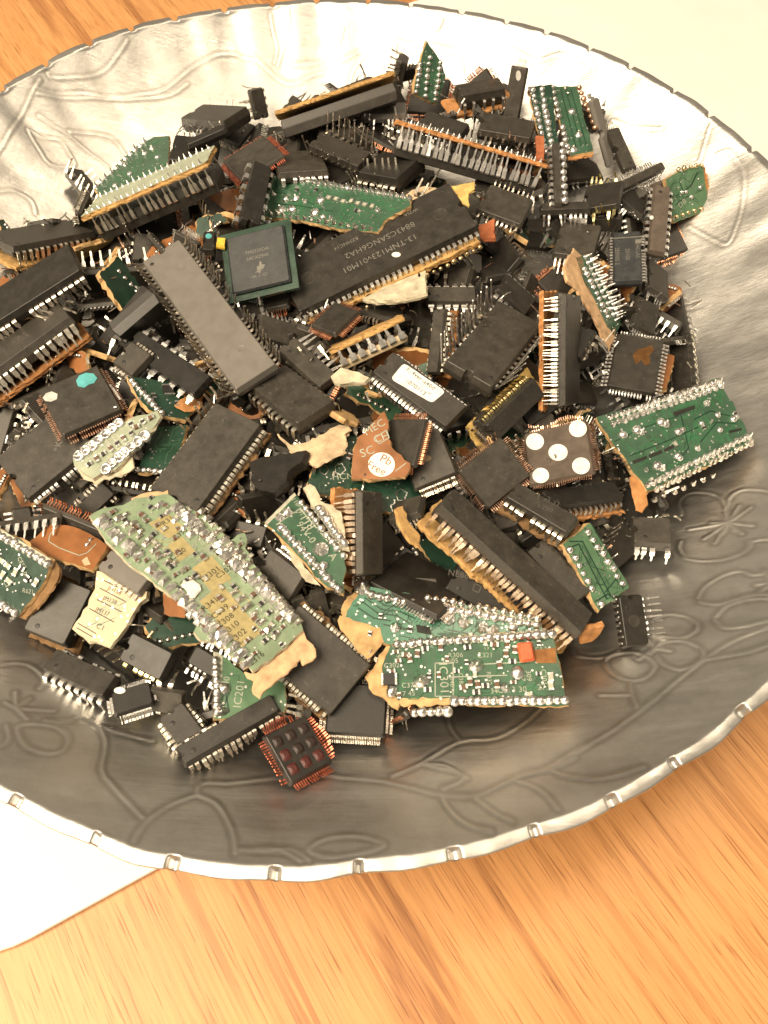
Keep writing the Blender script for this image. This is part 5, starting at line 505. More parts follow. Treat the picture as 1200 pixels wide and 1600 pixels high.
{'n': 'small_chip', 'k': 'dip', 'lab': 'dark chip between the slate chip and the crosswise chip', 'cat': 'chip', 'P': [94.59, 53.88, 50.37], 'Q': [0.9498, -0.0435, 0.1621, -0.2641], 'L': 11.94, 'W': 11.92, 'T': 3, 'pins': {'n': 9, 'style': 'bent', 'sides': 'np', 'ln': 3.5, 'm': 'tin', 'w': 0.7}}]
FILL=[
(0, [58.04, -20.32, 49.7], [0.263, 0.217, -0.043, 0.939], 'black chip with bright legs above the golden-fringed chip'),
(5, [34.17, -53.47, 44.8], [0.742, 0.303, -0.506, 0.32], 'flat black chip with tucked leads left of the plain square chip'),
(6, [-44.91, -77.68, 43.09], [0.881, 0.047, -0.47, -0.019], 'broad flat chip with straight leads above the cream JM board'),
(8, [-32.27, -95.87, 46.38], [0.147, -0.038, 0.045, -0.987], 'small dark green board scrap below the large pale green board'),
(0, [-1.02, 114.93, 45.01], [0.935, 0.098, -0.307, -0.145], 'black chip with dull legs above the dark chip on its side'),
(5, [72.83, -45.64, 40.94], [0.782, 0.239, 0.172, -0.55], 'flat black chip with straight leads right of the white-dotted chip'),
(1, [-59.44, -5.98, 51.36], [0.42, 0.17, 0.048, -0.89], 'larger black chip with bright legs left of the smeared-pad chip'),
(0, [85.14, 10.26, 40.43], [0.833, 0.544, 0.072, 0.065], 'black chip with dull legs below the ragged green sliver'),
(9, [23.06, -17.45, 47.89], [0.1, 0.03, -0.642, 0.76], 'larger dark green board scrap above the stickered chip'),
(0, [99.73, 18.14, 37.42], [0.824, -0.457, 0.166, -0.291], 'black chip with dull legs above the scorched chip'),
(5, [60.25, -84.56, 41.63], [0.874, -0.067, 0.41, 0.253], 'flat black chip with straight leads below the dotted green board'),
(1, [1.77, -97.05, 42.77], [0.771, 0.184, 0.322, -0.518], 'larger black chip with bright legs above the large plain chip'),
(3, [-67.82, -54.37, 43.44], [0.945, 0.282, -0.161, 0.04], 'little square chip with copper leads below the scratch-marked chip'),
(6, [-46.18, -59.71, 45.14], [0.029, -0.11, -0.797, 0.593], 'broad flat chip with straight leads below the silvery board sliver'),
(5, [20.93, -47.94, 45.98], [0.273, 0.038, -0.121, -0.954], 'flat black chip with stepped leads right of the Pb Free board'),
(5, [-15.4, -91.79, 44.26], [0.886, 0.337, -0.307, -0.082], 'flat black chip with tucked leads right of the large pale green board'),
(2, [-96.64, 24.23, 44.49], [0.317, 0.055, -0.382, -0.867], 'stubby black chip with upturned legs above the chip at the photograph edge'),
(1, [-53.79, -96.75, 37.07], [0.755, 0.588, -0.23, -0.178], 'larger black chip with bright legs below the cream JM board'),
(5, [25.44, -88.5, 41.95], [0.086, -0.687, 0.718, 0.069], 'flat black chip with tucked leads left of the bright green board'),
(8, [-23.66, 35.74, 52.71], [0.541, 0.152, 0.42, 0.713], 'small brown board scrap above the green square chip'),
(4, [-34.66, -22.19, 49.3], [0.085, -0.023, 0.021, 0.996], 'square black chip with grey leads right of the smeared-pad chip'),
(3, [-41.62, 95.7, 42.71], [0.168, 0.112, 0.02, 0.979], 'little square chip with copper leads above the red-leaded chip'),
(2, [-3.52, -56.21, 48.4], [0.71, -0.7, 0.071, 0.032], 'stubby black chip with upturned legs above the 94V-0 board'),
(0, [15.25, 116.11, 47.22], [0.765, -0.128, -0.63, -0.012], 'black chip with bright legs right of the dark chip on its side'),
(5, [-44.76, -89.12, 45.69], [0.702, 0.236, -0.158, -0.653], 'flat black chip with tucked leads right of the cream JM board'),
(1, [-14.75, -69.87, 45.09], [0.121, 0.234, -0.415, -0.871], 'larger black chip with upturned legs left of the 94V-0 board'),
(2, [6.8, -63.6, 47.12], [0.156, -0.299, 0.306, -0.89], 'stubby black chip with bright legs left of the upright wide-pinned chip'),
(2, [-43.94, 54.91, 46.49], [0.83, 0.439, -0.182, -0.294], 'stubby black chip with dull legs right of the overturned strip chip'),
(4, [59.84, -52.12, 42.91], [0.824, -0.248, 0.155, -0.486], 'square black chip with silver leads above the stubby-pinned chip'),
(1, [68.6, -64.41, 41.97], [0.515, -0.119, -0.034, -0.848], 'larger black chip with bright legs above the dotted green board'),
(1, [-15.85, -113.83, 38.69], [0.159, -0.029, 0.659, -0.734], 'larger black chip with dull legs right of the long front chip'),
(3, [-60.47, 46.07, 43.27], [0.594, 0.167, -0.08, 0.783], 'little square chip with silver leads below the overturned strip chip'),
(1, [-69.71, 19.88, 45.33], [0.727, -0.675, -0.048, 0.116], 'larger black chip with bright legs below the overturned strip chip'),
(0, [25.86, -36.39, 48.9], [0.503, -0.487, -0.713, 0.033], 'black chip with dull legs below the stickered chip'),
(5, [66.82, -7.19, 48.35], [0.358, -0.091, -0.394, -0.842], 'flat black chip with straight leads left of the comb-leaded chip'),
(0, [-71.18, -19.67, 49.47], [0.627, -0.27, 0.23, -0.693], 'black chip with bright legs above the teal-spotted chip'),
(1, [96.5, -19.65, 36.94], [0.563, -0.7, 0.327, -0.294], 'larger black chip with dull legs above the green board by the bowl wall'),
(3, [11.85, 80.38, 51.38], [0.755, -0.038, 0.292, 0.586], 'little square chip with silver leads right of the bristling overturned chip'),
(8, [82.74, 21.78, 44.35], [0.244, -0.261, -0.659, 0.662], 'small dark green board scrap above the ragged green sliver'),
(1, [-23.61, 19.94, 49.71], [0.129, -0.01, -0.833, 0.538], 'larger black chip with dull legs below the green square chip'),
(2, [21.78, 87.32, 51.46], [0.975, -0.04, 0.077, -0.204], 'stubby black chip with upturned legs left of the white-pinned chip on edge'),
(1, [-36.05, 37.66, 51.32], [0.517, 0.157, 0.245, 0.805], 'larger black chip with bright legs above the green square chip'),
(3, [-84.05, 44.78, 41.64], [0.93, 0.008, -0.075, -0.36], 'little square chip with copper leads left of the rear left green fragment'),
(1, [-20.76, -21.82, 52.08], [0.636, 0.303, 0.344, 0.62], 'larger black chip with upturned legs left of the worn chip on tan board'),
(2, [-3.23, -110.72, 40.66], [0.494, 0.473, -0.491, -0.54], 'stubby black chip with bright legs below the large plain chip'),
(0, [-0.55, -28.02, 48.33], [0.886, -0.145, 0.29, -0.331], 'black chip with dull legs right of the worn chip on tan board'),
(2, [81.3, 96.55, 48.71], [0.106, -0.129, -0.646, 0.745], 'stubby black chip with upturned legs right of the narrow dark green board'),
(5, [-11.24, -10.8, 54.76], [0.963, 0.069, 0.257, 0.033], 'flat black chip with stepped leads above the worn chip on tan board'),
(3, [36.79, -96.94, 43.07], [0.137, 0.012, -0.024, -0.99], 'little square chip with copper leads above the IC301 board'),
(5, [13.63, -1.65, 54.72], [0.348, -0.089, 0.298, 0.885], 'flat black chip with straight leads above the strip with large white pins'),
(0, [-34.18, -33.61, 50.68], [0.436, 0.227, -0.253, -0.834], 'black chip with bright legs above the broad tan-pinned chip'),
(5, [-77.21, -41.93, 43.23], [0.411, 0.456, 0.473, 0.633], 'flat black chip with tucked leads above the scratch-marked chip'),
(1, [-90.51, -37.21, 45.33], [0.757, 0.08, -0.124, 0.637], 'larger black chip with upturned legs left of the scratch-marked chip'),
(9, [-94.15, 9.9, 45.78], [0.965, 0.126, -0.074, -0.218], 'larger dark green board scrap right of the chip at the photograph edge'),
(5, [-81.1, -26.18, 47.64], [0.375, 0.046, -0.262, -0.888], 'flat black chip with tucked leads left of the teal-spotted chip'),
(4, [-63.2, -71.58, 41.7], [0.165, -0.081, -0.538, 0.823], 'square black chip with silver leads right of the brown outlined board'),
(2, [92.95, 60.0, 45.39], [0.183, 0.314, 0.905, 0.222], 'stubby black chip with bright legs left of the brownish chip'),
(5, [12.67, 31.5, 52.63], [0.31, 0.884, -0.181, 0.3], 'flat black chip with tucked leads above the very long printed chip'),
(0, [34.23, 20.33, 53.94], [0.989, 0.112, 0.094, 0.014], 'black chip with upturned legs right of the very long printed chip'),
(9, [-83.06, 29.04, 44.34], [0.784, -0.456, -0.111, 0.405], 'larger dark green board scrap left of the overturned strip chip'),
(9, [49.26, -41.85, 47.61], [0.609, -0.309, 0.111, -0.722], 'larger green board scrap above the plain square chip'),
(2, [86.75, -36.68, 40.67], [0.278, -0.053, -0.497, 0.821], 'stubby black chip with upturned legs left of the green board by the bowl wall'),
(0, [11.71, 60.09, 53.15], [0.198, -0.083, 0.361, 0.908], 'black chip with bright legs right of the bristling overturned chip'),
(0, [-1.89, 98.55, 47.52], [0.903, -0.307, -0.038, -0.3], 'black chip with dull legs right of the dark chip on its side'),
(1, [-58.46, -44.81, 47.57], [0.883, 0.115, 0.037, 0.454], 'larger black chip with upturned legs left of the silvery board sliver'),
(0, [6.79, -17.24, 50.62], [0.926, -0.311, 0.125, -0.173], 'black chip with bright legs left of the strip with large white pins'),
(9, [68.68, -33.54, 40.96], [0.818, 0.36, 0.366, 0.259], 'larger green board scrap right of the white-dotted chip'),
(1, [-26.42, 55.28, 44.68], [0.711, 0.231, -0.235, 0.621], 'larger black chip with upturned legs below the red-leaded chip'),
(5, [5.36, -80.92, 44.94], [0.572, 0.154, -0.411, 0.693], 'flat black chip with stepped leads below the 94V-0 board'),
(0, [-73.37, -66.93, 45.1], [0.038, -0.099, 0.66, 0.744], 'black chip with dull legs left of the brown outlined board'),
(9, [45.76, -71.71, 41.45], [0.811, -0.147, 0.009, -0.566], 'larger brown board scrap left of the slanting copper-pinned chip'),
(6, [-26.17, 75.12, 46.14], [0.011, 0.229, -0.001, -0.973], 'broad flat chip with stepped leads right of the red-leaded chip'),
(5, [-13.77, 108.46, 44.07], [0.399, 0.031, -0.266, -0.877], 'flat black chip with tucked leads left of the dark chip on its side'),
(4, [55.85, -65.15, 40.74], [0.306, 0.631, 0.676, 0.226], 'square black chip with silver leads below the stubby-pinned chip'),
(5, [58.96, 64.7, 49.74], [0.826, 0.048, 0.309, -0.468], 'flat black chip with stepped leads left of the thin crosswise chip'),
(0, [2.13, -40.0, 53.55], [0.859, -0.463, -0.003, 0.22], 'black chip with dull legs left of the Pb Free board'),
(0, [21.68, -104.48, 37.38], [0.806, -0.234, -0.263, -0.475], 'black chip with upturned legs below the bright green board'),
(0, [-85.2, 64.9, 39.66], [0.304, 0.294, 0.277, 0.862], 'black chip with bright legs left of the rear left green fragment'),
(1, [-42.03, 14.42, 50.8], [0.985, 0.028, -0.168, -0.022], 'larger black chip with dull legs above the plain grey long chip'),
(2, [50.28, 24.64, 52.5], [0.755, 0.228, -0.354, -0.502], 'stubby black chip with upturned legs left of the thin crosswise chip'),
(0, [103.3, -5.24, 38.93], [0.664, -0.258, -0.358, 0.604], 'black chip with bright legs right of the scorched chip'),
(6, [57.42, 7.26, 46.22], [0.672, -0.285, 0.131, 0.67], 'broad flat chip with tucked leads right of the overturned long-pinned chip'),
(1, [-14.23, -44.58, 49.18], [0.827, -0.545, 0.089, -0.107], 'larger black chip with upturned legs below the worn chip on tan board'),
(4, [-56.43, 71.99, 38.02], [0.713, 0.017, -0.371, -0.595], 'square black chip with grey leads above the overturned strip chip'),
(4, [-7.16, 60.16, 51.68], [0.865, 0.027, -0.106, -0.489], 'square black chip with copper leads above the long green board'),
(2, [-1.0, 78.26, 50.34], [0.005, 0.059, -0.998, -0.02], 'stubby black chip with upturned legs above the bristling overturned chip'),
(4, [10.09, 49.02, 53.8], [0.96, -0.124, -0.117, 0.22], 'square black chip with grey leads right of the long green board'),
(9, [-59.16, 6.49, 51.36], [0.888, -0.064, 0.425, -0.163], 'larger green board scrap above the smeared-pad chip'),
(8, [12.57, -28.12, 49.96], [0.146, 0.174, -0.108, 0.968], 'small brown board scrap left of the stickered chip'),
(5, [-52.88, 29.54, 44.37], [0.298, 0.296, 0.59, 0.69], 'flat black chip with stepped leads below the overturned strip chip'),
(1, [-32.07, -82.72, 42.17], [0.436, -0.185, -0.182, -0.862], 'larger black chip with dull legs left of the large pale green board'),
(1, [48.29, 104.38, 50.94], [0.942, -0.067, 0.025, 0.328], 'larger black chip with upturned legs below the rear chip on orange board'),
(6, [-31.34, -69.47, 49.72], [0.881, -0.186, -0.097, 0.425], 'broad flat chip with stepped leads above the large pale green board'),
(4, [70.6, 92.41, 44.14], [0.615, 0.178, -0.289, -0.712], 'square black chip with copper leads below the narrow dark green board'),
(1, [29.74, -86.01, 37.86], [0.167, -0.283, 0.206, -0.922], 'larger black chip with upturned legs above the bright green board'),
(6, [-44.13, -52.63, 46.16], [0.98, -0.175, 0.093, -0.013], 'broad flat chip with stepped leads right of the silvery board sliver'),
(9, [-13.66, -93.32, 44.06], [0.691, -0.306, 0.26, -0.601], 'larger green board scrap above the IC201 board'),
(0, [-22.68, -102.82, 42.46], [0.931, -0.027, -0.15, -0.33], 'black chip with upturned legs left of the IC201 board'),
(2, [15.42, -56.08, 43.4], [0.294, 0.314, 0.225, -0.874], 'stubby black chip with bright legs above the upright wide-pinned chip'),
(5, [-57.23, -71.96, 40.29], [0.21, 0.316, 0.17, 0.909], 'flat black chip with tucked leads right of the brown outlined board'),
(3, [-42.43, -41.66, 47.43], [0.602, 0.196, 0.321, 0.704], 'little square chip with silver leads left of the broad tan-pinned chip'),
(1, [-22.75, -69.1, 46.57], [0.993, -0.08, -0.009, 0.09], 'larger black chip with bright legs above the large pale green board'),
(5, [38.51, -102.12, 37.79], [0.88, 0.453, 0.114, 0.089], 'flat black chip with tucked leads below the IC301 board'),
(2, [-94.73, 24.89, 40.78], [0.38, 0.657, -0.602, -0.248], 'stubby black chip with upturned legs right of the chip at the photograph edge'),
(4, [18.25, -38.51, 47.05], [0.569, -0.412, -0.276, -0.656], 'square black chip with grey leads right of the Pb Free board'),
(6, [62.91, 5.7, 43.15], [0.334, 0.252, 0.138, 0.898], 'broad flat chip with tucked leads left of the comb-leaded chip'),
(7, [-24.04, 96.45, 40.82], [0.222, -0.22, 0.215, 0.925], 'long black chip with upturned legs right of the red-leaded chip'),
(2, [57.26, -36.5, 44.73], [0.351, 0.173, -0.01, -0.92], 'stubby black chip with bright legs left of the white-dotted chip'),
(5, [58.51, -86.0, 39.66], [0.845, -0.002, 0.447, -0.295], 'flat black chip with tucked leads below the dotted green board'),
(6, [75.81, -59.28, 38.79], [0.398, 0.274, -0.04, 0.875], 'broad flat chip with straight leads above the dotted green board'),
(1, [77.71, -32.58, 37.12], [0.295, -0.407, -0.139, -0.853], 'larger black chip with bright legs right of the white-dotted chip'),
(1, [76.66, 38.15, 45.22], [0.94, 0.093, 0.297, -0.141], 'larger black chip with dull legs below the thin crosswise chip'),
(2, [3.54, 16.78, 50.86], [0.735, 0.465, 0.134, 0.475], 'stubby black chip with upturned legs below the very long printed chip'),
(1, [18.94, -89.12, 40.47], [0.014, -0.192, 0.31, -0.931], 'larger black chip with bright legs left of the bright green board'),
(2, [23.19, -14.95, 49.97], [0.238, -0.132, -0.282, 0.92], 'stubby black chip with dull legs above the stickered chip'),
(1, [-9.96, -19.96, 48.54], [0.761, -0.525, -0.38, 0.024], 'larger black chip with upturned legs above the worn chip on tan board'),
(8, [-23.9, -29.77, 49.5], [0.333, -0.044, -0.109, 0.936], 'small dark green board scrap left of the worn chip on tan board'),
(8, [21.81, 77.89, 48.32], [0.977, -0.144, 0.012, -0.155], 'small green board scrap left of the white-pinned chip on edge'),
(2, [-86.09, -22.06, 42.98], [0.204, -0.241, -0.071, 0.946], 'stubby black chip with upturned legs below the olive grey chip'),
(3, [-52.23, -61.9, 44.27], [0.881, 0.267, -0.076, -0.382], 'little square chip with grey leads right of the brown outlined board'),
(5, [1.77, -9.04, 50.91], [0.858, -0.093, 0.095, -0.496], 'flat black chip with tucked leads left of the strip with large white pins'),
(9, [-48.62, -84.39, 41.68], [0.737, -0.23, -0.34, 0.538], 'larger brown board scrap above the cream JM board'),
(5, [-6.66, 4.47, 50.92], [0.966, -0.011, -0.205, -0.16], 'flat black chip with stepped leads right of the green square chip'),
(6, [94.94, 1.55, 35.43], [0.749, -0.447, 0.404, -0.274], 'broad flat chip with tucked leads right of the scorched chip'),
(5, [-42.67, 54.76, 44.69], [0.972, -0.098, -0.147, 0.153], 'flat black chip with straight leads right of the overturned strip chip'),
(5, [5.6, -80.58, 44.97], [0.74, -0.045, 0.152, 0.653], 'flat black chip with stepped leads right of the 94V-0 board'),
(2, [86.16, -12.27, 39.83], [0.812, -0.14, 0.209, -0.526], 'stubby black chip with dull legs below the scorched chip'),
(0, [-51.73, -10.84, 48.16], [0.893, -0.408, 0.171, -0.084], 'black chip with upturned legs left of the smeared-pad chip'),
(7, [21.8, 62.21, 49.46], [0.751, -0.134, 0.184, 0.62], 'long black chip with bright legs left of the white-pinned chip on edge'),
(1, [92.86, 53.79, 43.12], [0.889, 0.072, 0.097, -0.442], 'larger black chip with dull legs left of the brownish chip'),
(7, [-11.98, 80.87, 44.71], [0.629, -0.155, -0.457, 0.609], 'long black chip with upturned legs left of the bristling overturned chip'),
(7, [9.25, 66.08, 48.52], [0.626, 0.726, -0.193, -0.212], 'long black chip with bright legs right of the bristling overturned chip'),
(5, [-66.15, 57.83, 36.56], [0.587, -0.078, -0.542, 0.597], 'flat black chip with tucked leads left of the overturned strip chip'),
(5, [-82.59, 11.14, 43.85], [0.373, -0.211, -0.455, 0.78], 'flat black chip with straight leads right of the chip at the photograph edge'),
(3, [-81.96, -35.76, 42.93], [0.281, 0.066, 0.083, 0.954], 'little square chip with grey leads above the scratch-marked chip'),
(0, [41.24, -11.36, 48.4], [0.892, -0.165, 0.235, -0.348], 'black chip with dull legs left of the overturned long-pinned chip'),
(5, [4.14, 76.39, 47.09], [0.98, -0.188, 0.036, 0.053], 'flat black chip with straight leads right of the bristling overturned chip'),
(9, [-30.83, 44.18, 47.33], [0.904, 0.007, 0.199, -0.377], 'larger dark green board scrap above the green square chip'),
(5, [68.91, -19.61, 37.72], [0.882, -0.303, 0.323, 0.161], 'flat black chip with tucked leads above the white-dotted chip'),
(5, [24.82, -0.66, 50.08], [0.689, -0.042, 0.011, 0.723], 'flat black chip with straight leads right of the strip with large white pins'),
(4, [-77.67, 39.59, 41.58], [0.83, 0.121, -0.083, -0.539], 'square black chip with grey leads left of the overturned strip chip'),
(9, [54.99, 42.61, 48.43], [0.617, -0.306, -0.006, -0.725], 'larger green board scrap left of the thin crosswise chip'),
(1, [-8.14, -61.42, 48.0], [0.827, 0.512, 0.208, 0.108], 'larger black chip with upturned legs above the 94V-0 board'),
(5, [-33.02, -86.44, 43.6], [0.422, 0.079, -0.17, 0.887], 'flat black chip with stepped leads left of the large pale green board'),
(0, [44.05, -51.23, 43.87], [0.724, 0.345, 0.481, 0.354], 'black chip with dull legs below the plain square chip'),
(0, [-59.71, -84.19, 38.11], [0.608, 0.481, -0.384, -0.502], 'black chip with upturned legs left of the cream JM board'),
(8, [84.52, 22.51, 42.01], [0.629, -0.029, 0.178, -0.756], 'small dark green board scrap right of the ragged green sliver'),
(5, [-27.83, 25.82, 49.04], [0.618, -0.137, -0.129, 0.764], 'flat black chip with tucked leads left of the green square chip'),
(5, [-6.89, -34.31, 48.06], [0.486, -0.027, -0.607, -0.629], 'flat black chip with straight leads below the worn chip on tan board'),
(3, [-52.99, 60.58, 42.34], [0.53, -0.059, -0.249, -0.808], 'little square chip with grey leads right of the overturned strip chip'),
(6, [22.82, 25.35, 50.51], [0.152, -0.047, -0.507, -0.847], 'broad flat chip with tucked leads right of the very long printed chip'),
(4, [-19.88, 11.41, 48.33], [0.064, -0.195, 0.079, 0.975], 'square black chip with silver leads below the green square chip'),
(4, [-20.3, -3.54, 46.57], [0.7, -0.022, 0.291, -0.652], 'square black chip with grey leads right of the plain grey long chip'),
(6, [96.67, 40.35, 39.0], [0.398, 0.488, 0.155, 0.761], 'broad flat chip with tucked leads right of the slate chip'),
(0, [28.61, 50.35, 49.97], [0.728, -0.229, -0.149, -0.629], 'black chip with upturned legs below the white-pinned chip on edge'),
(0, [-88.54, -65.51, 38.86], [0.787, 0.441, -0.284, -0.325], 'black chip with bright legs above the dark green board at left'),
(5, [-3.95, 35.23, 49.87], [0.314, 0.239, -0.245, -0.886], 'flat black chip with tucked leads below the long green board'),
(5, [-34.47, -16.25, 49.54], [0.494, -0.665, 0.492, -0.27], 'flat black chip with straight leads right of the smeared-pad chip'),
(2, [101.56, -14.0, 35.47], [0.784, -0.3, 0.178, -0.513], 'stubby black chip with bright legs above the green board by the bowl wall'),
(1, [37.78, -30.78, 47.9], [0.983, 0.033, 0.017, 0.178], 'larger black chip with dull legs left of the golden-fringed chip'),
(7, [56.55, 97.86, 41.06], [0.286, -0.408, -0.034, -0.866], 'long black chip with upturned legs left of the narrow dark green board'),
(0, [32.0, 18.06, 50.05], [0.888, 0.242, -0.312, -0.234], 'black chip with bright legs right of the very long printed chip'),
(9, [-66.84, -11.79, 46.31], [0.787, -0.482, -0.051, -0.381], 'larger green board scrap above the teal-spotted chip'),
(8, [8.52, 52.01, 49.53], [0.607, 0.246, 0.17, -0.736], 'small brown board scrap right of the long green board'),
(9, [25.38, 37.9, 50.32], [0.585, -0.471, 0.121, -0.649], 'larger dark green board scrap right of the very long printed chip'),
(1, [-11.94, 21.25, 50.29], [0.925, 0.318, 0.149, -0.144], 'larger black chip with dull legs right of the green square chip'),
(3, [28.62, 113.13, 45.08], [0.113, -0.088, -0.206, 0.968], 'little square chip with silver leads left of the rear chip on orange board'),
(8, [73.46, 24.69, 42.65], [0.319, 0.464, -0.284, 0.776], 'small dark green board scrap left of the ragged green sliver'),
(2, [106.1, 17.83, 35.39], [0.671, -0.171, -0.24, 0.68], 'stubby black chip with dull legs above the scorched chip'),
(1, [52.76, 56.76, 48.41], [0.969, -0.164, -0.181, -0.044], 'larger black chip with upturned legs right of the white-pinned chip on edge'),
(2, [46.97, -83.32, 39.44], [0.058, 0.145, 0.064, 0.986], 'stubby black chip with bright legs below the slanting copper-pinned chip'),
(6, [12.31, 5.6, 50.84], [0.863, 0.042, 0.014, -0.504], 'broad flat chip with tucked leads above the strip with large white pins'),
(4, [52.67, -71.87, 42.56], [0.918, 0.353, 0.112, 0.141], 'square black chip with silver leads right of the slanting copper-pinned chip'),
(2, [-60.07, -49.69, 44.92], [0.672, 0.191, 0.037, 0.715], 'stubby black chip with bright legs below the silvery board sliver'),
(2, [69.81, -6.35, 43.72], [0.669, -0.723, -0.13, 0.112], 'stubby black chip with dull legs below the comb-leaded chip'),
(0, [-25.4, -53.5, 47.78], [0.131, -0.148, -0.042, 0.979], 'black chip with upturned legs right of the broad tan-pinned chip'),
(9, [-50.43, 32.09, 46.35], [0.953, 0.025, -0.094, 0.288], 'larger dark green board scrap below the overturned strip chip'),
(6, [28.25, -57.92, 42.56], [0.29, 0.213, 0.014, -0.933], 'broad flat chip with tucked leads right of the upright wide-pinned chip'),
(3, [105.1, 47.68, 39.64], [0.576, 0.04, -0.144, 0.804], 'little square chip with silver leads below the brownish chip'),
(1, [-31.23, 68.41, 44.56], [0.202, -0.018, -0.287, -0.936], 'larger black chip with bright legs below the red-leaded chip'),
(5, [-3.97, 90.4, 44.43], [0.927, 0.205, 0.268, 0.163], 'flat black chip with tucked leads above the bristling overturned chip'),
(1, [64.87, 85.61, 46.88], [0.662, -0.234, 0.154, -0.695], 'larger black chip with upturned legs below the narrow dark green board'),
(1, [36.18, 34.64, 49.82], [0.048, 0.053, -0.12, 0.99], 'larger black chip with bright legs below the white-pinned chip on edge'),
(4, [-50.22, -29.74, 47.58], [0.979, 0.169, -0.049, -0.098], 'square black chip with copper leads below the smeared-pad chip'),
(1, [44.82, 26.08, 49.17], [0.794, -0.117, -0.144, -0.579], 'larger black chip with upturned legs above the overturned long-pinned chip'),
(1, [47.75, 77.59, 48.38], [0.128, -0.098, 0.017, -0.987], 'larger black chip with bright legs right of the white-pinned chip on edge'),
(5, [-34.81, 92.43, 40.3], [0.695, 0.166, -0.257, -0.651], 'flat black chip with tucked leads above the red-leaded chip'),
(5, [-96.76, -14.54, 41.24], [0.964, -0.092, -0.203, 0.144], 'flat black chip with straight leads below the olive grey chip'),
(5, [-71.56, 8.72, 45.65], [0.09, -0.118, 0.272, 0.951], 'flat black chip with stepped leads right of the chip at the photograph edge'),
(3, [19.72, -21.71, 44.01], [0.725, 0.054, -0.118, 0.677], 'little square chip with copper leads left of the stickered chip'),
(0, [-17.15, -102.03, 36.67], [0.793, -0.044, -0.183, -0.579], 'black chip with upturned legs above the IC201 board'),
(1, [24.92, -90.41, 35.64], [0.012, 0.198, 0.938, 0.283], 'larger black chip with bright legs left of the IC301 board'),
(2, [51.0, -12.64, 41.03], [0.435, 0.233, 0.121, 0.861], 'stubby black chip with dull legs above the golden-fringed chip'),
(0, [-93.19, 24.15, 35.15], [0.908, 0.11, -0.047, -0.402], 'black chip with upturned legs right of the chip at the photograph edge'),
(5, [15.21, 83.48, 41.33], [0.441, 0.088, 0.015, -0.893], 'flat black chip with stepped leads right of the bristling overturned chip'),
(5, [-26.16, 33.61, 42.63], [0.252, -0.205, -0.075, -0.943], 'flat black chip with tucked leads above the green square chip'),
(2, [3.03, -78.31, 39.57], [0.048, 0.155, 0.981, 0.108], 'stubby black chip with upturned legs below the 94V-0 board'),
(2, [-52.59, 4.42, 42.14], [0.293, 0.101, -0.103, 0.945], 'stubby black chip with bright legs above the smeared-pad chip'),
(4, [-12.83, 47.48, 42.48], [0.496, -0.051, -0.059, 0.865], 'square black chip with copper leads left of the long green board'),
(1, [-1.36, -9.22, 44.93], [0.208, -0.907, 0.353, -0.098], 'larger black chip with upturned legs left of the strip with large white pins'),
(2, [46.0, -72.46, 37.32], [0.182, 0.114, 0.192, -0.958], 'stubby black chip with bright legs left of the slanting copper-pinned chip'),
(3, [-94.09, -22.07, 35.51], [0.597, 0.378, -0.06, -0.705], 'little square chip with copper leads above the scratch-marked chip'),
(2, [85.18, -30.11, 33.57], [0.5, 0.143, -0.084, 0.85], 'stubby black chip with upturned legs right of the white-dotted chip'),
(1, [-50.97, -73.91, 36.78], [0.668, 0.391, -0.108, -0.624], 'larger black chip with bright legs above the cream JM board'),
(0, [-64.81, -48.0, 38.49], [0.382, 0.083, 0.216, -0.895], 'black chip with dull legs below the silvery board sliver'),
(1, [26.09, 34.62, 44.33], [0.229, -0.023, 0.232, -0.945], 'larger black chip with upturned legs right of the very long printed chip'),
(6, [-25.43, -86.09, 38.44], [0.368, -0.163, 0.001, -0.915], 'broad flat chip with stepped leads below the large pale green board'),
(4, [74.27, 2.69, 36.67], [0.948, 0.161, -0.045, -0.272], 'square black chip with copper leads right of the comb-leaded chip'),
(0, [44.33, 6.68, 42.22], [0.415, 0.045, 0.024, -0.908], 'black chip with upturned legs above the overturned long-pinned chip'),
(1, [-7.52, 2.37, 44.93], [0.994, 0.059, 0.036, -0.083], 'larger black chip with bright legs left of the strip with large white pins'),
(9, [57.54, -58.77, 36.86], [0.99, 0.016, 0.059, 0.13], 'larger green board scrap below the stubby-pinned chip'),
(1, [-31.3, -8.44, 43.93], [0.194, -0.927, -0.321, -0.028], 'larger black chip with upturned legs below the plain grey long chip'),
(4, [-38.73, -39.86, 41.87], [0.937, -0.036, 0.081, -0.337], 'square black chip with grey leads left of the broad tan-pinned chip'),
(0, [66.3, -77.87, 33.31], [0.809, -0.009, 0.28, -0.517], 'black chip with dull legs below the dotted green board'),
(0, [8.95, 24.92, 44.76], [0.21, -0.082, -0.164, -0.96], 'black chip with upturned legs below the very long printed chip'),
(9, [22.67, 14.14, 44.54], [0.42, -0.16, -0.195, -0.872], 'larger dark green board scrap below the very long printed chip'),
(1, [63.7, -43.64, 36.96], [0.368, -0.256, -0.073, -0.891], 'larger black chip with dull legs below the white-dotted chip'),
(5, [-35.41, 62.14, 38.88], [0.006, -0.091, 0.06, 0.994], 'flat black chip with straight leads below the red-leaded chip'),
(0, [-22.29, -35.34, 43.25], [0.054, -0.386, 0.909, -0.147], 'black chip with bright legs right of the broad tan-pinned chip'),
(3, [13.96, 64.34, 42.98], [0.151, 0.009, -0.061, -0.987], 'little square chip with copper leads right of the long green board'),
(8, [35.7, -34.02, 41.99], [0.928, 0.022, 0.107, 0.357], 'small brown board scrap above the plain square chip'),
(7, [88.46, 35.87, 36.53], [0.108, 0.116, -0.01, 0.987], 'long black chip with bright legs left of the slate chip'),
(9, [32.94, -66.57, 39.12], [0.689, -0.003, 0.002, -0.725], 'larger green board scrap left of the slanting copper-pinned chip'),
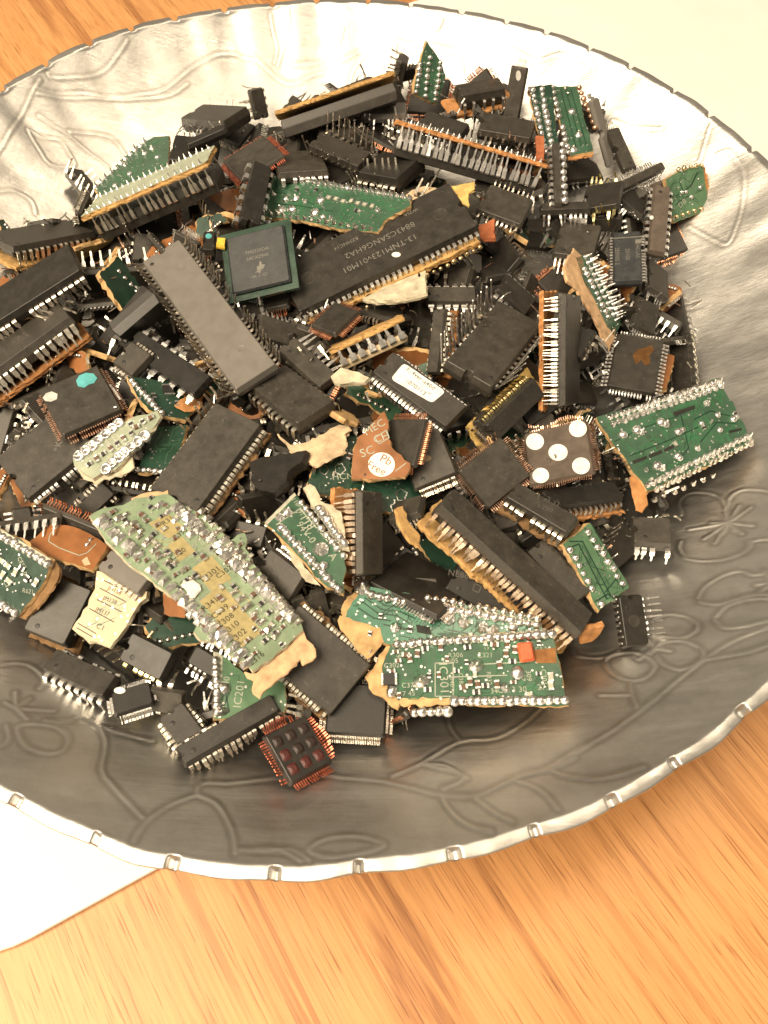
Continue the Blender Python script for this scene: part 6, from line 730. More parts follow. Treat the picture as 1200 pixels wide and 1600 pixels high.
(3, [-18.67, -48.87, 42.64], [0.375, 0.011, 0.045, -0.926], 'little square chip with silver leads right of the broad tan-pinned chip'),
(8, [42.23, -47.01, 40.41], [0.802, -0.107, 0.182, -0.56], 'small dark green board scrap left of the plain square chip'),
(0, [-75.16, -36.72, 37.95], [0.327, -0.085, 0.031, -0.941], 'black chip with dull legs right of the scratch-marked chip'),
(8, [9.9, -103.47, 34.84], [0.439, 0.091, -0.048, 0.892], 'small brown board scrap right of the large plain chip'),
(6, [-6.03, -67.65, 41.25], [0.616, -0.085, -0.26, 0.739], 'broad flat chip with stepped leads left of the 94V-0 board'),
(0, [-8.01, -89.48, 38.44], [0.523, 0.151, 0.109, -0.832], 'black chip with dull legs above the large plain chip'),
(1, [4.84, 10.86, 44.96], [0.645, -0.288, 0.0, 0.708], 'larger black chip with upturned legs above the strip with large white pins'),
(9, [-57.27, -30.22, 40.78], [0.945, 0.132, -0.055, 0.293], 'larger dark green board scrap above the silvery board sliver'),
(6, [77.09, 81.15, 39.5], [0.994, 0.006, 0.011, 0.108], 'broad flat chip with tucked leads above the thin crosswise chip'),
(5, [38.28, 43.11, 43.61], [0.954, -0.231, -0.116, -0.15], 'flat black chip with straight leads below the white-pinned chip on edge'),
(9, [13.4, -35.42, 43.41], [0.9, 0.019, -0.037, 0.434], 'larger dark green board scrap above the Pb Free board'),
(5, [71.08, -15.09, 37.33], [0.949, 0.084, 0.244, 0.182], 'flat black chip with tucked leads below the comb-leaded chip'),
(6, [-98.56, 10.05, 34.91], [0.978, 0.117, 0.156, -0.079], 'broad flat chip with straight leads above the olive grey chip'),
(1, [23.38, -46.68, 42.1], [0.805, -0.071, -0.079, -0.584], 'larger black chip with bright legs right of the Pb Free board'),
(3, [84.01, -54.22, 31.43], [0.87, 0.203, -0.083, 0.441], 'little square chip with copper leads above the dotted green board'),
(8, [-13.1, 73.62, 39.58], [0.391, -0.015, 0.121, 0.912], 'small brown board scrap above the long green board'),
(3, [87.18, 7.94, 33.77], [0.981, 0.17, 0.083, 0.032], 'little square chip with grey leads above the scorched chip'),
(6, [64.09, 44.01, 41.48], [0.286, -0.232, -0.1, -0.924], 'broad flat chip with tucked leads below the thin crosswise chip'),
(2, [50.07, 27.53, 42.64], [0.242, -0.488, -0.798, 0.258], 'stubby black chip with upturned legs above the overturned long-pinned chip'),
(5, [71.23, -29.36, 36.72], [0.877, 0.082, 0.164, -0.444], 'flat black chip with stepped leads right of the white-dotted chip'),
(3, [72.05, 93.29, 39.95], [0.302, 0.028, -0.063, 0.951], 'little square chip with copper leads below the narrow dark green board'),
(3, [-4.21, -104.75, 35.88], [0.572, -0.026, -0.183, 0.799], 'little square chip with silver leads below the large plain chip'),
(1, [-95.76, 42.09, 31.96], [0.915, -0.05, -0.2, 0.348], 'larger black chip with bright legs right of the chip at the photograph edge'),
(5, [-80.33, -18.55, 38.09], [0.697, 0.042, 0.044, -0.714], 'flat black chip with tucked leads below the olive grey chip'),
(2, [19.32, -75.56, 36.56], [0.414, 0.098, 0.066, -0.902], 'stubby black chip with upturned legs below the upright wide-pinned chip'),
(3, [-31.56, 101.77, 32.92], [0.72, 0.103, 0.019, -0.686], 'little square chip with grey leads above the red-leaded chip'),
(8, [-1.86, 89.94, 38.76], [0.538, -0.225, -0.068, 0.809], 'small green board scrap right of the bristling overturned chip'),
(8, [59.44, 2.23, 39.66], [0.818, 0.077, 0.217, 0.528], 'small brown board scrap right of the overturned long-pinned chip'),
(2, [45.06, -92.09, 33.77], [0.996, -0.006, 0.017, -0.088], 'stubby black chip with bright legs above the IC301 board'),
(3, [0.57, 60.9, 42.28], [0.949, -0.082, -0.291, -0.089], 'little square chip with copper leads below the bristling overturned chip'),
(3, [-12.31, -22.99, 44.35], [0.326, 0.115, 0.119, -0.931], 'little square chip with silver leads left of the worn chip on tan board'),
(8, [-81.86, -50.28, 35.73], [0.466, -0.245, -0.183, 0.83], 'small dark green board scrap below the scratch-marked chip'),
(8, [27.7, 68.66, 43.23], [0.973, -0.003, -0.0, -0.231], 'small green board scrap above the very long printed chip'),
(1, [-71.84, 14.55, 39.4], [0.571, -0.102, -0.009, 0.815], 'larger black chip with upturned legs left of the smeared-pad chip'),
(0, [54.18, 64.56, 42.21], [0.7, 0.254, 0.149, 0.651], 'black chip with bright legs right of the white-pinned chip on edge'),
(1, [3.24, -58.21, 41.92], [0.119, 0.211, 0.038, 0.969], 'larger black chip with dull legs left of the upright wide-pinned chip'),
(10, [38.21, -66.26, 51.4], [0.164, -0.083, -0.36, -0.915], 'tiny black chip with upturned legs below the plain square chip'),
(11, [-9.43, -75.05, 49.01], [0.854, -0.103, 0.313, -0.404], 'tiny flat chip with stepped leads left of the 94V-0 board'),
(10, [47.04, 32.59, 51.61], [0.737, -0.327, 0.155, -0.571], 'tiny black chip with dull legs below the white-pinned chip on edge'),
(10, [55.31, -69.65, 46.89], [0.826, 0.48, 0.013, 0.296], 'tiny black chip with upturned legs right of the slanting copper-pinned chip'),
(11, [-0.23, 46.09, 53.9], [0.22, 0.497, -0.227, -0.808], 'tiny flat chip with stepped leads right of the long green board'),
(10, [-65.03, -38.19, 47.79], [0.44, 0.124, 0.434, -0.776], 'tiny black chip with dull legs below the teal-spotted chip'),
(12, [22.82, -111.22, 38.36], [0.154, -0.499, 0.686, -0.506], 'tiny square chip with silver leads left of the IC301 board'),
(11, [-15.17, 59.15, 49.64], [0.169, 0.003, 0.211, -0.963], 'tiny flat chip with stepped leads left of the long green board'),
(10, [-22.15, -3.54, 50.99], [0.075, -0.159, 0.767, 0.617], 'tiny black chip with dull legs right of the plain grey long chip'),
(13, [32.99, 29.72, 56.55], [0.65, 0.193, 0.017, -0.735], 'tiny brown board scrap below the white-pinned chip on edge'),
(12, [86.65, -38.93, 41.05], [0.638, 0.046, 0.294, -0.71], 'tiny square chip with grey leads left of the green board by the bowl wall'),
(11, [68.35, 91.19, 50.9], [0.497, -0.28, 0.396, -0.72], 'tiny flat chip with tucked leads above the narrow dark green board'),
(10, [62.65, 4.3, 47.64], [0.151, -0.164, 0.276, 0.935], 'tiny black chip with upturned legs above the comb-leaded chip'),
(13, [104.82, 19.73, 38.6], [0.633, 0.674, 0.284, 0.254], 'tiny dark green board scrap below the slate chip'),
(11, [56.57, 39.3, 48.76], [0.647, 0.493, 0.047, 0.58], 'tiny flat chip with tucked leads left of the thin crosswise chip'),
(13, [-32.11, 36.23, 54.36], [0.386, 0.011, 0.488, 0.783], 'tiny brown board scrap above the green square chip'),
(10, [76.96, 9.88, 42.94], [0.798, -0.17, -0.379, 0.436], 'tiny black chip with bright legs below the ragged green sliver'),
(12, [8.85, 19.68, 51.36], [0.796, -0.366, 0.219, -0.429], 'tiny square chip with copper leads below the very long printed chip'),
(12, [45.68, 53.38, 53.52], [0.171, 0.025, 0.106, 0.979], 'tiny square chip with silver leads below the white-pinned chip on edge'),
(12, [-45.33, 20.98, 54.49], [0.791, 0.551, -0.099, -0.245], 'tiny square chip with grey leads below the overturned strip chip'),
(10, [-94.27, -30.77, 47.54], [0.831, 0.117, -0.137, -0.526], 'tiny black chip with dull legs below the olive grey chip'),
(10, [-78.81, -45.62, 45.16], [0.021, -0.058, 0.425, -0.903], 'tiny black chip with upturned legs left of the scratch-marked chip'),
(13, [-17.03, -86.99, 49.46], [0.37, 0.334, 0.472, 0.728], 'tiny dark green board scrap right of the large pale green board'),
(13, [91.36, -2.09, 41.03], [0.79, -0.435, -0.116, 0.415], 'tiny green board scrap above the scorched chip'),
(11, [-57.65, -62.46, 48.16], [0.357, 0.122, 0.335, -0.864], 'tiny flat chip with straight leads above the brown outlined board'),
(13, [-84.94, -55.86, 45.13], [0.673, 0.011, -0.125, -0.729], 'tiny dark green board scrap left of the scratch-marked chip'),
(11, [-3.49, 110.64, 47.88], [0.488, 0.138, 0.445, 0.738], 'tiny flat chip with tucked leads above the dark chip on its side'),
(11, [43.74, -31.17, 47.63], [0.037, -0.823, 0.542, -0.165], 'tiny flat chip with straight leads left of the golden-fringed chip'),
(12, [-43.11, -22.36, 51.12], [0.067, -0.844, -0.299, 0.441], 'tiny square chip with grey leads below the smeared-pad chip'),
(11, [28.82, -48.49, 48.19], [0.985, 0.083, 0.08, -0.129], 'tiny flat chip with tucked leads right of the Pb Free board'),
(12, [56.87, 64.6, 54.43], [0.975, -0.204, 0.08, 0.026], 'tiny square chip with silver leads below the narrow dark green board'),
(10, [1.08, -88.09, 44.74], [0.906, -0.344, -0.011, 0.246], 'tiny black chip with bright legs above the large plain chip'),
(12, [-3.09, -50.11, 51.43], [0.506, 0.16, 0.227, -0.816], 'tiny square chip with copper leads below the worn chip on tan board'),
(10, [-76.02, -4.18, 49.57], [0.405, -0.388, 0.576, -0.595], 'tiny black chip with upturned legs right of the olive grey chip'),
(10, [40.13, 45.75, 53.97], [0.3, 0.104, -0.437, 0.842], 'tiny black chip with bright legs below the white-pinned chip on edge'),
(11, [34.79, -55.12, 51.07], [0.128, 0.868, -0.444, -0.181], 'tiny flat chip with tucked leads left of the plain square chip'),
(11, [58.64, -29.55, 47.55], [0.905, 0.295, -0.109, 0.286], 'tiny flat chip with straight leads right of the golden-fringed chip'),
(13, [-70.6, -19.07, 52.07], [0.924, 0.282, -0.211, -0.151], 'tiny dark green board scrap above the teal-spotted chip'),
(12, [58.77, -42.05, 44.5], [0.623, 0.77, -0.03, -0.135], 'tiny square chip with copper leads left of the white-dotted chip'),
(12, [58.68, -90.72, 41.32], [0.747, 0.625, 0.127, -0.186], 'tiny square chip with silver leads below the dotted green board'),
(10, [-65.15, -72.11, 41.89], [0.042, -0.334, -0.581, 0.741], 'tiny black chip with bright legs left of the brown outlined board'),
(13, [12.68, -29.6, 56.35], [0.681, -0.04, 0.326, 0.654], 'tiny green board scrap below the strip with large white pins'),
(10, [-6.28, -57.52, 52.82], [0.672, 0.565, 0.187, 0.44], 'tiny black chip with upturned legs above the 94V-0 board'),
(11, [83.73, 42.91, 48.68], [0.012, 0.051, 0.604, -0.795], 'tiny flat chip with stepped leads above the slate chip'),
(12, [-81.55, 46.49, 46.32], [0.44, -0.438, 0.664, -0.417], 'tiny square chip with copper leads left of the rear left green fragment'),
(10, [52.37, 99.21, 49.69], [0.798, -0.377, -0.053, 0.467], 'tiny black chip with upturned legs below the rear chip on orange board'),
(12, [-47.26, 5.36, 51.17], [0.846, 0.459, 0.253, 0.098], 'tiny square chip with grey leads left of the plain grey long chip'),
(11, [-22.39, -104.08, 46.81], [0.247, -0.937, 0.244, 0.034], 'tiny flat chip with tucked leads left of the IC201 board'),
(13, [62.13, 69.49, 47.84], [0.425, -0.42, 0.095, 0.796], 'tiny brown board scrap left of the thin crosswise chip'),
(10, [-47.26, -2.19, 53.21], [0.058, 0.911, 0.395, -0.098], 'tiny black chip with bright legs left of the plain grey long chip'),
(10, [-48.81, -31.84, 52.09], [0.329, -0.08, -0.285, -0.897], 'tiny black chip with dull legs below the smeared-pad chip'),
(10, [60.92, -49.87, 49.43], [0.348, 0.909, 0.194, 0.123], 'tiny black chip with upturned legs below the white-dotted chip'),
(10, [-36.6, -3.67, 54.12], [0.215, 0.435, -0.569, -0.664], 'tiny black chip with bright legs above the smeared-pad chip'),
(10, [-95.79, 44.41, 44.04], [0.918, -0.38, -0.103, -0.056], 'tiny black chip with dull legs above the chip at the photograph edge'),
(11, [21.48, 119.8, 49.91], [0.122, 0.148, -0.687, -0.701], 'tiny flat chip with straight leads left of the rear chip on orange board'),
(13, [9.57, -79.97, 45.3], [0.432, -0.179, -0.099, -0.878], 'tiny dark green board scrap below the upright wide-pinned chip'),
(12, [27.74, -30.78, 53.52], [0.519, 0.221, 0.071, 0.822], 'tiny square chip with copper leads right of the stickered chip'),
(12, [47.64, 105.8, 53.33], [0.292, -0.22, 0.823, 0.434], 'tiny square chip with silver leads right of the rear chip on orange board'),
(11, [9.79, 109.85, 49.91], [0.626, 0.208, -0.419, -0.624], 'tiny flat chip with stepped leads right of the dark chip on its side'),
(11, [8.61, -69.47, 48.79], [0.87, 0.089, -0.283, 0.395], 'tiny flat chip with tucked leads left of the upright wide-pinned chip'),
(10, [-21.0, 80.99, 46.25], [0.302, 0.243, -0.714, -0.583], 'tiny black chip with upturned legs right of the red-leaded chip'),
(13, [-26.72, -79.46, 47.58], [0.569, -0.608, 0.139, -0.537], 'tiny dark green board scrap above the large pale green board'),
(10, [71.32, 73.86, 50.81], [0.285, 0.071, -0.139, 0.946], 'tiny black chip with dull legs below the narrow dark green board'),
(11, [12.2, 91.4, 48.7], [0.28, -0.173, 0.072, -0.941], 'tiny flat chip with straight leads right of the dark chip on its side'),
(10, [76.83, 1.92, 46.6], [0.469, -0.354, 0.395, -0.706], 'tiny black chip with bright legs above the comb-leaded chip'),
(13, [73.63, -36.12, 42.24], [0.789, 0.291, -0.34, -0.422], 'tiny green board scrap right of the white-dotted chip'),
(13, [73.04, 18.98, 50.74], [0.857, -0.004, 0.335, 0.391], 'tiny brown board scrap above the ragged green sliver'),
(10, [-27.37, 58.74, 48.7], [0.471, 0.694, -0.407, -0.363], 'tiny black chip with bright legs below the red-leaded chip'),
(13, [24.83, 14.31, 50.94], [0.33, 0.411, -0.553, -0.645], 'tiny green board scrap right of the very long printed chip'),
(10, [-7.8, -9.18, 51.35], [0.772, 0.614, -0.024, -0.164], 'tiny black chip with upturned legs above the worn chip on tan board'),
(12, [-78.14, -82.45, 38.42], [0.222, 0.299, 0.267, 0.889], 'tiny square chip with grey leads below the dark green board at left'),
(12, [16.25, 101.95, 51.8], [0.437, -0.221, 0.368, -0.79], 'tiny square chip with copper leads right of the dark chip on its side'),
(13, [69.99, 40.4, 47.02], [0.932, 0.199, -0.303, -0.024], 'tiny brown board scrap below the thin crosswise chip'),
(12, [43.96, 0.29, 48.6], [0.88, 0.293, 0.289, -0.238], 'tiny square chip with grey leads above the overturned long-pinned chip'),
(10, [-66.48, -84.2, 39.65], [0.253, 0.877, 0.359, -0.192], 'tiny black chip with dull legs below the brown outlined board'),
(13, [9.74, 28.01, 55.19], [0.716, 0.328, 0.102, 0.608], 'tiny brown board scrap above the very long printed chip'),
(11, [20.99, 29.69, 57.05], [0.611, 0.278, -0.414, 0.615], 'tiny flat chip with stepped leads right of the very long printed chip'),
(13, [5.0, -40.62, 55.89], [0.369, 0.522, -0.751, 0.165], 'tiny green board scrap left of the Pb Free board'),
(13, [70.46, 8.7, 50.28], [0.315, -0.324, 0.332, -0.828], 'tiny brown board scrap left of the ragged green sliver'),
(12, [-59.87, -46.19, 49.78], [0.632, 0.062, 0.012, -0.772], 'tiny square chip with grey leads left of the silvery board sliver'),
(13, [-106.32, 39.84, 42.79], [0.855, -0.228, 0.413, -0.216], 'tiny green board scrap above the chip at the photograph edge'),
(11, [-20.95, -39.5, 51.59], [0.192, 0.04, -0.663, -0.723], 'tiny flat chip with straight leads right of the broad tan-pinned chip'),
(13, [105.06, 26.78, 37.42], [0.969, 0.211, 0.114, -0.055], 'tiny dark green board scrap right of the slate chip'),
(11, [102.21, 3.31, 41.72], [0.33, -0.084, -0.415, -0.844], 'tiny flat chip with tucked leads right of the scorched chip'),
(10, [70.79, -9.07, 49.96], [0.177, -0.481, 0.858, -0.018], 'tiny black chip with upturned legs right of the comb-leaded chip'),
(10, [-36.44, -84.99, 45.86], [0.8, -0.501, 0.062, 0.326], 'tiny black chip with bright legs left of the large pale green board'),
(10, [-40.69, -94.34, 44.04], [0.948, -0.195, -0.253, 0.016], 'tiny black chip with dull legs right of the cream JM board'),
(11, [15.54, 54.55, 56.2], [0.782, -0.043, 0.147, 0.604], 'tiny flat chip with straight leads right of the bristling overturned chip'),
(10, [19.26, -100.98, 40.78], [0.17, 0.203, -0.801, -0.537], 'tiny black chip with bright legs left of the bright green board'),
(13, [-33.74, -21.25, 53.9], [0.271, 0.372, -0.566, -0.684], 'tiny green board scrap right of the smeared-pad chip'),
(10, [45.93, -63.38, 49.01], [0.78, 0.029, -0.118, -0.614], 'tiny black chip with upturned legs left of the stubby-pinned chip'),
(10, [75.12, 31.84, 47.5], [0.894, 0.314, 0.002, -0.32], 'tiny black chip with bright legs left of the slate chip'),
(10, [-20.41, 18.23, 50.48], [0.643, 0.095, 0.533, 0.541], 'tiny black chip with dull legs below the green square chip'),
(10, [-78.34, 65.04, 37.55], [0.531, -0.538, -0.44, 0.484], 'tiny black chip with upturned legs below the rear left green fragment'),
(12, [-47.98, -88.13, 41.78], [0.561, -0.438, -0.395, 0.581], 'tiny square chip with grey leads right of the cream JM board'),
(10, [-83.37, -0.36, 44.38], [0.588, 0.327, -0.302, -0.675], 'tiny black chip with dull legs right of the olive grey chip'),
(10, [21.92, 87.15, 49.98], [0.816, -0.467, -0.119, -0.319], 'tiny black chip with upturned legs left of the white-pinned chip on edge'),
(11, [-0.28, -69.71, 51.3], [0.718, 0.516, -0.087, -0.459], 'tiny flat chip with stepped leads above the 94V-0 board'),
(11, [-33.1, -48.35, 48.0], [0.621, 0.223, -0.302, 0.688], 'tiny flat chip with tucked leads left of the broad tan-pinned chip'),
(11, [91.22, 35.21, 46.31], [0.156, 0.42, 0.741, -0.501], 'tiny flat chip with straight leads above the slate chip'),
(10, [-33.55, 107.34, 44.03], [0.48, -0.415, -0.76, -0.136], 'tiny black chip with bright legs above the red-leaded chip'),
(11, [-95.49, 21.03, 45.47], [0.447, 0.384, 0.433, -0.682], 'tiny flat chip with tucked leads above the chip at the photograph edge'),
(11, [32.09, 88.42, 52.44], [0.1, 0.128, -0.698, -0.697], 'tiny flat chip with straight leads above the white-pinned chip on edge'),
(10, [-33.13, -65.22, 50.47], [0.718, -0.172, -0.116, 0.664], 'tiny black chip with bright legs below the broad tan-pinned chip'),
(10, [64.66, -3.87, 51.22], [0.28, 0.863, -0.068, 0.416], 'tiny black chip with dull legs above the comb-leaded chip'),
(13, [24.17, -16.36, 50.35], [0.409, -0.124, -0.312, 0.849], 'tiny brown board scrap above the stickered chip'),
(10, [-33.22, -110.77, 42.57], [0.365, -0.929, 0.052, -0.038], 'tiny black chip with bright legs right of the oval-spotted chip'),
(10, [101.52, -30.17, 39.56], [0.621, 0.689, -0.287, -0.239], 'tiny black chip with dull legs right of the green board by the bowl wall'),
(10, [60.54, 79.78, 47.91], [0.877, 0.423, 0.186, 0.129], 'tiny black chip with upturned legs below the narrow dark green board'),
(10, [1.77, 54.81, 51.4], [0.642, -0.45, -0.148, 0.602], 'tiny black chip with bright legs above the long green board'),
(10, [-35.42, 3.08, 54.2], [0.306, -0.692, 0.463, -0.46], 'tiny black chip with dull legs above the plain grey long chip'),
(12, [66.57, 17.48, 47.9], [0.9, 0.189, 0.034, 0.392], 'tiny square chip with silver leads left of the ragged green sliver'),
(10, [-13.39, -13.09, 51.15], [0.429, 0.54, -0.013, -0.724], 'tiny black chip with bright legs above the worn chip on tan board'),
(10, [-59.31, -35.08, 50.73], [0.885, -0.455, -0.07, 0.066], 'tiny black chip with dull legs right of the teal-spotted chip'),
(10, [-76.61, -34.96, 50.35], [0.914, -0.118, 0.239, -0.306], 'tiny black chip with upturned legs left of the teal-spotted chip'),
(13, [-47.37, -76.25, 49.45], [0.431, 0.299, 0.229, -0.82], 'tiny dark green board scrap right of the brown outlined board'),
(10, [-11.23, -62.33, 48.38], [0.718, 0.65, -0.178, -0.172], 'tiny black chip with dull legs above the 94V-0 board'),
(13, [92.16, -28.01, 40.3], [0.651, -0.662, 0.272, -0.253], 'tiny brown board scrap left of the green board by the bowl wall'),
(13, [-22.92, -61.35, 49.81], [0.959, 0.12, -0.196, -0.167], 'tiny dark green board scrap below the broad tan-pinned chip'),
(11, [-74.97, -68.95, 45.08], [0.579, 0.28, -0.091, 0.761], 'tiny flat chip with tucked leads above the dark green board at left'),
(12, [-1.2, -29.18, 50.79], [0.799, 0.012, -0.535, -0.275], 'tiny square chip with silver leads right of the worn chip on tan board'),
(10, [-49.39, 53.96, 50.28], [0.185, -0.171, -0.439, 0.863], 'tiny black chip with bright legs right of the overturned strip chip'),
(13, [1.97, -15.59, 51.26], [0.336, 0.491, -0.802, 0.059], 'tiny green board scrap left of the strip with large white pins'),
(13, [-50.98, -39.01, 51.38], [0.464, -0.334, 0.711, -0.41], 'tiny brown board scrap above the silvery board sliver'),
(10, [28.29, 41.69, 56.66], [0.361, 0.209, 0.442, 0.794], 'tiny black chip with bright legs right of the very long printed chip'),
(10, [67.69, -69.46, 42.19], [0.743, -0.633, 0.068, -0.206], 'tiny black chip with dull legs above the dotted green board'),
(10, [-65.59, -11.13, 46.99], [0.782, 0.052, -0.283, -0.553], 'tiny black chip with upturned legs above the teal-spotted chip'),
(10, [58.38, -5.03, 48.41], [0.445, 0.78, -0.105, 0.426], 'tiny black chip with bright legs left of the comb-leaded chip'),
(12, [8.01, 72.63, 54.31], [0.678, -0.589, 0.279, -0.34], 'tiny square chip with copper leads right of the bristling overturned chip'),
(13, [-28.81, -26.78, 51.95], [0.463, -0.271, 0.347, -0.77], 'tiny brown board scrap right of the smeared-pad chip'),
(10, [69.96, -59.35, 40.64], [0.307, -0.899, -0.14, -0.279], 'tiny black chip with bright legs right of the stubby-pinned chip'),
(13, [-38.61, 32.56, 54.06], [0.364, 0.059, 0.208, -0.906], 'tiny green board scrap right of the overturned strip chip'),
(13, [-17.77, -100.11, 43.46], [0.506, -0.483, -0.541, 0.466], 'tiny brown board scrap above the IC201 board'),
(10, [-17.46, -72.11, 51.18], [0.975, 0.134, -0.107, -0.143], 'tiny black chip with bright legs above the large pale green board'),
(10, [85.45, 17.14, 45.65], [0.336, -0.254, 0.214, -0.881], 'tiny black chip with dull legs right of the ragged green sliver'),
(12, [-10.35, -33.04, 54.51], [0.449, 0.234, -0.08, -0.859], 'tiny square chip with silver leads below the worn chip on tan board'),
(10, [29.49, -12.18, 50.08], [0.069, 0.089, -0.816, 0.566], 'tiny black chip with bright legs above the stickered chip'),
(11, [-0.75, 97.55, 50.32], [0.509, -0.027, -0.056, -0.859], 'tiny flat chip with tucked leads right of the dark chip on its side'),
(11, [-17.44, -32.18, 52.21], [0.312, -0.464, -0.621, 0.55], 'tiny flat chip with straight leads left of the worn chip on tan board'),
(10, [79.0, -45.01, 42.27], [0.45, 0.405, 0.043, 0.795], 'tiny black chip with bright legs right of the white-dotted chip'),
(12, [-20.83, -81.97, 45.82], [0.299, 0.067, 0.636, -0.709], 'tiny square chip with copper leads right of the large pale green board'),
(11, [-37.29, 12.89, 53.76], [0.793, 0.44, 0.064, -0.417], 'tiny flat chip with straight leads above the plain grey long chip'),
(10, [-61.59, 31.92, 45.51], [0.684, 0.209, -0.02, 0.699], 'tiny black chip with bright legs below the overturned strip chip'),
(11, [58.02, 13.73, 49.12], [0.55, -0.15, 0.404, -0.715], 'tiny flat chip with tucked leads above the overturned long-pinned chip'),
(13, [-71.36, 26.12, 44.96], [0.637, -0.464, -0.318, 0.527], 'tiny brown board scrap left of the overturned strip chip'),
(11, [-14.17, -55.34, 48.91], [0.778, -0.592, 0.106, -0.179], 'tiny flat chip with stepped leads right of the broad tan-pinned chip'),
(13, [-28.85, 52.78, 51.21], [0.658, 0.128, -0.062, 0.74], 'tiny green board scrap below the red-leaded chip'),
(10, [42.99, -7.71, 54.73], [0.409, -0.625, -0.655, -0.109], 'tiny black chip with upturned legs above the overturned long-pinned chip'),
(10, [90.4, -50.88, 38.86], [0.404, 0.413, 0.554, 0.599], 'tiny black chip with bright legs below the green board by the bowl wall'),
(10, [-25.34, -68.05, 50.97], [0.928, -0.251, -0.239, -0.135], 'tiny black chip with dull legs above the large pale green board')]
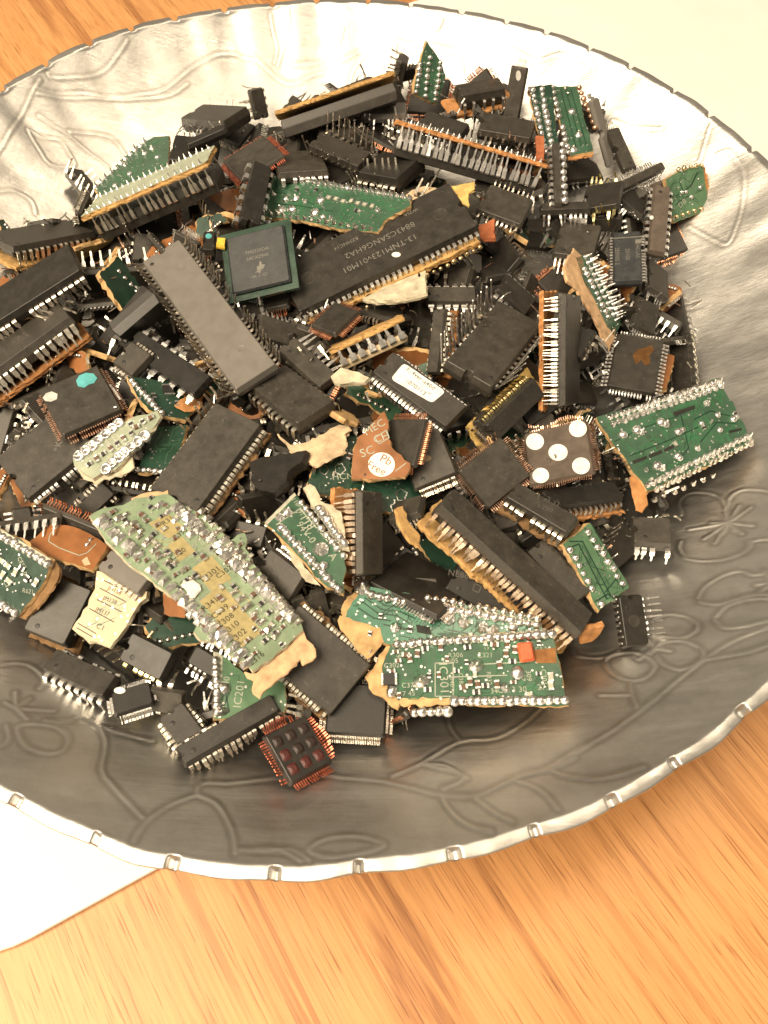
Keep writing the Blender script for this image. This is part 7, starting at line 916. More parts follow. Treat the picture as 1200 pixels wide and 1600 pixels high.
ENGRAVE=[
[(98.0,-53.1),(98.1,-51.8),(98.1,-49.8),(98.4,-48.2),(99.1,-47.2),(100.1,-46.4),(101.1,-46.0),(102.3,-46.0),(103.6,-46.3),(104.7,-46.8),(105.9,-47.6),(107.0,-48.7),(107.7,-50.0),(107.9,-51.5),(107.9,-53.3),(107.8,-54.5)],
[(108.3,-53.7),(108.7,-52.8),(109.2,-51.4),(110.0,-50.3),(110.9,-49.6),(112.0,-49.2),(113.2,-49.1),(114.6,-49.6),(116.3,-50.5),(117.7,-51.6),(119.1,-53.1),(120.5,-55.0),(121.4,-56.2)],
[(95.7,-62.4),(95.4,-63.0),(94.9,-64.0),(94.8,-65.1),(94.9,-66.3),(95.3,-67.7),(96.0,-68.8),(97.2,-69.6),(98.7,-70.3),(100.2,-70.7),(101.7,-71.0),(103.3,-71.1),(104.7,-71.0),(106.1,-70.6),(107.4,-70.1),(108.5,-69.4),(109.2,-68.6),(109.6,-67.7),(109.9,-67.1)],
[(109.7,-67.0),(110.6,-67.0),(112.0,-67.0),(113.4,-67.4),(114.7,-68.4),(116.1,-69.8),(117.1,-70.8)],
[(94.6,-82.0),(95.1,-81.2),(95.9,-80.0),(96.9,-78.9),(98.1,-78.0),(99.6,-77.1),(101.0,-76.4),(102.4,-75.9),(103.8,-75.7),(105.0,-75.8),(105.8,-76.3),(106.4,-77.2),(107.1,-77.8),(108.2,-77.9),(109.5,-77.7),(110.3,-77.6)],
[(94.6,-83.3),(95.2,-83.8),(96.3,-84.5),(97.4,-84.9),(98.8,-84.9),(100.4,-84.6),(101.9,-84.4),(103.2,-84.1),(104.5,-83.8),(105.8,-83.8),(107.4,-84.3),(109.1,-85.0),(110.3,-85.6)],
[(96.3,-88.6),(97.0,-87.9),(98.1,-86.8),(99.3,-85.9),(100.7,-85.4),(102.3,-85.1),(103.8,-84.9),(105.3,-85.1),(106.8,-85.4),(107.7,-85.7)],
[(95.7,-89.8),(95.9,-90.5),(96.3,-91.5),(96.8,-92.2),(97.8,-92.5),(99.1,-92.6),(100.3,-92.6),(101.7,-92.5),(103.2,-92.2),(104.6,-92.1),(105.9,-92.5),(107.2,-93.1),(108.0,-93.5)],
[(70.7,-97.4),(71.4,-96.9),(72.3,-96.4),(73.4,-96.1),(74.7,-96.0),(76.1,-96.0),(77.4,-96.3),(78.5,-97.0),(79.5,-97.9),(80.2,-98.9),(80.5,-99.7),(80.6,-100.5),(80.4,-101.3),(79.7,-102.3),(78.7,-103.4),(77.7,-104.1),(76.6,-104.5),(75.4,-104.6),(74.3,-104.4),(73.2,-103.9),(72.2,-103.0),(71.4,-102.0),(70.9,-101.0),(70.5,-99.9),(70.4,-99.0),(70.3,-98.4),(70.4,-97.9),(70.7,-97.4)],
[(80.6,-97.3),(81.4,-96.4),(82.5,-95.3),(83.6,-94.4),(84.9,-94.2),(86.3,-94.2),(87.5,-94.5),(88.6,-95.0),(89.5,-95.8),(90.2,-96.6),(90.6,-97.4),(90.8,-98.3),(90.7,-99.2),(90.3,-100.2),(89.5,-101.2),(88.5,-102.0),(87.5,-102.5),(86.2,-102.9),(85.1,-103.0),(84.1,-102.5),(83.1,-101.7),(82.4,-100.9),(82.0,-100.0),(81.7,-98.9),(81.5,-98.3)],
[(83.9,-86.7),(84.7,-86.3),(85.9,-85.9),(87.0,-85.7),(88.3,-86.0),(89.6,-86.6),(90.7,-87.3),(91.4,-88.1),(91.9,-89.2),(92.1,-90.2),(91.9,-91.1),(91.5,-91.9),(90.8,-92.5),(90.0,-93.0),(88.9,-93.4),(87.8,-93.6),(86.5,-93.3),(85.1,-92.8),(84.2,-92.4)],
[(63.8,-93.9),(64.0,-94.4),(64.3,-95.2),(65.0,-95.8),(66.5,-96.3),(68.5,-96.8),(70.2,-96.9),(71.8,-96.5),(73.2,-95.9),(74.1,-95.4)],
[(89.8,-101.4),(88.0,-102.7),(85.5,-104.6),(82.9,-106.5),(80.5,-108.4),(78.0,-110.4),(75.4,-112.3),(72.8,-114.3),(70.1,-116.2),(67.5,-118.0),(64.9,-119.5),(62.3,-121.0),(60.0,-122.3),(57.7,-123.6),(55.5,-124.9),(53.8,-126.0),(52.6,-126.6),(51.8,-127.1),(50.8,-127.5),(49.3,-127.9),(47.6,-128.3),(45.6,-128.9),(43.3,-130.1),(40.7,-131.5),(38.6,-132.5),(37.2,-133.0),(36.3,-133.1),(35.2,-133.1),(33.7,-133.0),(32.0,-132.8),(30.9,-132.7)],
[(103.2,-98.8),(101.9,-99.2),(100.0,-99.8),(97.8,-100.3),(95.1,-100.6),(92.0,-100.9),(89.9,-101.0)],
[(105.5,-93.6),(103.6,-94.2),(100.8,-95.0),(98.3,-95.9),(96.3,-96.9),(94.6,-97.9),(93.2,-98.9),(91.8,-99.8),(90.6,-100.8),(89.8,-101.4)],
[(74.3,-104.4),(74.1,-105.7),(73.8,-107.5),(73.6,-109.1),(73.6,-110.3),(73.8,-111.4),(73.9,-112.1)],
[(67.2,-107.9),(73.2,-108.6)],
[(52.4,-127.2),(53.2,-127.7),(54.3,-128.5),(55.8,-129.0),(57.7,-129.4),(60.0,-129.7),(62.3,-129.7),(64.6,-129.4),(66.9,-128.8),(68.7,-128.3),(69.8,-128.0),(70.4,-127.9),(70.8,-127.8)],
[(-10.6,-129.0),(-6.8,-128.5),(-1.3,-127.9),(3.2,-127.6),(5.7,-127.6),(7.3,-127.9),(9.2,-128.1),(11.8,-128.4),(14.7,-128.7),(17.4,-129.1),(19.8,-129.7),(22.1,-130.4),(24.2,-131.0),(26.1,-131.7),(27.9,-132.3),(29.7,-132.7),(31.9,-133.0),(34.2,-133.2),(36.3,-133.1),(38.3,-132.5),(40.2,-131.6),(42.1,-130.7),(44.1,-129.8),(46.1,-128.8),(48.0,-128.0),(49.5,-127.7),(50.9,-127.6),(52.4,-127.2),(54.5,-126.3),(56.8,-125.1),(58.4,-124.2)],
[(19.1,-127.7),(20.7,-126.9),(23.1,-125.7),(25.6,-124.4),(28.3,-122.5),(31.3,-120.4),(34.3,-118.8),(37.2,-118.3),(40.1,-118.4),(42.7,-118.1),(45.0,-117.1),(47.2,-115.7),(49.1,-114.4),(50.8,-113.1),(52.2,-111.7),(53.2,-110.8)],
[(32.4,-111.3),(32.5,-112.3),(32.7,-113.7),(33.0,-115.1),(33.5,-116.4),(34.2,-117.6),(34.6,-118.5)],
[(26.2,-124.7),(28.4,-125.4),(31.4,-126.3),(33.6,-127.2),(34.4,-127.9),(34.4,-128.6),(33.9,-129.2),(32.8,-129.9),(31.1,-130.6),(29.9,-131.1)],
[(26.8,-124.4),(28.0,-124.6),(29.8,-124.9),(31.4,-125.5),(32.8,-126.5),(34.2,-127.7),(35.1,-128.6)],
[(29.2,-132.4),(29.5,-133.3),(29.9,-134.8),(30.6,-136.1),(31.5,-137.4),(32.7,-138.7),(34.0,-139.7),(35.4,-140.4),(37.0,-140.8),(38.5,-141.2)],
[(36.2,-133.7),(37.3,-134.8),(38.7,-136.2),(40.0,-137.5),(41.1,-138.3),(42.2,-138.9),(42.9,-139.3)],
[(44.4,-129.5),(45.7,-130.0),(47.4,-130.7),(48.9,-131.6),(49.9,-132.5),(50.7,-133.6),(51.4,-134.8),(52.0,-136.3)],
[(2.8,-143.9),(3.4,-143.3),(4.5,-142.6),(5.8,-142.1),(7.2,-141.9),(9.0,-141.8),(10.6,-141.8),(12.1,-141.9),(13.6,-142.2),(14.9,-142.6),(16.1,-143.0),(17.2,-143.5),(17.5,-144.0),(16.7,-144.5),(15.1,-145.2),(13.4,-145.6),(11.7,-145.9),(9.9,-146.0),(8.2,-146.0),(6.8,-145.8),(5.5,-145.6),(4.5,-145.2),(3.6,-144.9),(2.9,-144.4),(2.8,-143.9)],
[(-7.7,-144.2),(-6.6,-144.1),(-5.0,-144.0),(-3.5,-144.1),(-2.2,-144.4),(-0.8,-145.0),(0.4,-145.6),(1.5,-146.3)],
[(-22.1,-132.8),(-23.3,-133.3),(-24.9,-134.1),(-26.4,-135.0),(-27.8,-136.1),(-29.0,-137.5),(-30.0,-138.8),(-30.6,-140.2),(-31.0,-141.7),(-31.1,-143.0)],
[(-22.1,-132.8),(-21.0,-133.2),(-19.4,-133.7),(-17.8,-134.5),(-16.5,-135.7),(-15.2,-137.2),(-14.2,-138.6),(-13.2,-140.1),(-12.4,-141.7),(-11.8,-143.2),(-11.4,-144.8)],
[(-51.0,-115.9),(-49.9,-116.4),(-48.2,-117.3),(-46.8,-118.3),(-45.7,-119.7),(-44.7,-121.3),(-44.0,-123.1),(-43.5,-125.1),(-43.2,-127.2),(-42.6,-129.1),(-41.5,-130.6),(-39.9,-131.9),(-38.2,-133.3),(-35.8,-135.1),(-33.1,-137.0),(-31.2,-138.3)],
[(-50.9,-116.2),(-49.1,-116.9),(-46.5,-117.9),(-43.8,-118.8),(-40.8,-119.4),(-37.5,-120.1),(-35.2,-120.5)],
[(-75.7,-106.0),(-75.1,-105.4),(-74.3,-104.6),(-73.3,-103.9),(-72.2,-103.3),(-70.8,-102.8),(-69.4,-102.7),(-68.1,-102.8),(-66.7,-103.3),(-65.6,-104.0),(-64.5,-104.8),(-63.5,-105.8),(-62.8,-106.7),(-62.7,-107.7),(-62.9,-108.6),(-63.0,-109.2)],
[(-62.5,-107.5),(-61.7,-107.5),(-60.4,-107.5),(-59.1,-107.7),(-57.6,-108.4),(-56.0,-109.3),(-54.7,-110.2),(-53.7,-111.1),(-52.9,-112.1),(-52.3,-113.0),(-52.0,-114.0),(-51.9,-115.1),(-52.1,-116.0),(-52.7,-116.8),(-53.6,-117.4),(-54.7,-117.8),(-56.0,-118.0),(-57.4,-118.0),(-58.4,-118.0)],
[(-62.7,-120.4),(-62.1,-119.9),(-61.1,-119.5),(-60.0,-119.3),(-58.7,-119.2),(-57.1,-119.2),(-55.7,-119.4),(-54.4,-120.0),(-53.1,-120.9),(-52.3,-121.9),(-51.9,-123.1),(-51.9,-124.4),(-52.2,-125.4),(-52.9,-125.9),(-53.9,-126.3),(-54.9,-126.4),(-56.2,-126.3),(-57.6,-126.0),(-58.9,-125.5),(-60.1,-124.6),(-61.2,-123.5),(-62.0,-122.4),(-62.5,-121.7),(-62.8,-121.0),(-62.7,-120.4)],
[(-66.7,-125.9),(-65.8,-126.0),(-64.5,-126.2),(-63.6,-126.1),(-63.2,-125.6),(-63.0,-124.9),(-63.1,-124.0),(-63.6,-122.9),(-64.5,-121.6),(-65.0,-120.8)],
[(-16.7,-130.0),(-15.1,-129.7),(-12.8,-129.4),(-10.6,-129.0),(-8.5,-128.6),(-6.4,-128.1),(-4.9,-127.8)],
[(-22.1,-132.8),(-22.2,-132.1),(-22.2,-131.0),(-21.7,-130.2),(-20.2,-129.9),(-18.1,-129.9),(-16.7,-130.0)],
[(-10.8,-144.3),(-9.4,-144.3),(-7.4,-144.4),(-5.5,-144.4),(-3.9,-144.2),(-2.4,-144.0),(-0.9,-144.0),(0.6,-144.6),(2.1,-145.5),(3.1,-146.1)],
[(-78.9,122.4),(-79.7,120.6),(-80.7,118.8),(-81.9,116.8),(-83.1,115.0),(-84.3,113.4),(-85.6,111.8),(-87.1,110.3),(-88.6,108.9),(-90.4,107.5),(-92.2,106.2),(-94.3,105.2),(-96.6,104.3),(-98.6,103.6),(-100.3,103.0),(-101.8,102.6),(-102.9,102.5),(-103.5,103.0)],
[(-118.8,62.9),(-117.9,65.6),(-116.5,69.5),(-115.2,73.0),(-114.1,75.8),(-113.1,78.4),(-112.2,81.0),(-111.4,83.7),(-110.6,86.5),(-109.7,89.2),(-108.6,92.0),(-107.5,94.8),(-106.4,97.5),(-105.5,100.1)],
[(-106.4,96.8),(-105.2,97.1),(-103.4,97.5),(-101.5,98.0),(-99.6,98.7),(-97.5,99.6),(-95.3,100.3),(-93.3,101.0),(-91.1,101.6),(-88.9,102.2),(-86.6,103.0),(-84.2,103.8),(-81.6,104.8),(-78.5,106.2),(-75.0,107.8),(-72.0,109.3),(-69.9,110.4),(-68.1,111.5),(-66.4,112.7),(-64.7,114.1),(-63.1,115.7),(-61.4,117.4),(-59.8,119.2),(-57.9,121.3),(-55.6,123.3),(-52.2,125.4),(-48.2,127.5),(-44.4,128.9),(-40.9,129.3),(-37.5,129.1),(-35.2,128.8)],
[(-106.3,94.9),(-104.4,95.7),(-101.5,96.8),(-98.4,97.9),(-95.5,99.0),(-92.3,100.1),(-88.9,101.4),(-84.9,102.9),(-80.4,104.6),(-76.2,106.2),(-72.2,107.8),(-68.2,109.6),(-64.9,111.2),(-62.4,113.0),(-60.5,114.8),(-59.2,116.1)],
[(-108.2,83.2),(-107.7,82.1),(-106.4,80.3),(-105.0,78.7),(-103.8,77.2),(-102.6,75.7),(-101.0,74.9),(-98.7,75.3),(-96.0,76.3),(-94.3,77.4),(-94.1,78.6),(-94.9,79.9),(-95.8,81.0),(-96.7,82.1),(-97.8,83.1),(-99.1,83.7),(-100.6,83.6),(-102.4,83.0),(-104.0,82.7),(-105.7,82.9),(-107.4,83.4),(-108.2,83.2)],
[(-105.5,88.7),(-104.2,88.3),(-102.3,87.7),(-100.5,87.2),(-99.1,87.0),(-97.7,86.9),(-96.1,86.5),(-94.0,85.8),(-91.7,84.8),(-89.5,83.8),(-87.4,83.0),(-85.4,82.3),(-84.1,81.8)],
[(-96.2,87.9),(-94.2,88.7),(-91.2,89.8),(-88.5,90.6),(-86.3,91.0),(-84.3,91.2),(-82.5,90.9),(-80.8,89.8),(-79.3,88.1),(-78.2,86.9)],
[(-116.9,55.2),(-116.2,56.0),(-115.1,57.3),(-113.9,58.4),(-112.5,59.4),(-111.0,60.4),(-109.5,60.9),(-108.0,61.0),(-106.5,60.7),(-105.3,60.2),(-104.5,59.0),(-104.0,57.5),(-103.7,56.4)],
[(-30.0,142.7),(-29.6,140.6),(-29.1,138.6),(-28.5,136.9),(-27.9,135.2),(-27.5,133.6),(-27.6,131.9),(-28.0,130.3),(-28.3,129.3)],
[(-23.5,143.7),(-23.3,141.9),(-23.3,140.0),(-23.8,138.0),(-24.5,135.9),(-25.2,133.9),(-25.9,131.9),(-26.6,130.1),(-27.1,128.8)],
[(-3.2,140.2),(-3.5,139.4),(-3.9,138.1),(-4.7,136.7),(-6.0,135.2),(-7.7,133.6),(-9.4,132.3),(-11.1,131.2),(-13.0,130.4),(-14.9,129.8),(-17.2,129.5),(-19.6,129.5),(-21.2,129.5)],
[(-35.2,129.4),(-34.1,128.7),(-32.3,127.5),(-30.6,126.5),(-28.8,125.5),(-26.9,124.6),(-25.1,124.1),(-23.3,123.8),(-21.5,123.9),(-19.6,124.4),(-17.2,125.3),(-14.5,126.5),(-11.7,127.8),(-8.7,129.1),(-5.4,130.5),(-2.2,132.0),(1.2,133.7),(4.8,135.6),(7.2,136.8)],
[(16.7,137.7),(16.6,136.2),(16.4,133.9),(16.1,131.8),(15.4,129.7),(14.5,127.7),(13.8,126.3)],
[(6.4,135.1),(4.9,133.5),(2.7,131.1),(1.0,129.0),(0.2,127.2),(-0.2,125.6),(-0.5,124.5)],
[(15.4,128.1),(15.7,129.3),(16.1,131.0),(16.8,132.3),(18.0,133.0),(19.4,133.4),(20.8,133.3),(22.0,132.7),(23.3,131.7),(24.0,130.7),(24.1,129.4),(23.7,128.0),(23.3,127.0)],
[(33.4,141.4),(33.0,140.3),(32.3,139.5),(31.3,138.8),(30.0,138.4),(28.2,138.2),(26.0,138.3),(24.5,138.3)],
[(16.7,137.1),(18.7,136.9),(21.6,136.5),(24.6,136.0),(27.6,135.5),(30.9,134.8),(34.1,134.1),(37.5,133.2),(41.1,132.1),(43.4,131.3)],
[(35.7,131.2),(37.1,130.8),(39.0,130.2),(40.4,129.3),(41.1,128.1),(41.3,126.6),(41.4,125.5)],
[(49.8,124.7),(50.4,128.2)],
[(122.7,72.0),(123.5,72.1),(124.8,72.0),(126.0,71.4),(126.9,70.0),(127.8,67.8),(128.5,65.7),(128.9,63.6),(129.0,61.3),(129.0,59.0),(128.9,56.5),(128.7,53.8),(128.3,51.4),(127.7,49.1),(127.0,47.0),(126.2,45.1),(125.5,43.2),(124.6,41.4),(123.7,40.5),(122.8,40.9),(121.7,42.3),(120.7,43.7),(119.7,45.0),(118.6,46.4),(117.6,47.8),(116.4,49.2),(115.2,50.7),(114.4,51.8)],
[(118.1,72.5),(118.6,74.0),(119.3,76.3),(120.0,78.4),(120.6,80.3),(121.3,82.2)],
[(92.8,97.4),(94.2,96.3),(96.3,94.6),(98.7,92.9),(101.8,91.3),(105.2,89.5),(107.6,88.2)],
[(58.6,128.9),(60.5,127.7),(63.3,126.0),(66.2,124.6),(69.0,124.0),(72.0,123.7),(74.8,123.0),(77.8,121.3),(80.7,119.2),(82.7,117.7)],
[(107.2,-59.3),(98.6,-58.8)],
[(107.2,-59.3),(101.0,-63.0)],
[(107.2,-59.3),(102.8,-65.1)],
[(107.2,-59.3),(103.7,-58.0)],
[(107.2,-59.3),(107.2,-55.8)],
[(107.2,-59.3),(110.8,-54.2)],
[(107.2,-59.3),(113.0,-55.6)],
[(107.2,-59.3),(111.6,-61.9)],
[(107.2,-59.3),(108.9,-63.8)],
[(107.2,-59.3),(105.2,-62.5)],
[(107.2,-59.3),(107.8,-62.4)],
[(109.8,-81.0),(106.7,-80.9)],
[(109.8,-81.0),(106.4,-83.5)],
[(109.8,-81.0),(109.4,-77.2)],
[(81.6,-95.8),(85.1,-93.0)],
[(81.6,-95.8),(84.6,-97.1)],
[(81.6,-95.8),(77.8,-98.5)],
[(81.6,-95.8),(80.6,-93.0)],
[(-65.2,-115.7),(-60.6,-115.3)],
[(-65.2,-115.7),(-58.0,-115.0)],
[(-65.2,-115.7),(-67.0,-111.4)],
[(-65.2,-115.7),(-67.8,-114.6)],
[(-65.2,-115.7),(-63.9,-112.4)],
[(-65.2,-115.7),(-62.1,-118.2)]]


# ------------------------------------------------------------------ setting: table top and the white board under the bowl
V = [(-900, -900, 0), (900, -900, 0), (900, 1100, 0), (-900, 1100, 0)]
tbl = obj('table_top', mesh('table_top', V, [(0, 1, 2, 3)], ['oak'])); tbl['kind'] = 'structure'
tbl['label'] = 'honey coloured oak table top with straight grain'

def white_board():
    ux, uy = .866, .5; pts = []
    u0, u1, v0, v1, r = -172, 560, -104, 207, 34
    for cu_, cv, a0 in ((u1 - r, v1 - r, 0), (u0 + r, v1 - r, 90), (u0 + r, v0 + r, 180), (u1 - r, v0 + r, 270)):
        for k in range(13):
            a = math.radians(a0 + k * 7.5); pts.append((cu_ + r * math.cos(a), cv + r * math.sin(a)))
    W2 = [(u * ux - v * uy, u * uy + v * ux) for u, v in pts]; n = len(W2); V, Fc = [], []
    cx = sum(p[0] for p in W2) / n; cy = sum(p[1] for p in W2) / n
    for z, s in ((0.0, .9985), (.6, 1), (1.7, 1), (2.1, .9985)):
        V += [(cx + (x - cx) * s, cy + (y - cy) * s, z + .05) for x, y in W2]
    for k in range(3):
        for i in range(n):
            j = (i + 1) % n; Fc.append((k * n + i, k * n + j, (k + 1) * n + j, (k + 1) * n + i))
    Fc.append(tuple(range(3 * n, 4 * n))); Fc.append(tuple(range(n))[::-1])
    o = obj('place_mat', mesh('place_mat', V, Fc, ['white_board']))
    o['label'] = 'plain white mat with rounded corner lying under the bowl'; o['category'] = 'mat'
white_board()

# ------------------------------------------------------------------ the bowl
def build_bowl():
    R0 = 150.0
    nth = 2900
    rr = np.concatenate([np.linspace(0.5, 60, 14), np.linspace(62, 92, 24), np.arange(92.5, 150.21, .32)])
    th = np.linspace(0, 2 * np.pi, nth, endpoint=False)
    rg, tg = np.meshgrid(rr, th, indexing='ij')
    X = rg * np.cos(tg); Y = rg * np.sin(tg)
    Z = 4 + 54 * (rg / 147.0) ** 2.3
    # hammered flutes below the rim, uneven round the bowl
    k = np.clip((rg - 118) / 32, 0, 1); k = k * k * (3 - 2 * k)
    ph = np.radians(-91.8); nn = 54
    f = np.cos(nn * (tg - ph))
    wob = .6 + .4 * np.sin(5 * tg + 1.3) * np.sin(3 * tg)
    back = .25 + .75 * np.clip(np.sin(tg) * 1.2 + .3, 0, 1)
    Z = Z - .75 * k * f * wob * back
    rs = np.random.RandomState(3)
    for i in range(260):                      # hammer dents
        a = rs.uniform(0, 2 * np.pi); r = 150 * math.sqrt(rs.uniform(.35, 1)); cx, cy = r * math.cos(a), r * math.sin(a); w = rs.uniform(6, 13)
        j0, j1 = np.searchsorted(rr, [r - 3 * w, r + 3 * w])
        if j1 <= j0: continue
        d2 = (X[j0:j1] - cx) ** 2 + (Y[j0:j1] - cy) ** 2
        Z[j0:j1] -= rs.uniform(-.10, .22) * np.exp(-d2 / (w * w)) * (1.0 if math.sin(a) > -.2 else .5)
    # engraved flowers, leaves and stems: a groove with a raised lip
    D = np.full(X.shape, 99.0)
    for pl in ENGRAVE:
        for (ax, ay), (bx, by) in zip(pl[:-1], pl[1:]):
            ra = [math.hypot(ax, ay), math.hypot(bx, by)]
            j0, j1 = np.searchsorted(rr, [min(ra) - 4, max(ra) + 4])
            if j1 - j0 < 2: continue
            am = math.atan2((ay + by) / 2, (ax + bx) / 2); half = (math.dist((ax, ay), (bx, by)) / 2 + 4) / max(30, min(ra))
            c = int(round(am / (2 * np.pi) * nth)); hw = int(half / (2 * np.pi) * nth) + 2
            ii = np.arange(c - hw, c + hw + 1) % nth
            xs = X[j0:j1][:, ii]; ys = Y[j0:j1][:, ii]
            dx, dy = bx - ax, by - ay; l2 = dx * dx + dy * dy or 1
            t = np.clip(((xs - ax) * dx + (ys - ay) * dy) / l2, 0, 1)
            d = np.hypot(xs - ax - t * dx, ys - ay - t * dy)
            sub = D[j0:j1]; sub[:, ii] = np.minimum(sub[:, ii], d); D[j0:j1] = sub
    Z += (.13 * np.exp(-(D / .34) ** 2) - .08 * np.exp(-((D - .85) / .42) ** 2) + .06 * np.exp(-(D / 3.6) ** 2)) * np.where(Y > 20, .6, 1.1)
    GR = np.exp(-((D - .9) / .55) ** 2)
    # the rim is folded outward into a narrow lip that is crimped at intervals
    RL = 147.1; zl = 4 + 54 * (RL / 147.0) ** 2.3
    lip = np.clip((rg - RL) / .6, 0, 1); lip = lip * lip * (3 - 2 * lip)
    u = np.clip((rg - RL) / 3.0, 0, 1)
    Z = Z * (1 - lip) + lip * (zl + .35 + .10 * np.sin(u * 3.0) - .12 * u * u + .06 * np.cos(nn * (tg - ph) * 2 + 3 * np.sin(5 * tg)))
    dth = (tg - ph + np.pi / nn) % (2 * np.pi / nn) - np.pi / nn
    cell = np.floor((tg - ph + np.pi / nn) / (2 * np.pi / nn)).astype(int) % nn
    rn = np.random.RandomState(4); joff = rn.uniform(-1.6, 1.6, nn)[cell]; jw = rn.uniform(.65, 1.35, nn)[cell]; jd = rn.uniform(.5, 1.15, nn)[cell]
    arc = (dth * 150 - joff) / jw
    notch = np.exp(-(arc / .85) ** 4) * np.clip((rg - 147.6) / .6, 0, 1)
    Z -= 2.6 * jd * notch
    scal = -.22 * np.cos(nn * (tg - ph)) * np.clip((rg - 140) / 10, 0, 1)
    wav = .7 * np.sin(7 * tg + .4) + .5 * np.sin(11 * tg + 2) + .2 * np.sin(31 * tg)
    ex = np.clip((rg - 125) / 25, 0, 1)
    rad = rg + scal + wav * ex
    X = rad * np.cos(tg); Y = rad * np.sin(tg); Z = Z + ex * .5 * np.sin(9 * tg + 1)
    last = len(rr) - 1
    # lip rolled over, then the outside wall and the foot
    Xo, Yo, Zo = [X], [Y], [Z]
    for dr, dz in ((.12, -.15), (.15, -.5), (0, -.9), (-.8, -1.1), (-2.8, -1.2)):
        rad2 = rad[last] + dr - .5 * np.exp(-(arc[last] / 1.05) ** 4)
        Xo.append((rad2 * np.cos(th))[None]); Yo.append((rad2 * np.sin(th))[None]); Zo.append((Z[last] + dz)[None])
    for r in np.linspace(144.5, 55, 24):
        Xo.append((r * np.cos(th))[None]); Yo.append((r * np.sin(th))[None]); Zo.append(np.full((1, nth), 4 + 54 * (r / 147.0) ** 2.3 - 3.0))
    for r, z in ((54, 2.2), (52, 2.2), (50, 2.9), (1, 2.9)):
        Xo.append((r * np.cos(th))[None]); Yo.append((r * np.sin(th))[None]); Zo.append(np.full((1, nth), z))
    X = np.concatenate(Xo); Y = np.concatenate(Yo); Z = np.concatenate(Zo)
    nr = X.shape[0]
    co = np.stack([X, Y, Z], -1).reshape(-1, 3) * S
    i = np.arange(nr - 1)[:, None]; j = np.arange(nth)[None]; j2 = (j + 1) % nth
    q = np.stack([i * nth + j, (i + 1) * nth + j, (i + 1) * nth + j2, i * nth + j2], -1).reshape(-1, 4)
    me = bpy.data.meshes.new('metal_bowl')
    me.vertices.add(len(co)); me.vertices.foreach_set('co', co.astype(np.float32).ravel())
    me.loops.add(q.size); me.loops.foreach_set('vertex_index', q.astype(np.int32).ravel())
    me.polygons.add(len(q)); me.polygons.foreach_set('loop_start', np.arange(0, q.size, 4, dtype=np.int32)); me.polygons.foreach_set('loop_total', np.full(len(q), 4, dtype=np.int32))
    me.polygons.foreach_set('use_smooth', [True] * len(q))
    me.materials.append(MATS['aluminium']); me.update(calc_edges=True); me.validate()
    g = np.zeros(len(co), np.float32); g[:GR.size] = GR.ravel()
    at = me.attributes.new('tarnish', 'FLOAT', 'POINT'); at.data.foreach_set('value', g)
    o = obj('metal_bowl', me)
    o['label'] = 'large round hammered aluminium bowl embossed with flowers and holding the chips'; o['category'] = 'bowl'
build_bowl()

# ------------------------------------------------------------------ chips and board pieces
def inside(p, poly):
    c = False
    for i in range(len(poly)):
        (x1, y1), (x2, y2) = poly[i], poly[i - 1]
        if (y1 > p[1]) != (y2 > p[1]) and p[0] < (x2 - x1) * (p[1] - y1) / (y2 - y1) + x1: c = not c
    return c
def fine_detail(body, d, rnd):
    poly = [tuple(p) for p in d['poly']]; xs = [p[0] for p in poly]; ys = [p[1] for p in poly]
    A = abs(area(poly)); pls = []
    for _ in range(int(A / 9)):
        x, y = rnd.uniform(min(xs), max(xs)), rnd.uniform(min(ys), max(ys))
        a = rnd.choice([0, 0, 90, 90, 180, 270]); pl = [(x, y)]
        for k in range(rnd.randint(2, 4)):
            l = rnd.uniform(.8, 4.5); x += l * math.cos(math.radians(a)); y += l * math.sin(math.radians(a)); pl.append((x, y)); a += rnd.choice([-45, 45, 90, -90, 45, -45])
        if all(inside(p, poly) and inside((p[0] + .8, p[1]), poly) and inside((p[0] - .8, p[1]), poly) for p in pl):
            pls.append(pl)
            if rnd.random() < .5: pls.append([(px + .45, py + .45) for px, py in pl])
    m = {'mask_green': 'mask_green_line', 'mask_dark': 'mask_green', 'mask_bright': 'mask_green_dark', 'mask_light': 'mask_green', 'mask_mint': 'mask_pale', 'mask_pale': 'print_grey', 'mask_cream': 'mask_pale'}[d['m']]
    if pls: o = obj('traces', polyline_mesh(pls, .2, .0, m, .028), body); o['kind'] = 'stuff'
    V, Fc = [], []
    for _ in range(int(A / 7)):
        p = (rnd.uniform(min(xs), max(xs)), rnd.uniform(min(ys), max(ys)))
        if not inside(p, poly): continue
        b = len(V); r = rnd.uniform(.16, .34)
        V += [(p[0] + r * math.cos(q * math.pi / 4), p[1] + r * math.sin(q * math.pi / 4), .045) for q in range(8)] + [(p[0] + r * 1.2 * math.cos(q * math.pi / 4), p[1] + r * 1.2 * math.sin(q * math.pi / 4), -.05) for q in range(8)]
        Fc += [tuple(range(b, b + 8))] + [(b + q, b + 8 + q, b + 8 + (q + 1) % 8, b + (q + 1) % 8) for q in range(8)]
    if V: o = obj('vias', mesh('vias', V, Fc, ['solder']), body); o['kind'] = 'stuff'
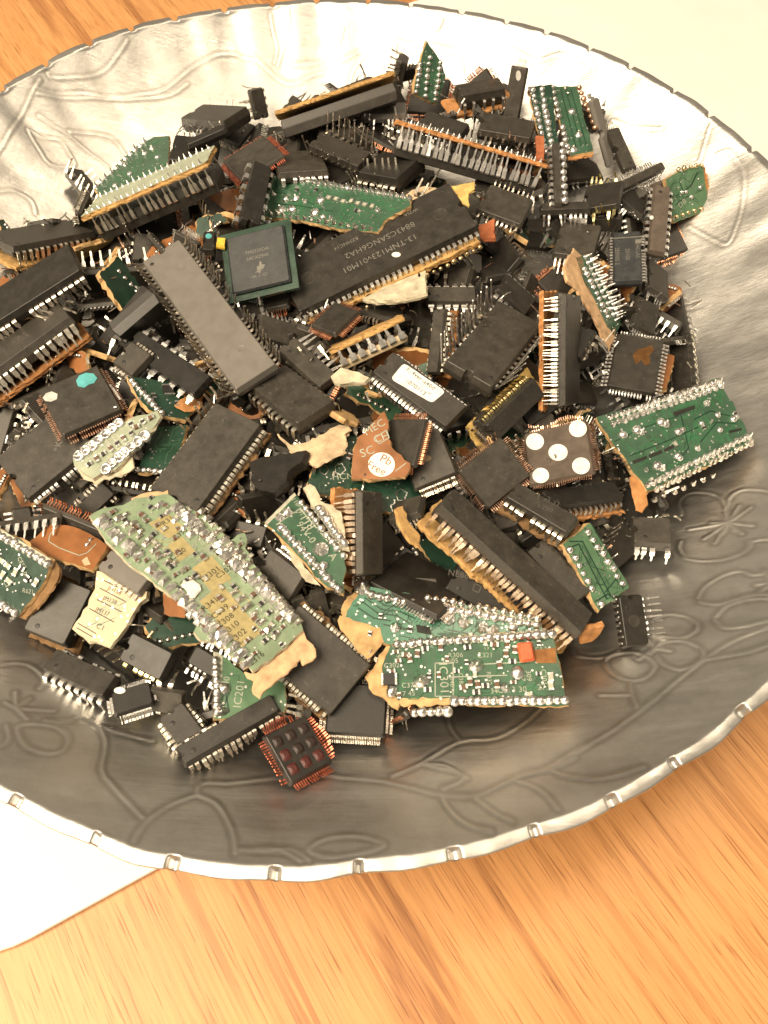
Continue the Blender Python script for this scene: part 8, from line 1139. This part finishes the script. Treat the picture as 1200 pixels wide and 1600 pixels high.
def build_piece(d, idx):
    root = thing(d['n'], d['lab'], d['cat'])
    root.rotation_mode = 'QUATERNION'; root.rotation_quaternion = Quaternion(d['Q']); root.location = [v * S for v in d['P']]
    L, W = d['L'], d['W']; T = d.get('T', 3.4); rnd = random.Random(idx); k = d['k']
    if k in ('dip', 'qfp'):
        body = obj('package', body_mesh(L, W, T, d.get('m', 'black_body'), notch=(k == 'dip' and not d.get('face'))), root)
        if k == 'dip' and 'pins' in d: add_pins(root, L, W, T, d['pins'])
        if k == 'qfp':
            q = d['leads']
            if q.get('part'):
                lead_rows(root, L, W, T, q['n'], q['style'], q['m'])
            else: lead_rows(root, L, W, T, q['n'], q['style'], q['m'])
        if k == 'dip' and W > 5:
            obj('orientation_mark', lathe([(.62, -.3), (.62, .0), (.56, .03), (.02, .02)], 14, 'smd_black'), body, (-L / 2 + 3.2, -W / 2 + 2.1, 0))
    if k == 'bga':
        h = [(-L / 2, -W / 2), (L / 2, -W / 2), (L / 2, W / 2), (-L / 2, W / 2)]
        obj('substrate', slab_mesh(h, -T + .1, -T - 1.1, ('mask_dark', 'mask_dark'), .01, 4, idx), root)
        body = obj('moulded_top', body_mesh(L * .83, W * .83, T, 'slate_body', notch=False), root)
    if k == 'board':
        m = d['m']; solid = m.startswith('fibre') or m in ('black_body', 'paint_yellow')
        side = m if solid else ('fibre_cream' if m in ('mask_pale', 'mask_mint', 'mask_cream') else 'fibre_tan')
        th = d.get('th', 1.5)
        body = obj('board', slab_mesh([tuple(p) for p in d['poly']], 0, -th, (m, side), .14, 1.2, idx), root)
    if 'board' in d:
        q = d['board']; a, b_ = L / 2 + q['mx'], W / 2 + q['my']
        h = torn_outline([(-a, -b_), (a, -b_), (a, b_), (-a, b_)], .22, 2.5, rnd)
        m = q['m']
        bo = obj('board', slab_mesh(h, q['z'], q['z'] - q['th'], (m, 'fibre_gold' if m.startswith('mask') else m), .13, .8, idx + 50, 3, True), root)
        if q.get('tips'):
            n = d['pins']['n']; pitch = (L - 2.6) / (n - 1)
            for sgn in (-1, 1):
                for i in range(n):
                    obj('solder_joint', solder_mesh('cone', 'solder'), root, (-L / 2 + 1.3 + i * pitch, sgn * (W / 2 + 1.0), q['z'] - q['th']), sc=(.6, .6, .8 * rnd.uniform(.7, 1.3)), rot=(math.pi + rnd.gauss(0, .12), rnd.gauss(0, .12), 0))
    if 'under' in d:
        q = d['under']
        obj('package', body_mesh(L + 2 * q['mx'], W + 2 * q['my'], q['T'], q['m']), root, (0, 0, q['z']))
    for x, y, r in [(m_[0][0], m_[0][1], m_[1]) for m_ in d.get('marks', [])]:
        obj('ejector_mark', lathe([(r, -.2), (r, .02), (r * .93, .03), (r * .88, .0), (.02, .0)], 24, d.get('m', 'black_body')), body, (x, y, 0.012))
    for p, m, z, t, nm in d.get('polys', []):
        thin = t < .3
        obj(nm, slab_mesh([tuple(v) for v in p], z + (t if thin else 0), z - (.05 if thin else t * .65), (m, m), .01 if thin else .16, 1.0 if not thin else 1.5, idx + len(p), 1 if thin else 3), body)
    for ring, m in d.get('dots', []):
        obj('painted_dot', slab_mesh([tuple(v) for v in ring], .05, -.05, (m, m), .0, 9, idx, 1), body)
    for xa, ya, xb, yb, n, kd, m, r, z in d.get('rows', []):
        ang = math.atan2(yb - ya, xb - xa)
        for i in range(n):
            if rnd.random() < .02: continue
            t = i / max(1, n - 1); s = r * rnd.uniform(.85, 1.15)
            if kd == 'pad': rz = ang + math.pi / 2 + rnd.gauss(0, .12)
            else: rz = rnd.uniform(0, 6)
            obj('solder_joint', solder_mesh(kd, m), body, (xa + (xb - xa) * t + rnd.gauss(0, .08), ya + (yb - ya) * t + rnd.gauss(0, .08), z), sc=(s * rnd.uniform(.9, 1.1), s, s * rnd.uniform(.8, 1.25)), rot=(rnd.gauss(0, .08), rnd.gauss(0, .08), rz))
    for x, y, r in d.get('blobs', []):
        obj('solder_joint', solder_mesh(rnd.choice(['cone', 'dome', 'dome']), 'solder'), body, (x, y, 0), sc=(r * rnd.uniform(.85, 1.1), r * rnd.uniform(.85, 1.1), r * .75), rot=(rnd.gauss(0, .1), rnd.gauss(0, .1), rnd.uniform(0, 6)))
    for x, y, kk in d.get('smd', []):
        obj('component', smd_mesh(kk), body, (x, y, .02), rnd.choice([0, math.pi / 2]) + rnd.gauss(0, .08) + (0.0 if kk != 2 else 0))
    if 'auto' in d:
        poly = [tuple(p) for p in d['poly']]; c = 0; got = [(q[0], q[1]) for q in d.get('smd', [])]
        while c < d['auto'][0]:
            c += .2
            p = (rnd.uniform(min(v[0] for v in poly), max(v[0] for v in poly)), rnd.uniform(min(v[1] for v in poly), max(v[1] for v in poly)))
            if not inside(p, poly) or min([math.dist(p, q) for q in got] or [9]) < 1.9: continue
            c += .8; got.append(p); kk = rnd.choice([0, 0, 1, 1, 2])
            obj('component', smd_mesh(kk), body, (p[0], p[1], .02), math.radians(d['auto'][1]) + rnd.choice([0, math.pi / 2]) + rnd.gauss(0, .05), sc=(.75, .75, .8))
    for x, y, m in d.get('beads', []):
        obj('component', body_mesh(3.6, 4.6, 1.7, m, notch=False), body, (x, y, 1.66), .08)
    if k == 'board' and d['m'].startswith('mask') and d['m'] != 'mask_brown': fine_detail(body, d, rnd)
    if 'lines' in d:
        w = .34 if d['lm'].startswith('mask') else .24
        o = obj('traces', polyline_mesh(d['lines'], w, .01, d['lm']), body); o['kind'] = 'stuff'
    for t, x, y, sz, rot, m, z in d.get('text', []): lettering(body, t, x, y, sz, rot, m, z)
    if d.get('grid9'):
        c = L * .27
        for i in (-1, 0, 1):
            for j in (-1, 0, 1):
                red = (i, j) in ((1, 0), (1, -1), (0, -1), (1, 1))
                obj('raised_square', body_mesh(L * .2, W * .2, .8, 'choc_red' if red else 'choc_square', notch=False), body, (i * c, j * c, .42), rnd.gauss(0, .05))
    return root
for i, d in enumerate(DATA): build_piece(d, i)

# ------------------------------------------------------------------ the chips that fill the pile between the large ones
PROTO = [('dip', 20, 7, 8), ('dip', 26, 9, 10), ('dip', 16, 7, 7), ('qfp', 14, 14, 0), ('qfp', 18, 18, 0), ('sop', 18, 8, 12), ('sop', 24, 11, 14), ('dip', 36, 13, 14), ('scrap', 16, 9, 0), ('scrap', 22, 11, 0), ('dip', 10, 6, 4), ('sop', 11, 5, 8), ('qfp', 9, 9, 0), ('scrap', 9, 5, 0)]
LAB = {'dip': ('small_chip', 'chip', 'legged chips filling the gaps of the pile'), 'qfp': ('square_chip', 'chip', 'square chips filling the gaps of the pile'),
       'sop': ('flat_chip', 'chip', 'flat chips filling the gaps of the pile'), 'scrap': ('board_scrap', 'scrap', 'board scraps filling the gaps of the pile')}
def joined_pins(n, L, W, T, style, ln, w, m, side, seed):
    rnd = random.Random(seed); V, Fc = [], []; pitch = (L - 2.4) / (n - 1); w = min(w, pitch * .6)
    for i in range(n):
        if rnd.random() < .08: continue
        st = style if rnd.random() > .3 or style != 'down' else 'bent'
        v, f = ribbon(pin_path(st, T, ln, w, rnd), .22); b = len(V); x = -L / 2 + 1.2 + i * pitch; sk = rnd.gauss(0, .15)
        V += [(x + vx + sk * vy, vy + W / 2, vz) for vx, vy, vz in v]; Fc += [tuple(q + b for q in ff) for ff in f]
    if side < 0: V = [(-x, -y, z) for x, y, z in V]
    return mesh('lead_row', V, Fc, [m])
LIB = []
for pi_, (kd, L, W, n) in enumerate(PROTO):
    for var in range(3):
        parts = []; rnd = random.Random(pi_ * 10 + var); T = rnd.uniform(2.6, 3.8)
        if kd == 'scrap':
            p = [(-L / 2, -W / 2), (L * .1, -W * .6), (L / 2, -W * .3), (L * .45, W / 2), (-L * .1, W * .42), (-L / 2, W * .5)]
            p = [(x + rnd.gauss(0, 1), y + rnd.gauss(0, 1)) for x, y in p]
            parts.append(('board', slab_mesh(p, 0, -1.5, (['mask_dark', 'mask_green', 'mask_brown'][var], 'fibre_tan'), .25, 1.2, var + 3)))
            V = []
            sm = solder_mesh('dome', 'solder_dark')
            parts.append(('solder_joint', sm))
        else:
            parts.append(('package', body_mesh(L, W, T if kd == 'dip' else 2.2, ['black_body', 'black_body', 'worn_body'][var], notch=(kd == 'dip'))))
            if kd == 'dip':
                for sd in (1, -1): parts.append(('lead_row', joined_pins(n, L, W, T, ['down', 'down', 'up'][var], rnd.uniform(3.5, 5.5), 1.1, ['tin', 'tin_dark', 'tin_warm'][var], sd, pi_ * 7 + var)))
            elif kd == 'sop':
                for sd in (1, -1): parts.append(('lead_row', joined_pins(n, L, W, 2.2, ['gull', 'j', 'out'][var], 2.2, .6, ['tin', 'tin_dark', 'tin'][var], sd, pi_ * 7 + var)))
            else:
                for sd in (1, -1): parts.append(('lead_row', joined_pins(20, L, W, 2.2, 'gull', 2.0, .35, ['tin_dark', 'copper', 'tin'][var], sd, pi_ * 7 + var)))
                for sd in (1, -1): parts.append(('lead_row', joined_pins(20, W, L, 2.2, 'gull', 2.0, .35, ['tin_dark', 'copper', 'tin'][var], sd, pi_ * 9 + var), math.pi / 2))
        LIB.append(parts)
for i, (k, P, Q, lab) in enumerate(FILL):
    nm, cat, grp = LAB[PROTO[k][0]]
    r = thing(nm, lab, cat, grp)
    r.rotation_mode = 'QUATERNION'; r.rotation_quaternion = Quaternion(Q); r.location = [v * S for v in P]
    rnd = random.Random(i)
    for p in LIB[k * 3 + i % 3]:
        if p[0] == 'solder_joint':
            for q in range(6): obj('solder_joint', p[1], r, ((-.3 + q * .11) * PROTO[k][1], .2 * PROTO[k][2], 0), sc=(.7, .7, .6))
            continue
        o = obj(p[0], p[1], r, rz=p[2] if len(p) > 2 else 0)
        if p[0] == 'lead_row': o['kind'] = 'stuff'

# ------------------------------------------------------------------ loose cut pins and crumbs lying all over the pile
def loose_pins():
    rnd = random.Random(8); V, Fc, fm = [], [], []
    spots = [(P, Q) for k, P, Q, lab in FILL]
    for c in range(560):
        P, Q = rnd.choice(spots); qm = Quaternion(Q)
        o = qm @ Vector((rnd.uniform(-9, 9), rnd.uniform(-6, 6), rnd.uniform(0, 1.2)))
        ln = rnd.uniform(2, 6); w = rnd.choice([.25, .3, .5]); y = z = 0; a = rnd.uniform(-.3, .5); path = []
        for k in range(4):
            path.append((y, z, w)); a += rnd.uniform(-.5, .5); y += ln / 3 * math.cos(a); z += ln / 3 * math.sin(a)
        v, f = ribbon(path, .2); r = Quaternion((0, 0, 1), rnd.uniform(0, 6.28)) @ Quaternion((1, 0, 0), rnd.gauss(0, .3)); b = len(V)
        for p in v:
            q = r @ Vector(p); V.append((q.x + o.x + P[0], q.y + o.y + P[1], q.z + o.z + P[2] + .4))
        Fc += [tuple(t + b for t in ff) for ff in f]; fm += [rnd.choice([0, 0, 1, 2])] * len(f)
    o = obj('loose_pins', mesh('loose_pins', V, Fc, ['tin', 'tin_warm', 'copper_tin'], fm)); o['kind'] = 'stuff'
    o['label'] = 'loose cut and bent metal pins strewn over the pile'; o['category'] = 'pins'
loose_pins()
